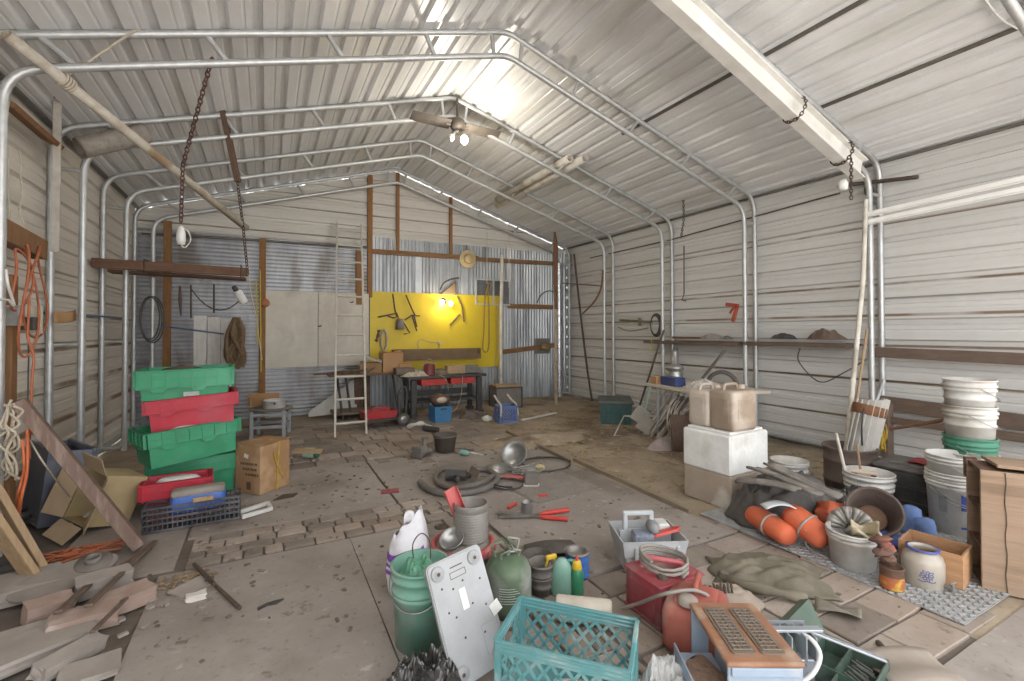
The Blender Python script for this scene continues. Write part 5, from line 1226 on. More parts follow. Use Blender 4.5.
# dark blue-grey tote leaning on the wall
t = thing('plastic_bin', 'dark blue-grey plastic bin standing on end behind the leaning brown beam', 'bin', V((-1.52, 4.98, 0)), rot=(R(-8), 0, R(-60)))
m = MB(); tub(m, -.26, .26, -.12, .12, 0, .56, .03, .01); m.build('body', pm('blue_grey_plastic', '#5a6070', '#4c5160', sc=5, rough=.5, c3='#747886', sc3=3), t)
m = MB(); m.box((0, -.12, .55), (.60, .03, .05), bev=.008); m.box((0, .12, .55), (.60, .03, .05), bev=.008); m.build('rim', _mats['blue_grey_plastic'], t)
# wood post, beam, boards
PW = wood('orange_brown_post', '#8a6037', '#714b28', axis=2, sc=4)
m = MB(); m.box((-1.59, 4.42, .93), (.12, .09, 1.86), bev=.006); tag(m.world('wood_post', PW), 'orange-brown wooden post standing by the left tube frame, carrying a metal box', 'post')
m = MB(); m.beam(AX(-8, 226, -1.58), AX(40, 250, -1.58), .09, .15); tag(m.world('timber_beam', PW), 'brown timber stub with orange cords hanging from it on the left wall', 'beam')
m = MB(); m.beam(AX(1, 98, -1.66), AX(53, 143, -1.66), .16, .04, roll=R(30)); tag(m.world('plank', PW), 'brown plank lodged high on the left between two tube posts', 'plank')
BB = wood('reddish_beam', '#7a6156', '#664f45', axis=2, sc=4, c3='#8c776c', sc3=3)
a = G(139, 546, .03); b = AX(19, 402, -1.36); beam_top = b.copy()
m = MB(); m.beam(a, b, .13, .07, roll=R(15)); tag(m.world('leaning_beam', BB), 'reddish brown beam leaning from the floor up to the left wooden post', 'beam')
a1 = G(46, 574, .02); 
m = MB(); m.beam(a1, AX(-25, 452, -1.42), .10, .035, roll=R(10)); tag(m.world('board', PALEW), 'pale new board leaning at the far left edge, right one of two', 'board', 'pale boards at the left edge')
m = MB(); m.beam(G(36, 582, .02), AX(-42, 470, -1.40), .10, .035, roll=R(10)); tag(m.world('board', PALEW), 'pale new board leaning at the far left edge, left one of two', 'board', 'pale boards at the left edge')
t = thing('metal_box', 'small grey electrical box screwed to the left wooden post', 'electrical box', AX(11, 326, -1.53))
m = MB(); m.box((0, 0, .07), (.11, .05, .14), bev=.006); m.build('body', GALV, t); m = MB(); m.box((0, -.027, .07), (.09, .006, .12), bev=.002); m.build('cover', STEEL, t)
t = thing('power_adapter', 'black plug adapter hanging on a pale backing board beside the wooden post', 'adapter', AX(28, 332, -1.50))
m = MB(); m.box((0, 0, .06), (.09, .06, .09), bev=.008); m.build('body', BLACKP, t)
m = MB(); m.tube([(0, 0, .06), (.005, 0, -.2), (0, .01, -.55)], .005, 6); m.build('lead', BLACKP, t)
m = MB(); m.box((0, .05, .09), (.12, .012, .20)); tag(m.build('backing_board', pm('cream_board', '#c9c1b0', '#b5ac9a', sc=6), None, AX(28, 332, -1.50)), 'pale backing board behind the black plug adapter', 'board')
# cords
OCD = pm('orange_cord', '#b5623c', '#9c5230', sc=15, rough=.6)
def hang(a, b, sag, n=10, wob=0, seed=0):
    random.seed(seed); P = []
    for i in range(n+1):
        u = i/n; q = V(a)*(1-u)+V(b)*u; q.z -= sag*4*u*(1-u); q += V((random.uniform(-wob, wob), random.uniform(-wob, wob), 0)); P.append(q)
    return catmull(P, 4)
o1 = AX(22, 246, -1.50); o2 = AX(37, 244, -1.50)
for i, (a, b, sg, lb) in enumerate(((AX(11, 250, -1.48), AX(30, 248, -1.48), .42, 'leftmost orange cord loop hanging on the timber stub'), (AX(22, 246, -1.47), AX(36, 244, -1.47), .78, 'middle long orange cord loop hanging on the timber stub'), (AX(28, 246, -1.45), AX(46, 246, -1.5), .66, 'rightmost orange cord loop hanging near the tube post'))):
    ctr = (a+b)/2-V((0, 0, sg*.5)); rx_ = (b-a).length*.5
    tag(MB().tube([ctr+(b-a).normalized()*rx_*(math.cos(q_)*(1-.35*math.sin(q_))+.08*math.sin(3*q_+i))+V((.02*math.cos(2*q_+i), 0, sg*.5*math.sin(q_))) for q_ in [2*PI*j_/32 for j_ in range(32)]], .0075, 7, closed=True).world('extension_cable', OCD), lb, 'cord', 'orange cords on the left wall')
m = MB(); m.tube(hang(AX(30, 300, -1.44), AX(33, 458, -1.3), .0, 8, .015, 8), .0075, 7); tag(m.world('extension_cable', OCD), 'orange cord hanging down past the black plug adapter', 'cord', 'orange cords on the left wall')
m = MB(); m.tube(catmull([AX(22, 440, -1.3), AX(24, 470, -1.28), AX(17, 500, -1.3), G(14, 535, .05)], 6), .008, 7); m.tube(catmull([AX(27, 430, -1.3), AX(27, 470, -1.26), AX(20, 505, -1.28), G(18, 540, .05)], 6), .008, 7); tag(m.world('extension_cable', pm('bright_orange_cord', '#d06a35', '#b8592a', sc=15, rough=.6)), 'bright orange doubled cord hanging before the dark bin', 'cord')
m = MB()
for k in range(6):
    random.seed(k+40); c = beam_top+V((.0, -.06, -.03)); m.tube(catmull([c+V((random.uniform(-.05, .05), random.uniform(-.05, .02), .04-.065*j+random.uniform(-.02, .02))) for j in range(8)], 4), .008, 6)
tag(m.world('knotted_rope', ROPE), 'knotted pale rope hanging from the top end of the leaning brown beam', 'rope')
m = MB(); m.tube(catmull([AX(30, 440, -1.3), AX(45, 465, -1.2), G(72, 500, .2)], 6), .005, 6); tag(m.world('cord', ROPE), 'thin pale cord running from the rope knot toward the tipped cardboard box', 'cord')
m = MB(); m.tube(catmull([AX(-2, 300, -1.42), AX(8, 300, -1.42), AX(14, 305, -1.42), AX(8, 285, -1.4), AX(6, 270, -1.42)], 6), .008, 6); tag(m.world('white_cable', WHITE), 'white cord looped over the top of the left wooden post', 'cord')
for i, (x0, y0, x1, y1, lb) in enumerate(((7, 100, 8, 235, 'thin grey wire hanging left of the lodged plank'), (20, 150, 23, 240, 'thin pale string hanging below the lodged plank'))):
    tag(MB().tube(hang(AX(x0, y0, -1.62), AX(x1, y1, -1.6), 0, 6, .012, i), .006, 6).world('string', ROPE), lb, 'string')
m = MB(); P = [(-1.66, 8.2+.0, 0)]
c = AY(150, 318, 7.35); m = MB()
for k in range(3): m.tube([c+V(((.10+.012*k)*math.cos(q)+.012*k, .01*k, (.27+.012*k)*math.sin(q)-.01*k)) for q in [2*PI*i/22 for i in range(22)]], .010, 6, closed=True)
tag(m.world('cable_coil', BLACKP), 'black cable coil hung on the far left tube post', 'cable coil')
m = MB(); m.sheet(lambda u, v: (.02+.03*math.sin(3*u), (u-.5)*.5, .10*(v-.5)+.04*u*u), 8, 4, .006); tag(m.build('cardboard_scrap', CARD, None, AX(62, 318, -1.64)), 'curled cardboard scrap tucked on the left wall between tube posts', 'cardboard')
m = MB(); m.tube([AX(84, 315, -1.70), AX(122, 318, -1.70)], .012, 6); tag(m.world('blue_strip', pm('blue_strip', '#5f7fa8', '#4d6a91', sc=8)), 'thin blue strip along the left wall', 'strip')
# hanging pole, rope, lath, roll
WP = pm('worn_white_pole', '#c9c2b6', '#a3998a', sc=9, rough=.6, c3='#8a7358', sc3=5)
a, b = AY(6, 34, 3.95), AY(246, 228, 6.0); d = (b-a).normalized()
t = thing('hanging_pole', 'long worn white hollow pole hanging diagonally from the left frames', 'pole', a)
mm = zto(d); L_ = (b-a).length
MB().lathe([(.030, .05), (.030, 0), (.037, 0), (.037, L_), (0, L_)], 16, mm).build('pipe', WP, t)
q = AY(57, 68, 4.35); f_ = (q-a).dot(d); k_ = a+d*f_
m = MB()
for j in range(4): m.tube([k_+d*(.02*j-.03)+(mm.to_3x3() @ V((.045*math.cos(z), .045*math.sin(z), 0))) for z in [2*PI*i/12 for i in range(12)]], .007, 6, closed=True)
tag(m.world('rope_lashing', ROPE), 'pale rope lashing tied round the hanging diagonal pole', 'rope')
m = MB(); m.tube([k_+V((0, 0, .04)), V((k_.x+.40, k_.y-.1, roofpt(k_.x+.40, .03)))], .008, 6); tag(m.world('rope', ROPE), 'pale rope rising from the diagonal pole to the roof at upper left', 'rope')
m = MB(); m.beam(AX(58, 80, -1.60), AX(55, 252, -1.62), .055, .02, roll=.3); tag(m.world('lath', pm('whitewashed_lath', '#c6c1b8', '#a79f94', sc=8, rough=.8)), 'narrow whitewashed lath hanging beside the second left tube post', 'lath')
m = MB(); m.sheet(lambda u, v: (.02*math.sin(5*u), .04*(u-.5), .10*(v-.5)), 5, 4, .004); tag(m.build('cloth_scrap', ROPE, None, AX(56, 92, -1.58)), 'small pale cloth scrap at the top of the whitewashed lath', 'cloth')
NETM = pm('grey_brown_netting', '#a29b93', '#857d75', sc=16, rough=.95, bump=.5)
a, b = AY(80, 149, 5.52), AY(146, 134, 5.70); d = b-a; L_ = d.length; u_ = d.normalized()
s_ = u_.cross(V((0, 0, 1))).normalized(); w_ = s_.cross(u_)
m = MB(); n = 40; P = []
for i in range(n+1): q = 2*PI*2.6*i/n; r_ = .045+.075*i/n; P.append((r_*math.cos(q)*1.1, r_*math.sin(q)*.85))
m.sheet(lambda u, v: a+u_*(L_*v)+s_*P[min(n, int(round(u*n)))][0]+w_*P[min(n, int(round(u*n)))][1], n, 8, .012); tag(m.world('netting_roll', NETM), 'grey-brown roll of netting lying on the left chords of a roof frame', 'roll')
# chains
def chain(m, pts, ln=.055, r=.006):
    P = [V(p) for p in pts]; tot = sum((b-a).length for a, b in zip(P, P[1:])); n = int(tot/(ln*.72)); ring = [(math.cos(2*PI*i/8), math.sin(2*PI*i/8)) for i in range(8)]
    seglen = [(b-a).length for a, b in zip(P, P[1:])]
    for k in range(n):
        s = (k+.5)/n*tot; i = 0
        while s > seglen[i] and i < len(seglen)-1: s -= seglen[i]; i += 1
        c = P[i]+(P[i+1]-P[i])*(s/seglen[i]); z = (P[i+1]-P[i]).normalized(); x = z.orthogonal().normalized()
        if k % 2: x = z.cross(x)
        m.tube([c+z*(ln*.5*q[0])+x*(ln*.3*q[1]) for q in ring], r, 5, closed=True)
RCH = pm('red_brown_chain', '#6e4640', '#4c3a36', sc=18, rough=.7, metal=.3)
c0, c1, c2 = AY(212, 58, 4.22), AY(183, 165, 5.0), AY(181, 222, 5.05)
m = MB(); chain(m, [c0, c1, c2]); tag(m.world('chain', RCH), 'red-brown hanging chain on the left, ending at the white plug', 'chain')
t = thing('plug_connector', 'white plug connector hanging at the end of the red-brown chain', 'plug', AY(181, 245, 5.05))
m = MB(); m.lathe([(0, 0), (.03, .005), (.036, .05), (.034, .11), (.02, .15), (.008, .17), (0, .17)], 14, ell=(1, .7)); m.build('body', WHITE, t)
m = MB(); m.tube(catmull([(.0, 0, .16), (.05, 0, .13), (.07, 0, .05), (.03, 0, -.02), (.0, 0, 0)], 5), .005, 6); m.build('lead', WHITE, t)
m = MB(); m.beam(AY(219, 92, 5.72), AY(238, 182, 5.78), .075, .05, roll=.6); tag(m.world('hanging_stick', DKW), 'dark brown stick hanging from the left roof chords', 'stick')
m = MB(); chain(m, [AY(237, 178, 5.76), AY(243, 226, 5.9), AY(248, 275, 6.1)], .05, .005); tag(m.world('chain', DARK), 'dark thin chain hanging below the brown stick to the plank shelf', 'chain')
m = MB(); m.tube(hang(AY(243, 228, 6.0), AY(262, 360, 6.5), .05, 8, .01, 3), .006, 6); tag(m.world('cord', ROPE), 'pale cord trailing down from the lower end of the diagonal pole', 'cord')
# plank shelf with hanging things
za = AY(90, 262, 7.0).z
SHW = wood('dark_plank', '#6f4a33', '#563826', axis=0, sc=4)
for i, (y, dz, w_, x0, x1, lb) in enumerate(((6.98, 0, .05, AY(92, 262, 6.98).x, AY(248, 275, 6.98).x, 'front plank of the hanging shelf at left, edge on'), (7.16, .03, .22, AY(88, 262, 7.16).x, AY(235, 275, 7.16).x, 'wide upper plank lying on the hanging shelf at left'), (7.40, -.05, .24, AY(110, 262, 7.4).x, AY(246, 275, 7.4).x, 'rear plank of the hanging shelf at left'))):
    m = MB(); m.beam((x0, y, za+dz), (x1, y, za+dz-.02), .05 if i == 0 else w_, .11 if i == 0 else .035, roll=0); 
    m = MB(); m.box(((x0+x1)/2, y, za+dz-.02), (x1-x0, .05 if i == 0 else w_, .11 if i == 0 else .035), rot=(0, R(.8), 0), bev=.004); tag(m.world('shelf_plank', SHW), lb, 'plank', 'planks of the hanging shelf')
for x, lb in ((-1.3, 'left dark wire hanger looped round the plank shelf'), (-.30, 'right dark wire hanger looped round the plank shelf')):
    m = MB(); m.tube(rounded([(x, 6.94, za+.06), (x, 7.52, za+.06), (x, 7.52, za-.10), (x, 6.94, za-.10)], .02, 3), .006, 6, closed=True); tag(m.world('wire_hanger', DARK), lb, 'hanger')
m = MB(); m.tube([AY(191, 285, 7.5), AY(191, 318, 7.5)], .012, 6); tag(m.world('hanging_rod', DARK), 'left dark rod hanging under the plank shelf', 'rod', 'dark rods under the plank shelf')
m = MB(); m.tube([AY(214, 284, 7.5), AY(214, 313, 7.5)], .012, 6); tag(m.world('hanging_rod', DARK), 'right dark rod hanging under the plank shelf', 'rod', 'dark rods under the plank shelf')
m = MB(); m.tube([AY(180, 286, 7.5), AY(180, 300, 7.5), AY(181, 316, 7.5)], [.012, .022, .008], 8); tag(m.world('hanging_hook', DARK), 'dark hook tool hanging under the middle of the plank shelf', 'hook')
m = MB(); m.tube(hang(AY(190, 287, 7.4), AY(241, 299, 7.3), .22, 10), .008, 6); tag(m.world('cable', BLACKP), 'black cable sagging under the plank shelf to the white lamp holder', 'cable')
t = thing('lamp_holder', 'white and black work lamp hanging under the right end of the plank shelf', 'lamp', AY(240, 296, 7.2))
m = MB(); m.lathe([(.05, -.1), (.055, .06), (.03, .09), (0, .09)], 14, xf((0, 0, 0), (R(20), R(-30), 0))); m.build('shade', WHITE, t)
m = MB(); m.lathe([(0, .16), (.03, .15), (.035, .08), (0, .08)], 12, xf((0, 0, 0), (R(20), R(-30), 0))); m.build('socket', BLACKP, t)
WBD = wood('whitewashed_boards', '#d8d6d2', '#c2bfb9', axis=2, sc=4)
p = AY(193, 362, 8.3); q = AY(234, 316, 8.3); m = MB(); n = 3
for i in range(n):
    wv = (q.x-p.x)/n; m.box((p.x+wv*(i+.5), 8.3, (q.z-.02*i)/2), (wv-.008, .02, q.z-.02*i), bev=.002)
tag(m.world('plank_screen', WBD), 'whitewashed plank panel standing behind the green totes', 'panel')
m = MB(); 
for k in range(14):
    random.seed(k); c = AY(236, 318, 7.9); m.tube(catmull([c+V((random.uniform(-.03, .03), 0, .0)), c+V((random.uniform(-.13, .10), random.uniform(-.06, .06), -.25)), c+V((random.uniform(-.14, .12), random.uniform(-.06, .06), -.55)), c+V((random.uniform(-.10, .10), 0, -.72))], 4), .032, 6)
tag(m.world('rope_hank', pm('brown_rope', '#6f583c', '#57442d', sc=18, rough=.95)), 'thick hank of brown rope hanging in front of the whitewashed panel', 'rope')
m = MB(); m.tube([AY(161, 326, 8.0), AY(224, 334, 8.0)], .012, 6); tag(m.world('blue_rod', pm('dull_blue', '#4f618c', '#435378', sc=8)), 'thin dull blue rod crossing the wall left of the rope hank', 'rod')
YEL2 = pm('yellow_strip', '#cdb52f', '#b8a028', sc=6, rough=.6)
for i, (x0, y0, x1, y1, lb) in enumerate(((260, 270, 261, 372, 'right yellow strip hanging by the wooden post left of the pegboard'), (256, 280, 257, 345, 'left shorter yellow strip hanging by the wooden post'))):
    m = MB(); m.beam(AY(x0, y0, 8.86), AY(x1, y1, 8.86), .035, .02); tag(m.world('yellow_strip', YEL2), lb, 'strip')
m = MB(); m.lathe([(0, 0), (.07, .0), (.075, .02), (.05, .04), (0, .045)], 18, xf((0, 0, 0), (PI/2, 0, 0))); tag(m.build('orange_reel', pm('dull_orange', '#b06a3a', '#93552c', sc=9), None, AY(265, 303, 8.9)), 'small dull orange disc on the wall beside the yellow strips', 'disc')
# rubble at lower left -------------------------------------------
BRK = pm('dusty_red_brick', '#aa958b', '#967c70', sc=6, rough=.95, bump=.5, c3='#b4a79d', sc3=4)
STO = pm('dusty_stone', '#aaa19a', '#8f867f', sc=4, rough=.95, bump=.5)
def chunk(name, label, cat, px, py, dims, rz, mat, tilt=(0, 0), wob=.10, seed=0, z=0, group=None):
    b = bmesh.new(); bmesh.ops.create_cube(b, size=1); bmesh.ops.subdivide_edges(b, edges=b.edges[:], cuts=3, use_grid_fill=True)
    for v in b.verts:
        k = 1+wob*noise.noise(v.co*2.5+V((seed*3.3, seed, 0))); v.co = V((v.co.x*dims[0]*k, v.co.y*dims[1]*k, v.co.z*dims[2]*k))
    m = MB(); m.bm(b); p = G(px, py); return tag(m.build(name, mat, None, p+V((0, 0, dims[2]/2+z+abs(tilt[0])*dims[1]*.3)), rot=(tilt[0], tilt[1], R(rz))), label, cat, group)
chunk('brick', 'large pinkish brick in the rubble at lower left, longest one', 'brick', 84, 628, (.26, .11, .08), 12, BRK, (.12, .05), seed=1)
chunk('brick', 'whole brick with orange broken end at the right of the lower left rubble', 'brick', 125, 607, (.24, .13, .08), 30, BRK, (.05, 0), seed=2)
chunk('brick', 'pale pink brick end at the left of the largest pinkish brick', 'brick', 49, 618, (.18, .11, .09), 28, BRK, (.1, .1), seed=3)
chunk('stone_block', 'whitish block between the brick rubble and the leaning sticks', 'block', 104, 590, (.24, .12, .09), 20, STO, (.08, 0), seed=4)
chunk('stone_slab', 'broad flat stone slab at the lower left corner', 'slab', 30, 655, (.42, .24, .06), 32, STO, (0, .04), seed=5)
chunk('stone_slab', 'stone slab beneath the pale boards at the left edge', 'slab', 18, 595, (.34, .26, .08), 14, STO, (.04, .0), seed=6)
chunk('stone_slab', 'long narrow stone edge piece at the bottom left', 'slab', 70, 664, (.26, .08, .06), 55, STO, (.2, .1), seed=7)
chunk('stone_slab', 'flat square tile chip at the bottom edge, right of the narrow stone', 'tile', 90, 674, (.2, .16, .03), 10, STO, seed=8)
chunk('stone_slab', 'grey slab piece left of the whitish block', 'slab', 40, 640, (.3, .18, .05), 25, STO, (.05, .05), seed=9)
chunk('stone', 'white stone chip by the iron rod on the left slab', 'stone', 196, 599, (.09, .05, .03), 8, pm('white_stone', '#d3cec6', '#c0bab1', sc=8, rough=.9), seed=10, wob=.3)
chunk('tile', 'thin grey tile scrap lying under the iron rod', 'tile', 193, 588, (.2, .13, .012), 40, STO, (.05, 0), seed=11, wob=.04)
for i, (px, py, sz, lb) in enumerate(((258, 611, .11, 'flat black scrap on the left slab right of the iron rod'), )):
    m = MB(); m.prism([(0, 0), (.05, .02), (.09, .005), (.13, .03), (.10, .035), (.05, .04), (.0, .025)], .008); tag(m.build('black_scrap', BLACKP, None, G(px, py), R(10)), lb, 'scrap')
m = MB(); m.tube([G(194, 564, .02), G(214, 584, .03)], .012, 6); m.tube([G(216, 586, .012), G(240, 608, .012)], .010, 6); m.tube([G(205, 580, .02), G(214, 578, .02)], .014, 6); tag(m.world('iron_rod', DARK), 'dark broken iron rod lying across the left concrete slab', 'rod')
m = MB(); random.seed(12)
for i in range(90):
    a = random.uniform(0, 2*PI); r_ = random.uniform(0, 1)**.7; x, y = .16*r_*math.cos(a), .10*r_*math.sin(a); m.box((x, y, .008+.014*random.random()*(1-r_)), (random.uniform(.015, .05), .008, .006), rot=(random.uniform(-.3, .3), random.uniform(-.3, .3), random.uniform(0, PI)))
tag(m.build('wood_chips', pm('wood_chips', '#a08b72', '#80694f', sc=20, rough=.95, island=.3), None, G(185, 580)), 'scatter of small wood chips on the left slab', 'wood chips', kind='stuff')
m = MB()
for i in range(26): random.seed(i*3); a = random.uniform(0, 2*PI); r_ = random.random(); m.box((.4*r_*math.cos(a), .22*r_*math.sin(a), .01), (random.uniform(.02, .06), random.uniform(.015, .04), .012), rot=(0, 0, a*2))
tag(m.build('gravel_crumbs', STO, None, G(110, 622)), 'stone crumbs scattered round the lower left bricks', 'crumbs', kind='stuff')
# shovel-like flat pan
t = thing('metal_scoop', 'flat grey metal scoop blade with round collar on the rubble at left', 'scoop', G(60, 592)+V((0, 0, .07)), rot=(R(14), R(-6), R(24)))
m = MB(); m.prism([(.19*math.cos(a)*(1.1 if math.cos(a) < 0 else 1.35), .125*math.sin(a)) for a in [2*PI*i/22 for i in range(22)]], .012); m.build('blade', pm('dusty_grey_metal', '#8c847d', '#78706a', sc=6, rough=.8), t)
m = MB(); m.lathe([(.035, .0), (.04, .012), (.04, .035), (.03, .04), (.026, .03), (.024, .012)], 18, xf((.15, .03, .01))); m.lathe([(0, .022), (.085, .018), (.09, .01), (0, .008)], 20, xf((.15, .03, .0))); m.build('collar', CAST, t)
# sticks and slats leading to the beam foot
for i, (a, b, wd_, lb) in enumerate((((88, 606), (155, 541), .035, 'long thin weathered lath on the rubble running to the foot of the brown beam'), ((58, 612), (112, 565), .035, 'weathered lath lying left across the bricks'), ((92, 632), (150, 575), .02, 'thin dark stick lying across the two bricks'), ((100, 580), (150, 548), .03, 'short lath just under the foot of the brown beam'))):
    m = MB(); m.beam(G(*a, .13 if i < 3 else .02), G(*b, .02), wd_, .015); tag(m.world('lath', OLDW), lb, 'lath', 'laths on the rubble')
for i, (px, py, lb) in enumerate(((72, 524, 'tilted white sheet scrap below the tipped cardboard box'), (50, 528, 'grey flat scrap on the floor before the dark bin'))):
    m = MB(); m.prism([(0, 0), (.22, .02), (.26, .16), (.04, .2)], .012); tag(m.build('sheet_scrap', WHITE if i == 0 else STO, None, G(px, py, .03), rot=(R(25 if i == 0 else 4), R(-20 if i == 0 else 0), R(-30+40*i))), lb, 'scrap')
m = MB()
for k in range(7): random.seed(k+70); c = G(82, 556, .02); m.tube(catmull([c+V((random.uniform(-.24, .24), random.uniform(-.12, .12), random.uniform(0, .05))) for _ in range(5)], 5), .007, 6)
tag(m.world('cord_tangle', OCD), 'tangle of orange-brown cords on the floor at the foot of the pale boards', 'cords')
m = MB()
for k in range(5): random.seed(k+90); c = G(38, 520, .03); m.tube(catmull([c+V((random.uniform(-.14, .14), random.uniform(-.1, .1), random.uniform(0, .08))) for _ in range(5)], 5), .010, 6)
tag(m.world('cable_tangle', BLACKP), 'black cable tangle on the floor in front of the dark bin', 'cables')
m = MB(); m.box((0, 0, .05), (.22, .14, .10), bev=.02); tag(m.build('dark_block', BLACKP, None, G(4, 580), R(20)), 'dark plastic foot block at the extreme left edge on the slab', 'block')
# ================================================================ BACK WALL
YW = YBACK-.07
# pegboard
PEG = pm('pegboard_white', '#d6d0c4', '#c8c1b4', sc=2.5, rough=.7, amt=.4, c3='#b3aa9c', sc3=1.6)
nt = PEG.node_tree; N = nt.nodes; L = nt.links; b_ = N['Principled BSDF']; src = b_.inputs['Base Color'].links[0].from_socket
vo = N.new('ShaderNodeTexVoronoi'); vo.inputs['Scale'].default_value = 26; vo.inputs['Randomness'].default_value = 0
tc = N.new('ShaderNodeTexCoord'); L.new(tc.outputs['Object'], vo.inputs['Vector'])
mr = N.new('ShaderNodeMapRange'); mr.inputs['From Min'].default_value = .20; mr.inputs['From Max'].default_value = .14; mr.inputs['To Max'].default_value = .6; L.new(vo.outputs['Distance'], mr.inputs['Value'])
mx = N.new('ShaderNodeMix'); mx.data_type = 'RGBA'; L.new(mr.outputs[0], mx.inputs['Factor']); L.new(src, mx.inputs['A']); mx.inputs['B'].default_value = lin('#7d766b'); L.new(mx.outputs['Result'], b_.inputs['Base Color'])
for i, (x0, x1, lb) in enumerate(((-.05, .80, 'left white pegboard sheet on the back wall'), (.81, 1.68, 'right white pegboard sheet behind the ladder'))):
    m = MB(); m.box(((x0+x1)/2, YW, (.85+2.17)/2), (x1-x0, .012, 1.32), bev=.002); tag(m.world('pegboard', PEG), lb, 'pegboard')
for i, (px, py, lb) in enumerate(((350, 302, 'small black hook on the pegboard near the ladder'), (318, 326, 'small black peg on the pegboard left of the ladder'))):
    p = AY(px, py, YW-.02); m = MB(); m.tube([p, p+V((.04, -.03, -.01)), p+V((.05, -.05, .02))], .008, 6); tag(m.world('peg_hook', DARK), lb, 'hook')
# ladder
t = thing('ladder', 'off-white aluminium ladder leaning on the back wall before the pegboard', 'ladder', (0, 0, 0))
LAD = pm('ladder_aluminium', '#cfcabf', '#b9b3a8', sc=8, rough=.5, metal=.15)
f0, f1 = G(335, 438), G(366, 438); f1 = V((f0.x+.42, f0.y, 0)); t0 = AY(337, 222, 8.85); t1 = V((t0.x+.42, t0.y, t0.z-.01)); t.location = f0
for a, b in ((f0, t0), (f1, t1)):
    m = MB(); m.beam(a, b, .03, .065, bev=.004); m.world('rail', LAD, t)
n = 11
for i in range(n):
    u = (i+.55)/n; m = MB(); m.tube([f0+(t0-f0)*u, f1+(t1-f1)*u], .018, 8); m.world('rung', LAD, t)
# yellow board
YB_ = pm('yellow_paint', '#d8bd1c', '#c9ad17', sc=2, rough=.45, amt=.4, dust=.06)
m = MB(); m.prism(rrect(0, 0, 2.72, 1.50, .05), .015, xf((1.70, YW+.012, .72), (PI/2, 0, 0))); tag(m.world('yellow_board', YB_), 'large bright yellow tool board on the back wall above the workbench', 'board')
# lamp on the board
lp = AY(445, 301, YW-.10)
t = thing('wall_lamp', 'lit two-bulb lamp fixed on the yellow board', 'lamp', lp)
m = MB(); m.lathe([(0, .10), (.07, .10), (.07, .08), (.035, .06), (0, .06)], 16, xf((0, 0, 0), (PI/2, 0, 0), (1, 1, -1))); m.tube([(0, .08, 0), (0, 0, .02), (-.06, -.02, -.01)], .012, 6); m.tube([(0, 0, .02), (.08, -.02, -.02)], .012, 6); m.build('bracket', DARK, t)
BULB = pm('lit_bulb', '#fff2d8', rough=.3, emit='#ffe9c4', estr=10, dust=0)
for x, z in ((-.08, -.03), (.11, -.05)):
    m = MB(); m.ell((x, -.03, z), (.045, .045, .055)); m.build('bulb', BULB, t)
def lamp(name, loc, e, col, r=.05):
    l = bpy.data.lights.new(name, 'POINT'); l.energy = e; l.color = col; l.shadow_soft_size = r; o = bpy.data.objects.new(name, l); COL.objects.link(o); o.location = loc
lamp('wall_lamp_light', lp+V((.02, -.16, -.02)), 9, (1, .88, .68))
# implements on the board
IRN = pm('dark_iron', '#4a3c30', '#5e4a38', sc=18, rough=.75)
def board_tool(name, label, cat, polys, r=.014, mat=IRN, y=YW-.03):
    m = MB()
    for P in polys: m.tube([AY(px, py, y) for px, py in P], r, 6)
    return tag(m.world(name, mat), label, cat)
board_tool('garden_fork', 'long dark iron implement hanging at the left of the yellow board', 'tool', [[(393, 294), (395, 310), (397, 316)], [(378, 317), (388, 315), (397, 313), (399, 320)], [(388, 316), (394, 318), (398, 316)]])
board_tool('garden_fork', 'second dark iron implement with forked lower end, right of the first', 'tool', [[(406, 295), (412, 309), (415, 315)], [(405, 320), (412, 315), (420, 316)], [(412, 315), (417, 331)], [(414, 315), (417, 327)], [(402, 320), (410, 333), (404, 334)]])
board_tool('hanging_iron', 'dark hooked iron with chain at the right of the wall lamp', 'tool', [[(457, 296), (462, 306), (464, 322)], [(460, 314), (450, 325)]])
m = MB(); m.lathe([(0, .07), (.06, .06), (.075, .0), (.085, -.13), (.08, -.14), (0, -.14)], 16, xf(AY(400, 322, YW-.10))); tag(m.world('cow_bell', CAST), 'dark grey bell hanging low on the yellow board', 'bell')
board_tool('pliers', 'dark pliers hanging near the left edge of the yellow board', 'pliers', [[(378, 330), (379, 336), (375, 341)], [(380, 330), (377, 336), (377, 342)]], .016)
m = MB(); P = [AY(384+3.*math.cos(a), 340+10*math.sin(a), YW-.05) for a in [2*PI*i/16 for i in range(16)]]; m.tube(P, .022, 8, closed=True); tag(m.world('bag_roll', pm('grey_white_bag', '#b9b2a4', '#9f9788', sc=10)), 'grey-white looped roll hanging on the yellow board beside the pliers', 'roll')
m = MB(); m.tube(catmull([AY(x, y, YW-.05) for x, y in ((422, 356), (418, 345), (421, 339), (430, 342), (437, 342), (440, 346), (436, 358))], 5), .008, 6); m.ell(AY(439, 343, YW-.05), (.03, .02, .05)); tag(m.world('cord', ROPE), 'pale cord draped from a hook over the bench on the yellow board', 'cord')
for i, (x0, x1, lb) in enumerate(((487.5, 488.5, 'rope loop hanging at the right end of the yellow board'),)):
    m = MB(); m.tube(catmull([AY(x, y, YW-.05) for x, y in ((488, 286), (485, 300), (484, 330), (483, 348), (486, 352), (489, 345), (489, 310), (488, 286), (491, 284), (490, 290))], 5), .013, 6); tag(m.world('rope_loop', pm('straw_rope', '#a88a4c', '#8f7440', sc=18, rough=.9)), lb, 'rope')
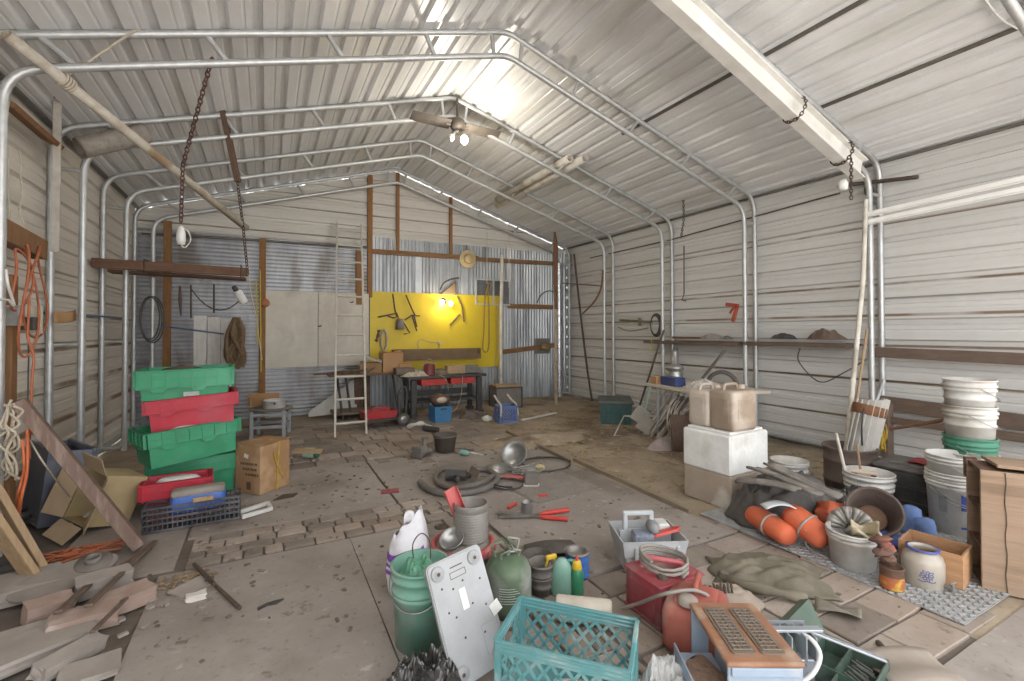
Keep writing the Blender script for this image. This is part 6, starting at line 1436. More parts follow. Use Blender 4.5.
# things above the board
t = thing('straw_hat', 'pale straw hat hanging on the girt of the back wall', 'hat', AY(468, 259, YW-.06), rot=(PI/2, 0, 0))
STRW = pm('straw', '#d3c096', '#bfa97c', sc=16, rough=.9, bump=.4)
m = MB(); m.lathe([(0, .10), (.05, .095), (.085, .06), (.095, .01), (.17, .0), (.185, -.005), (.17, -.012), (.09, -.0), (0, .0)], 26); m.build('body', STRW, t)
m = MB(); m.lathe([(.096, .012), (.10, .016), (.095, .04), (.092, .035)], 24); m.build('band', pm('brown_band', '#7d5f3f', '#6b5035', sc=8), t)
t = struct(thing('window_1', None, None, (0, 0, 0)))
WF = pm('grey_white_frame', '#c3c5c6', '#aeb0b1', sc=6, rough=.5)
a, b = AY(476, 304, YW), AY(510, 281, YW); fr = MB()
for p, q in ((V((a.x, YW, a.z)), V((b.x, YW, a.z))), (V((a.x, YW, b.z)), V((b.x, YW, b.z))), (V((a.x, YW, a.z)), V((a.x, YW, b.z))), (V((b.x, YW, a.z)), V((b.x, YW, b.z))), (V(((a.x+b.x)/2, YW, a.z)), V(((a.x+b.x)/2, YW, b.z)))): fr.beam(p, q, .035, .03)
fr.build('window_frame', WF, t); m = MB(); m.box(((a.x+b.x)/2, YW+.012, (a.z+b.z)/2), (b.x-a.x, .006, b.z-a.z)); m.build('window_pane', pm('dusty_dark_glass', '#6b6f72', '#575b5e', sc=5, rough=.25), t)
m = MB()
c = AY(448, 288, YW-.04); m.sheet(lambda u, v: c+V((-.16+.34*u, .02*math.sin(3*u), -.14+(.30*u)*v)), 10, 6, .01); tag(m.world('fan_piece', pm('brown_fan', '#7d6a4c', '#665539', sc=7)), 'brown fan-shaped piece standing above the yellow board', 'fan piece')
m = MB(); m.tube(catmull([AY(x, y, YW-.03) for x, y in ((440, 290), (444, 283), (452, 279), (459, 278))], 5), .016, 6); tag(m.world('bent_rod', DARK), 'dark bent rod arching over the brown fan-shaped piece', 'rod')
m = MB(); m.tube(catmull([AY(x, y, YW-.03) for x, y in ((537, 303), (541, 295), (548, 291), (556, 292))], 5), .012, 6); tag(m.world('bent_wire', DARK), 'dark curved wire on the corrugated wall left of the rusty pole', 'wire')
a = AY(542, 346, YW); m = MB(); m.box(a, (.38, .02, .34), bev=.003); tag(m.world('grey_board', CAST), 'small grey board on the back wall left of the rusty pole', 'board')
m = MB(); m.ell(a+V((.05, -.06, -.02)), (.11, .05, .08), wob=.5, seed=3); tag(m.world('tool_bundle', pm('dull_yellow_bundle', '#a08b4a', '#6b5f48', sc=14)), 'dull yellow bundle hanging in front of the small grey board', 'bundle')
m = MB(); m.tube([AY(502, 255, 8.7), AY(501, 330, 8.7), AY(501, 388, 8.7), (AY(501, 388, 8.7).x, 8.7, 0)], .035, 10); tag(m.world('pvc_pipe', PVC), 'upright white plastic pipe in front of the back wall right of the yellow board', 'pipe')
m = MB(); m.tube([AY(497, 300, YW-.02), AY(497, 345, YW-.02), AY(493, 390, YW-.02)], .008, 6); tag(m.world('wire', ROPE), 'thin wire hanging on the corrugated wall beside the white pipe', 'wire')
for x, y0, y1, lb in ((509, 222, 288, 'right thin cord hanging in front of the window frame'), (487, 232, 284, 'left thin cord hanging down to the rope loop')):
    m = MB(); m.tube([AY(x, y0, 8.5), AY(x, y1, 8.6)], .007, 5); tag(m.world('cord', ROPE), lb, 'cord')
# rusty pole, duct column
pp = G(556, 404); m = MB(); zt_ = ZT(pp, 232); m.tube([pp, pp+V((0, 0, .3)), pp+V((0, 0, zt_*.45))], .034, 10); tag_ = None
t = thing('post', 'upright pole, pale below and rusty brown above, near the far right corner', 'pole', pp)
m = MB(); m.tube([(0, 0, 0), (0, 0, zt_*.55)], .032, 10); m.build('lower_pipe', pm('flaking_white_pipe', '#b7ab97', '#8f7d64', sc=9, rough=.8), t)
m = MB(); m.tube([(0, 0, zt_*.55), (.0, 0, zt_*.7), (.0, 0, zt_*.92), (-.02, 0, zt_)], [.032, .045, .05, .02], 8); m.build('rusty_top', RUST, t)
m = MB(); m.cyl((5.83, 8.82, 0), (5.83, 8.82, 3.0), .075, n=20); 
for z in [i*.18 for i in range(17)]: m.lathe([(.076, z), (.080, z+.01), (.076, z+.02)], 20, xf((5.83, 8.82, 0)))
tag(m.world('duct_column', pm('shiny_foil', '#d9dadc', '#b5b7ba', sc=12, rough=.22, metal=.8, bump=.5, dust=.1)), 'shiny foil duct column in the far right corner', 'duct')
# tables and bench
bz = AY(370, 373, 8.2).z
t = thing('table', 'brown-topped folding table with bent black tube legs left of the workbench', 'table', (0, 0, 0))
xa, xb = AY(330, 374, 8.05).x, AY(412, 374, 8.05).x; t.location = ((xa+xb)/2, 8.42, 0); hw = (xb-xa)/2
m = MB(); m.box((0, 0, bz-.02), (2*hw, .62, .035), bev=.006); m.build('top', wood('brown_table_top', '#7d5f43', '#684d35', axis=0), t)
for x in (-hw*.82, -hw*.62, hw*.55, hw*.8):
    m = MB(); m.tube(rounded([(x, -.22, bz-.04), (x+.02, -.22, bz-.14), (x+.10, -.24, .0)], .1, 5), .02, 8); m.build('leg', BLACKP, t)
m = MB(); m.box((hw*-.35, -.02, .10), (hw*1.1, .5, .04), bev=.004); m.build('shelf', wood('grey_shelf', '#8b7a68', '#76665a', axis=0), t)
for x in (-hw*.2, hw*.02): m = MB(); m.box((x, .24, bz*.5), (.12, .05, bz-.05)); m.build('brace', DKW, t)
A = G(411, 419); B = G(478, 411); d = B-A; rzb = math.atan2(d.y, d.x)*0+R(2); wb = d.length*1.02; hz_ = ZT(A, 377)
t = thing('workbench', 'black plastic workbench with two red drawers under the yellow board', 'workbench', A, rzb)
m = MB(); m.box((wb/2, .25, hz_-.025), (wb+.12, .56, .05), bev=.008); m.build('top', BLACKP, t)
for x in (.06, wb-.06):
    for y in (.05, .45):
        m = MB(); m.box((x, y, hz_/2-.03), (.10 if y < .2 else .08, .08, hz_-.06), bev=.01); m.box((x, y-.02 if y < .2 else y, .03), (.13, .12, .06), bev=.01); m.build('leg', BLACKP, t)
m = MB(); m.box((wb/2, .28, .25), (wb-.1, .36, .04), bev=.005); m.box((wb/2, .46, .36), (wb-.1, .02, .10)); m.build('lower_shelf', BLACKP, t)
for x in (wb*.30, wb*.70):
    m = MB(); tray(m, x-wb*.17, x+wb*.17, -.02, .36, hz_-.16, hz_-.055); dr = m.build('drawer', pm('bright_red_drawer', '#c42a22', '#a9231c', sc=5, rough=.4, dust=.12), t)
    m = MB(); m.box((x, -.028, hz_-.075), (wb*.2, .02, .02), bev=.004); m.build('handle', _mats['bright_red_drawer'], dr)
# wooden rack over bench
a, b = AY(393, 361, 8.78), AY(480, 348, 8.78)
t = thing('wall_rack', 'long low wooden rack standing against the yellow board behind the bench', 'rack', ((a.x+b.x)/2, 8.8, a.z)); wr = (b.x-a.x); hr2 = b.z-a.z
RKW = wood('rack_wood', '#7d6546', '#664f36', axis=0)
for c, s in (((0, .08, hr2/2), (wr, .015, hr2)), ((0, 0, .01), (wr-.04, .145, .02)), ((0, -.07, .05), (wr, .015, .10))): m = MB(); m.box(c, s); m.build('board', RKW, t)
for s in (-1, 1): m = MB(); m.box((s*(wr/2-.008), 0, hr2/2), (.016, .145, hr2)); m.build('side', RKW, t)
# boxes and clutter on the tables
def crate_box(label, px, py, w_, d_, h_, y, rz, mat=CARD, name='cardboard_box', z=None):
    p = AY(px, py, y); t = thing(name, label, 'box', (p.x, y, p.z if z is None else z), R(rz))
    m = MB(); m.box((0, 0, h_/2), (w_, d_, h_), bev=.004); m.build('body', mat, t)
    m = MB(); m.box((w_*.3, 0, h_+.012), (w_*.38, d_*.95, .005), rot=(0, -.25, 0)); m.box((-w_*.3, 0, h_+.01), (w_*.38, d_*.95, .005), rot=(0, .2, 0)); m.build('flap', mat, t)
crate_box('tall cardboard box on the brown-topped table in front of the yellow board', 391, 374, .36, .26, .34, 8.3, 4, z=bz)
crate_box('small low cardboard box on the brown-topped table beside the tall one', 404, 374, .22, .2, .14, 8.24, 0, z=bz)
crate_box('worn cardboard box tilted at the left part of the brown-topped table', 371, 374, .36, .24, .17, 8.3, -12, pm('tan_cardboard', '#9f7c56', '#8a6845', sc=6, rough=.9), z=bz)
p = AY(371, 362, 8.2); m = MB(); m.box((0, 0, 0), (.34, .2, .02), rot=(.1, .3, 0)); tag(m.build('paper_stack', pm('grey_paper', '#c6c2bb', '#b0aca5', sc=9), None, (p.x+.02, 8.22, bz+.245), R(-10)), 'grey sheet of paper lying on the worn tilted box', 'paper')
m = MB()
for i in range(7): m.tube([V((-.5+.14*i, .05*(i % 3), .02)), V((-.25+.12*i, .02, .03+.01*i))], .016, 6)
tag(m.build('tool_litter', pm('brown_tools', '#6b4c38', '#54402f', sc=12), None, (AY(346, 373, 8.15).x, 8.15, bz)), 'rusty tools scattered at the left end of the brown-topped table', 'tools', kind='stuff')
bt = A.z+hz_
def onb(u, v, z=0): return A+Matrix.Rotation(rzb, 4, 'Z') @ V((wb*u, v, hz_+z))
t = thing('red_lantern', 'dark red metal lantern standing on the workbench', 'lantern', onb(.27, .12))
m = MB(); m.lathe([(0, 0), (.10, 0), (.105, .02), (.095, .04), (.10, .17), (.08, .2), (.03, .22), (0, .22)], 18); m.build('body', pm('dark_red_metal', '#7d2a2c', '#652023', sc=8, rough=.45), t)
m = MB(); m.tube([(.1*math.cos(a), 0, .14+.14*math.sin(a)) for a in [PI*i/10 for i in range(11)]], .006, 6); m.build('bail', STEEL, t)
m = heap(.30, .16, .06, .08, 8, 14, 36, 12); tag(m.build('canvas_cloth', pm('cream_canvas', '#c9c0ac', '#b0a68f', sc=8, rough=.95), None, onb(.12, .15)), 'crumpled cream cloth at the left end of the workbench', 'cloth')
t = thing('bench_clamp', 'pale wooden block with dark clamp lying on the right part of the workbench', 'clamp', onb(.68, .15))
m = MB(); m.box((-.05, 0, .08), (.36, .14, .15), bev=.01); m.build('block', PALEW, t); m = MB(); m.box((.24, 0, .08), (.26, .16, .15), bev=.015); m.tube([(.24, -.12, .1), (.24, .12, .1)], .015, 6); m.build('jaw', CAST, t)
m = heap(.18, .14, .08, .07, 10, 15, 34, 12); tag(m.build('metal_clutter', pm('mixed_dark_clutter', '#5a5148', '#776a58', sc=16), None, onb(.46, .18)), 'heap of dark small metal parts in the middle of the workbench', 'parts', kind='stuff')
m = MB(); m.box((0, 0, .08), (.34, .22, .13), bev=.03, seg_=2, smooth=True); tag(m.build('dark_bag', pm('grey_brown_bag', '#6f6152', '#5b4f43', sc=8), None, onb(-.03, .25)), 'grey-brown bag lying between small cardboard box and cream cloth', 'bag')
m = MB(); m.tube(catmull([onb(.36, -.02, .02), onb(.44, -.05, -.05), onb(.47, -.06, -.16), onb(.48, -.05, -.26)], 5), .006, 6); tag(m.world('cord', ROPE), 'pale cord hanging over the front edge of the workbench, left', 'cord')
m = MB(); m.tube(catmull([onb(.70, -.0, .02), onb(.68, -.05, -.1), onb(.66, -.06, -.35), onb(.60, -.08, -.55), onb(.52, -.1, -.62), onb(.48, -.1, -.5)], 5), .006, 6); tag(m.world('cord', ROPE), 'pale looped cord hanging over the front edge of the workbench, right', 'cord')
# hand truck with red tool tray
t = thing('hand_truck', 'black two-wheeled hand truck lying low under the brown-topped table', 'hand truck', G(398, 425), R(8))
m = MB(); m.box((-.25, .05, .12), (.62, .32, .03), bev=.005)
m.build('frame', BLACKP, t)
for y in (-.12, .24):
    m = MB(); m.lathe([(.05, -.025), (.085, -.03), (.10, -.02), (.10, .02), (.085, .03), (.05, .025)], 24, xf((.04, y, .10), (PI/2, 0, 0))); w_ = m.build('wheel', pm('tyre_rubber', '#37363a', '#4a494b', sc=10, rough=.8), t)
    m = MB(); m.lathe([(0, -.02), (.055, -.026), (.066, -.015), (.066, .015), (.055, .026), (0, .02)], 20, xf((.04, y, .10), (PI/2, 0, 0))); m.build('hub', STEEL, w_)
m = MB(); m.tube(rounded([(.0, -.05, .1), (-.02, -.05, .5), (.08, -.05, .62), (.13, -.05, .5), (.10, -.05, .1)], .08, 5), .018, 8); m.build('handle', BLACKP, t)
p = G(398, 425)+V((-.27, .06, .136)); t = thing('tool_tray', 'red plastic tool tray resting on the black hand truck', 'tray', p, R(8))
m = MB(); tub(m, -.26, .22, -.13, .13, 0, .11, .012); m.build('body', pm('red_tray', '#bd2530', '#a01d28', sc=6, rough=.45), t)
m = MB(); m.tube([(-.12, 0, .09), (-.12, 0, .15), (.10, 0, .15), (.10, 0, .09)], .012, 6); m.build('handle', _mats['red_tray'], t)
# white offcut panel
m = MB(); P = [(0, 0), (.02, .09), (.80, .62), (.80, .02)]; m.prism(P, .012, xf((.62, 8.62, .02), (R(80), 0, 0))); tag(m.world('panel_offcut', pm('off_white_panel', '#cdcac4', '#bdb9b2', sc=4, rough=.7)), 'white slanted panel offcut leaning on the back wall left of the table', 'panel')
# blue bin, bag, blue crate, steel box
p = G(440, 421); t = thing('plastic_bin', 'blue plastic bin on the floor in front of the workbench', 'bin', p, R(6))
BLB = pm('blue_bin', '#2f7fb4', '#296f9f', sc=5, rough=.45, dust=.15)
m = MB(); tub(m, -.14, .14, -.12, .12, 0, .25, .012); m.build('body', BLB, t); m = MB(); m.box((0, -.134, .215), (.10, .004, .03)); m.build('hand_hole', BLACKP, t)
t = thing('leather_bag', 'round brown leather bag on top of the blue plastic bin', 'bag', p+V((0, 0, .255)))
m = MB(); m.ell((0, 0, .09), (.17, .11, .10), wob=.25, seed=5); m.build('body', pm('brown_leather', '#6b4a38', '#553a2c', sc=8, rough=.6), t)
m = MB(); m.ell((.0, -.10, .10), (.09, .02, .05)); m.build('opening', pm('pale_paper', '#c9bfb0', '#aa9f90', sc=14), t)
p = G(508, 423); t = lattice_crate('milk_crate', 'small blue-grey plastic crate on the floor before the steel box', (p.x-.15, p.y-.0, 0), R(-6), .31, .26, .27, pm('blue_grey_crate', '#5f78b0', '#54699a', sc=5, rough=.5), pitch=.05)
A_ = G(496, 409); B_ = G(527, 411); hs_ = .40
t = thing('steel_box', 'dark framed metal box with tan top behind the blue-grey crate', 'box', A_, R(-8))
m = MB(); m.box((.26, .2, .2), (.52, .4, .38)); m.build('body', CAST, t)
m = MB()
for x in (0, .52):
    for y in (0, .4): m.box((x, y, .2), (.03, .03, .40))
for z in (.01, .39):
    m.box((.26, 0, z), (.52, .03, .03)); m.box((.26, .4, z), (.52, .03, .03))
m.build('frame', BLACKP, t); m = MB(); m.box((.26, .2, .415), (.5, .38, .02)); m.build('top', PALEW, t)
m = MB()
a_ = p+V((-.12, .0, .27)); 
for s in (-.11, .13): m.tube(catmull([p+V((s, .28, .41)), p+V((s*1.05, .14, .34)), p+V((s*1.15, -.0, .28)), p+V((s*1.3, -.03, .12))], 5), .018, 6)
tag(m.world('white_strap', pm('off_white_strap', '#cfc9bb', '#b9b2a3', sc=10)), 'off-white straps hanging from the steel box over the blue-grey crate', 'strap')
m = MB(); m.tube(catmull([G(408, 427, .03), G(416, 424, .09), G(424, 424, .06), G(432, 429, .03)], 5), [.03+.01*math.sin(i) for i in range(16)], 8); tag(m.world('white_hose', WHITE), 'white plastic hose piece on the floor in front of the workbench leg', 'hose')
m = MB(); m.cyl(G(424, 428, .04), G(438, 430, .04), .04); tag(m.world('black_tool', BLACKP), 'black tool lying beside the white hose piece', 'tool')
m = heap(.28, .16, .10, .08, 6, 17, 36, 12); tag(m.build('dark_rag_heap', pm('dark_rags', '#4a423b', '#655a50', sc=10), None, G(474, 417)), 'dark rags heaped on the floor at the right foot of the workbench', 'rags')
m = MB(); m.ell((0, 0, .04), (.08, .07, .05), wob=.5, seed=8); tag(m.build('white_rag', WHITE, None, G(487, 421)), 'small white rag on the floor left of the blue-grey crate', 'rag')
m = MB(); m.beam(G(522, 420, .02), G(556, 413, .02), .06, .02); tag(m.world('white_batten', WHITE), 'white batten lying on the floor right of the blue-grey crate', 'batten')
m = heap(.9, .35, .04, .05, 3.5, 19, 60, 16, 2.); m.build('leaf_litter', DIRT) 
o = bpy.data.objects['leaf_litter']; o.location = G(540, 440); tag(o, 'dark damp leaf litter on the ground before the rusty pole', 'litter', kind='stuff')
# ================================================================ RIGHT WALL AND CEILING
# teal tote
A, rz, wd, h = fbox((601, 424), (626, 427), 404)
t = thing('storage_tote', 'dark teal plastic tote by the right wall behind the folding sign frame', 'tote', A, R(-38)); DTE = pm('dark_teal', '#1f4f50', '#2b5c5c', sc=5, rough=.5)
m = MB(); tub(m, 0, .46, 0, .62, 0, .32, .02); m.build('body', DTE, t); m = MB(); m.box((.23, .31, .345), (.54, .70, .04), bev=.012); m.box((.23, .31, .33), (.56, .72, .02), bev=.006); m.build('lid', pm('dusty_dark_lid', '#5b615f', '#454c4b', sc=7, rough=.7), t)
for x in (.1, .36): m = MB(); m.box((x, -.022, .15), (.03, .02, .26), bev=.006); m.build('rib', DTE, t)
# folding sign frame
t = thing('sign_frame', 'white wire frame carrying two tilted square grey plates, before the teal tote', 'frame', G(635, 436))
q = lambda px, py: AD(px, py, G(635, 436))
m = MB(); m.tube([q(614, 436), q(624, 416), q(658, 416)], .011, 6); m.tube([q(614, 436), q(656, 437), q(668, 408)], .011, 6); m.world('frame', PVC, t)
nrm = -CF
for i, (px, py) in enumerate(((640, 415), (645, 424))):
    c = q(px, py)-CF*.02*(i+1); m = MB(); rr2 = W(c, 11.5)
    m.beam(c-CF*.004, c+CF*.004, rr2*1.35, rr2*1.35, roll=R(35)); m.world('plate', pm('grey_plate', '#a9a49b', '#989389', sc=7, rough=.7), t)
# worktable with white top
a, b = G(645, 383, .75), G(700, 393, .75); d = (b-a).normalized()
t = thing('worktable', 'worktable with thick white top by the right wall, loaded with parts', 'table', (a.x, a.y, 0)); nrm = V((-d.y, d.x, 0)); rzt2 = math.atan2(d.y, d.x); t.rotation_euler = (0, 0, rzt2)
lt = 1.2; dt2 = .95
WT = pm('white_table_top', '#d3cabd', '#c1b7a8', sc=4, rough=.6)
m = MB(); m.box((lt/2, dt2/2, .735), (lt, dt2, .04), bev=.005); m.build('top', WT, t)
for x in (.12, lt-.12):
    for y in (.12, dt2-.12): m = MB(); m.tube([(x, y, 0), (x, y, .715)], .02, 8); m.build('leg', GALV, t)
wt = lambda x, y, z=0: V((a.x, a.y, .757+z))+Matrix.Rotation(rzt2, 4, 'Z') @ V((x, y, 0))
t = thing('pump_sprayer', 'silver canister sprayer standing at the left end of the white worktable', 'sprayer', wt(.18, .35))
m = MB(); m.lathe([(0, 0), (.10, 0), (.11, .02), (.11, .14), (.09, .17), (.12, .19), (.12, .22), (.09, .25), (.045, .27), (.045, .42), (.03, .45), (0, .45)], 22); m.build('body', STEEL, t)
m = MB(); m.box((.07, .02, .36), (.03, .03, .22), bev=.006); m.build('grip', BLACKP, t)
m = MB(); m.box((0, 0, .055), (.30, .16, .11), bev=.004); tag(m.build('blue_box', pm('navy_box', '#27407f', '#203569', sc=6, rough=.5), None, wt(.42, .14), rzt2), 'navy blue box lying at the front of the white worktable', 'box')
m = MB(); m.box((0, 0, .05), (.14, .16, .10), bev=.004); tag(m.build('tan_box', CARD, None, wt(.16, .10), rzt2), 'small tan box at the left front corner of the white worktable', 'box')
m = heap(.28, .2, .10, .10, 9, 23, 40, 14); tag(m.build('paper_bags', pm('pale_paper_bags', '#cdc8c0', '#a9a39a', sc=12), None, wt(.85, .25), rzt2), 'pale crumpled bags on the white worktable behind the jugs', 'bags')
m = MB(); m.beam(wt(.5, .5, .05), wt(.9, .55, .48), .03, .03); tag(m.world('grey_bar', CAST), 'grey bar rising at a slant from the white worktable', 'bar')
m = MB(); m.lathe([(.15, -.03), (.18, -.035), (.20, -.02), (.20, .02), (.18, .035), (.15, .03), (.15, -.03)], 30, xf(wt(.62, .75, .0), (PI/2, 0, R(-60)))); tag(m.world('tyre', pm('dark_tyre', '#57534f', '#46423f', sc=9, rough=.85)), 'dark tyre standing behind the white worktable', 'tyre')
# under table: wheel and conduits
t = thing('wheel', 'spoked grey wheel standing under the white worktable', 'wheel', wt(.75, .22, -.757)+V((0, 0, .25)), rot=(PI/2, 0, rzt2))
m = MB(); m.lathe([(.20, -.03), (.24, -.03), (.25, 0), (.24, .03), (.20, .03), (.2, -.03)], 28); m.build('rim', pm('grey_rim', '#8d8883', '#77726d', sc=8, rough=.5, metal=.3), t); m = MB(); m.lathe([(0, -.04), (.05, -.04), (.12, -.015), (.2, -.005), (.2, .005), (0, .02)], 24); m.build('disc', STEEL, t); m = MB(); m.lathe([(0, .06), (.035, .05), (.04, .0)], 14); m.build('hub', DARK, t)
for i in range(9):
    random.seed(i+5); x0 = .1+.06*i; p0 = wt(-.25+.05*i, .05+.06*(i % 3), -.757)+V((0, 0, .01)); p1 = wt(.25+.05*i, .2+.04*(i % 4), -.04-.05*(i % 3))
    lab = ['leftmost', 'second', 'third', 'fourth', 'fifth', 'sixth', 'seventh', 'eighth', 'ninth'][i]
    pole('conduit_pipe', 'grey-white pipe leaning under the white worktable, %s from the left' % lab, [p0, p1], .012+.004*(i % 3), [GALV, PVC, CAST][i % 3], 'pipe', group='pipes under the white worktable')
m = MB()
for k in range(5): m.tube([wt(.4+.02*k, .3, -.757)+V(((.16+.02*k)*math.cos(q_), .05*k-.1, .30+(.26+.01*k)*math.sin(q_))) for q_ in [2*PI*i/24 for i in range(24)]], .010, 6, closed=True)
tag(m.world('pipe_coil', PVC), 'coil of pale flexible pipe under the white worktable', 'coil')
m = heap(.3, .16, .14, .06, 5, 29, 36, 12); tag(m.build('pink_sack', pm('dusty_pink_sack', '#a89a97', '#948682', sc=7), None, wt(.55, -.05, -.757)), 'dusty pinkish sack on the ground under the white worktable', 'sack')
m = MB(); m.beam(G(635, 420, .0), AX(664, 330, 5.72), .05, .03); tag(m.world('dark_board', DARK), 'dark narrow board leaning on the right tube post above the teal tote', 'board')
m = MB(); m.beam(G(640, 426, .0), AX(654, 372, 5.5), .05, .015); tag(m.world('aqua_strip', pm('pale_aqua', '#a3bdb8', '#8faaa5', sc=8)), 'pale aqua strip leaning beside the dark narrow board', 'strip')
# far right wall
m = MB(); m.tube(catmull([AX(574, 254, 6.0), AX(580, 310, 6.0), AX(586, 360, 5.95), G(592, 401)], 4), .022, 8); tag(m.world('leaning_pole', DARK), 'dark slightly bent pole leaning in the far right corner', 'pole')
m = MB(); m.tube([AX(562, 283, 5.7), AX(602, 286, 5.75)], .012, 6); m.tube(catmull([AX(603, 270, 5.8), AX(601, 288, 5.8), AX(594, 302, 5.8), AX(582, 314, 5.8)], 5), [.02]*11+[.016]*5, 6); tag(m.world('scythe', RUST), 'rusty scythe blade and bar hanging on the far right tube post', 'scythe')
m = MB()
c = AX(655, 325, 5.84)
for k in range(4): m.tube([c+V((.01*k, (.10+.012*k)*math.cos(q_), (.16+.012*k)*math.sin(q_))) for q_ in [2*PI*i/18 for i in range(18)]], .010, 6, closed=True)
tag(m.world('cable_coil', BLACKP), 'black cable coil hung on the right wall before the tall pipe', 'cable coil')
m = MB(); m.tube([AX(620, 320, 6.03), AX(652, 322, 6.0)], .022, 6); m.tube([AX(640, 318, 6.02), AX(640, 326, 6.02)], .035, 6); m.tube(catmull([AX(618, 327, 6.03), AX(630, 331, 6.02), AX(648, 328, 6.0)], 4), .010, 6); tag(m.world('pipe_fitting', pm('greenish_brass', '#6f6a54', '#5b5745', sc=10)), 'greenish pipe with fitting fixed on the right wall left of the cable coil', 'pipe fitting')
m = MB(); m.tube([AX(651, 333, 5.84), AX(652, 346, 5.84)], .005, 5); m.ell(AX(652, 349, 5.84), (.02, .02, .035)); tag(m.world('pull_tag', pm('lime_yellow', '#c6c24a', '#b0ac3c', sc=8)), 'small lime-yellow tag hanging under the black cable coil', 'tag')
m = MB(); chain(m, [AX(683, 160, 5.75), AX(683, 195, 5.75), AX(684, 218, 5.75), AX(681, 238, 5.75)], .05, .006); tag(m.world('chain', DARK), 'dark chain hanging from the roof frame on the right', 'chain')
m = MB(); m.tube([AX(684, 246, 5.75), AX(684, 294, 5.75)], .010, 6); m.tube([AX(684, 294, 5.75), AX(682, 300, 5.75), AX(686, 301, 5.75)], .008, 6); tag(m.world('hook_rod', DARK), 'thin dark hook rod hanging below the chain on the right', 'rod')
for i, (x0, y0, x1, y1, lb) in enumerate(((648, 342, 742, 344, 'left rough plank shelf on the right wall'), (748, 343, 850, 346, 'right rough plank shelf on the right wall'))):
    a, b = AX(x0, y0, 5.95), AX(x1, y1, 5.95); m = MB(); m.box((5.97, (a.y+b.y)/2, (a.z+b.z)/2), (.26, abs(a.y-b.y), .05), bev=.004); tag(m.world('plank_shelf', OLDW), lb, 'shelf')
zs_ = AX(700, 341, 5.95).z+.03
def rubbish(label, cat, name, px, rx, ry, h_, mat, seed, z=zs_):
    p = AX(px, 340, 5.93); tag(heap(rx, ry, h_, .05, 9, seed, 32, 10).build(name, mat, None, (5.95, p.y, z)), label, cat)
rubbish('grey cloth bundle on the left plank shelf of the right wall', 'cloth', 'grey_bundle', 711, .08, .22, .08, pm('grey_cloth', '#a59d98', '#8b837d', sc=10), 41)
rubbish('darker small bundle beside the grey one on the left plank shelf', 'cloth', 'small_bundle', 725, .07, .13, .05, CAST, 42)
m = MB(); p = AX(690, 340, 5.93); 
for i in range(4): m.tube([(5.92+.02*i, p.y-.3, zs_+.018), (5.92+.02*i, p.y+.35, zs_+.018)], .016, 6)
tag(m.world('rod_bundle', RUST), 'rusty rods lying along the left plank shelf', 'rods')
rubbish('black cloth heap on the right plank shelf of the right wall', 'cloth', 'black_heap', 782, .08, .2, .07, BLACKP, 43, zs_+.02)
rubbish('brown wooden scraps piled at the right end of the right plank shelf', 'scraps', 'wood_scraps', 825, .08, .22, .13, OLDW, 44, zs_+.02)
m = MB(); m.tube(catmull([AX(800, 348, 5.9), AX(799, 362, 5.9), AX(820, 382, 5.9), AX(845, 372, 5.85), AX(865, 360, 5.8)], 6), .007, 6); tag(m.world('cable', BLACKP), 'black cable sagging below the right plank shelf to the white pipe', 'cable')
t = thing('caulking_gun', 'orange tool hanging nose up on the right tube post', 'tool', AX(736, 313, 5.80))
ORT = pm('orange_tool', '#b5482c', '#9c3c24', sc=8, rough=.5)
m = MB(); m.beam((0, .05, -.12), (0, -.02, .1), .03, .05); m.beam((0, -.04, .10), (0, .16, .13), .03, .05); m.build('body', ORT, t); m = MB(); m.beam((0, .03, .09), (0, .10, .0), .02, .03); m.build('trigger', ORT, t)
# white rails on the right wall
for i, (y0, y1, lb) in enumerate(((215, 178, 'upper white channel rail on the right wall behind the near tube post'), (222.5, 189, 'lower white channel rail on the right wall behind the near tube post'))):
    a, b = AX(864, y0, 5.72), AX(1060, y1-8, 5.72); m = MB(); m.beam(a, b, .04, .042); m.beam(a+V((-.012, 0, -.03)), b+V((-.012, 0, -.03)), .02, .012); tag(m.world('channel_rail', pm('white_rail', '#f0efec', '#e4e2de', sc=5, rough=.5, dust=.03)), lb, 'rail')
m = MB(); m.tube([AX(838, 186, 6.05), AX(918, 177, 6.05)], .022, 8); tag(m.world('stub_rod', DARK), 'short dark rod sticking out behind the near right tube post', 'rod')
m = MB(); m.tube([AX(590, 258, 6.08), AX(670, 240, 6.08), AX(840, 193, 6.08)], .010, 6); tag(m.world('wall_cable', DARK), 'dark cable running along the upper right wall', 'cable')
# white I-beam slung under the first roof frame
IB = pm('white_painted_beam', '#e0ded9', '#d0cec9', sc=4, rough=.5, c3='#cdcac4', sc3=5, dust=.06)
a, b = AY(600, -70, 2.60), AY(858, 168, 2.60); d = (b-a).normalized()
m = MB(); up_ = V((-d.z, 0, d.x)); 
if up_.z < 0: up_ = -up_
rl = math.atan2(d.z, d.x)
c = (a+b)/2; L_ = (b-a).length+.1
m.box(c, (L_, .012, .20), rot=(0, -rl, 0))
for s in (-1, 1): m.box(c+up_*.10*s, (L_, .12, .014), rot=(0, -rl, 0), bev=.003)
tag(m.world('steel_beam', IB), 'white painted steel beam slung by chains under the nearest roof frame at upper right', 'beam')
m = MB(); e = b-d*.32
def ringpts(c0): return [c0+up_*.13*math.sin(q_)+V((0, .10*math.cos(q_), 0)) for q_ in [2*PI*i/18 for i in range(19)]]
chain(m, ringpts(e), .045, .006); chain(m, [e+V((-.05, -.11, -.1)), e+V((-.04, -.10, -.5))], .045, .006); tag(m.world('chain', DARK), 'dark chain wrapped round the lower end of the white steel beam', 'chain')
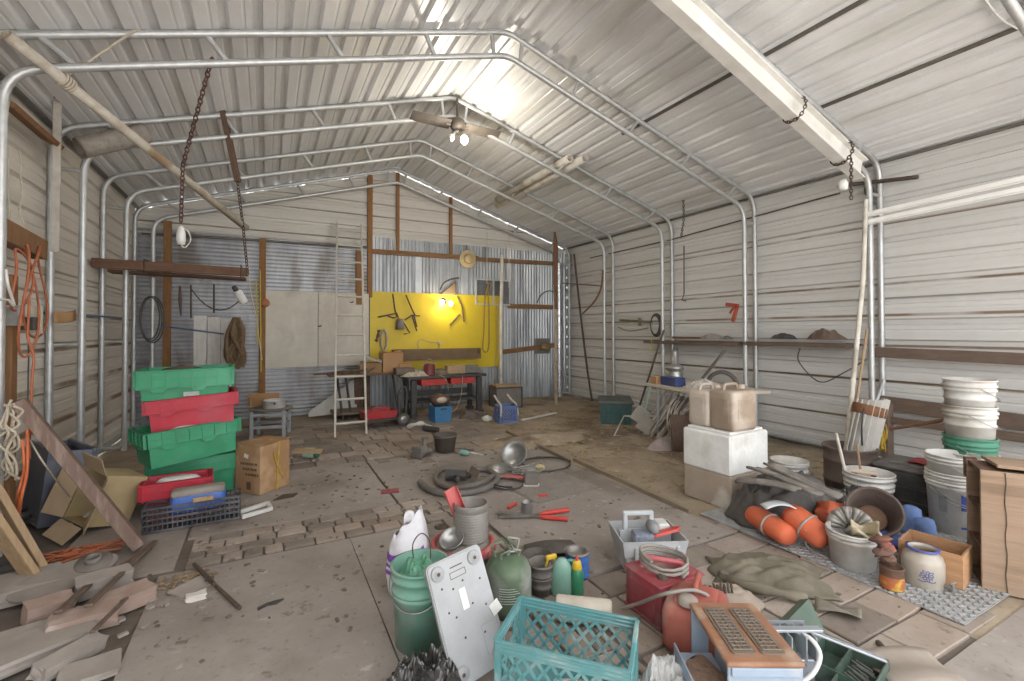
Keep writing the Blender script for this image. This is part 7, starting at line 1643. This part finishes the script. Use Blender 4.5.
m = MB(); e2 = b-d*1.15; chain(m, ringpts(e2), .045, .005); tag(m.world('chain', DARK), 'dark chain wrapped round the middle of the white steel beam', 'chain')
m = MB(); m.lathe([(0, 0), (.04, .0), (.045, .06), (.03, .1), (0, .1)], 12, xf(AY(843, 190, 2.52))); tag(m.world('white_weight', WHITE), 'small white weight hanging at the lower end of the white steel beam', 'weight')
t = thing('pulley_hook', 'grey metal pulley hook hanging behind the end of the white steel beam', 'hook', AY(872, 200, 2.78))
m = MB(); m.tube(catmull([(-.06, 0, .14), (.05, 0, .10), (.07, 0, .0), (0, 0, -.06), (-.05, 0, -.02)], 5), .016, 8); m.build('hook', GALV, t); m = MB(); m.cyl((-.06, -.03, .1), (-.06, .03, .1), .05, n=18); m.build('sheave', DARK, t)
m = MB(); m.tube(catmull([RP(978, -10), RP(1000, 14)-V((0, 0, .03)), RP(1022, 28)-V((0, 0, .02))], 5), .008, 6); tag(m.world('white_wire', WHITE), 'white wire under the roof at the upper right corner', 'wire')
# plastic pipes on the chords
q0, q1 = AY(572, 157, 5.5), AY(587, 157, 5.5)
for i, (p, lb, y1) in enumerate(((AY(570, 158, 5.52), 'left white plastic pipe lying on the right roof chords', 7.9), (AY(585, 158, 5.35), 'right white plastic pipe lying on the right roof chords', 8.2))):
    r_ = .058; m = MB(); m.lathe([(r_*.85, .12), (r_*.85, 0), (r_, 0), (r_, y1-p.y), (0, y1-p.y)], 20, seg(p, (p.x, y1, p.z+.0))); tag(m.world('pvc_pipe', PVC), lb, 'pipe', 'white pipes on the roof chords')
p = AY(600, 146, 5.2); m = MB(); m.tube([V((p.x+.03, 2.9, p.z)), V((p.x+.03, 7.3, p.z))], .03, 10); tag(m.world('long_rod', pm('cream_pole', '#b5ac9c', '#958c7e', sc=8, rough=.6)), 'long thin pole laid along the right roof chords beside the white pipes', 'pole')
# ceiling fan
fz = HR-.42
t = thing('ceiling_fan', 'dark ceiling fan with a lit bulb at the ridge of the third visible frame', 'ceiling fan', (XM+.02, YB+SF-.06, fz), R(-8))
FAN = pm('dark_fan', '#3d3833', '#4d463f', sc=8, rough=.5)
m = MB(); m.lathe([(0, .14), (.05, .13), (.09, .1), (.10, .02), (.07, -.03), (0, -.03)], 22); m.tube([(0, 0, .12), (0, 0, .40)], .015, 8); m.build('motor', FAN, t)
for a in (R(10), R(190)):
    m = MB(); m.box((.36, 0, .03), (.52, .15, .012), rot=(R(-28 if a < 1 else 28), 0, 0), M=Matrix.Rotation(a, 4, 'Z'), bev=.003); m.tube([Matrix.Rotation(a, 4, 'Z') @ V((.05, 0, .03)), Matrix.Rotation(a, 4, 'Z') @ V((.16, 0, .03))], .02, 6); m.build('blade', FAN, t)
m = MB(); m.lathe([(0, -.03), (.05, -.03), (.055, -.07), (0, -.08)], 16)
for a in (R(220), R(300)): m.cyl((.04*math.cos(a), .04*math.sin(a), -.06), (.12*math.cos(a), .12*math.sin(a), -.14), .022, .03)
m.build('light_kit', STEEL, t)
m = MB(); m.ell((.13*math.cos(R(300)), .13*math.sin(R(300)), -.19), (.05, .05, .06)); m.build('bulb', BULB, t)
m = MB(); m.ell((.13*math.cos(R(220)), .13*math.sin(R(220)), -.17), (.04, .04, .05)); m.build('unlit_bulb', WHITE, t)
lamp('fan_light', (XM+.10, YB+SF-.28, fz-.30), 24, (1, .93, .80), .06)
# ================================================================ FINE LITTER
random.seed(99)
m = MB()
for i in range(420):
    x, y = random.uniform(-.5, 2.98), random.uniform(1.0, 6.2); s = random.uniform(.006, .022)
    m.box((x, y, .004), (s*random.uniform(1, 2.4), s, .006), rot=(0, 0, random.uniform(0, PI)))
tag(m.world('floor_debris', pm('dark_crumbs', '#5b5148', '#8a7d70', sc=20, rough=1, island=.4)), 'dark crumbs and chips scattered over the concrete slabs', 'debris', kind='stuff')
m = MB()
for i in range(900):
    x, y = random.uniform(3.15, 5.7), random.uniform(2.9, 7.4); a = random.uniform(0, PI)
    m.box((x, y, .004+.012*noise.noise(V((x*3, y*3, 1)))), (random.uniform(.04, .13), .008, .006), rot=(random.uniform(-.1, .1), random.uniform(-.15, .15), a))
tag(m.world('straw_litter', pm('dry_straw', '#ad9a74', '#7d6a4c', sc=20, rough=1, island=.4)), 'dry straw and twigs strewn over the dirt strip by the right wall', 'straw', kind='stuff')
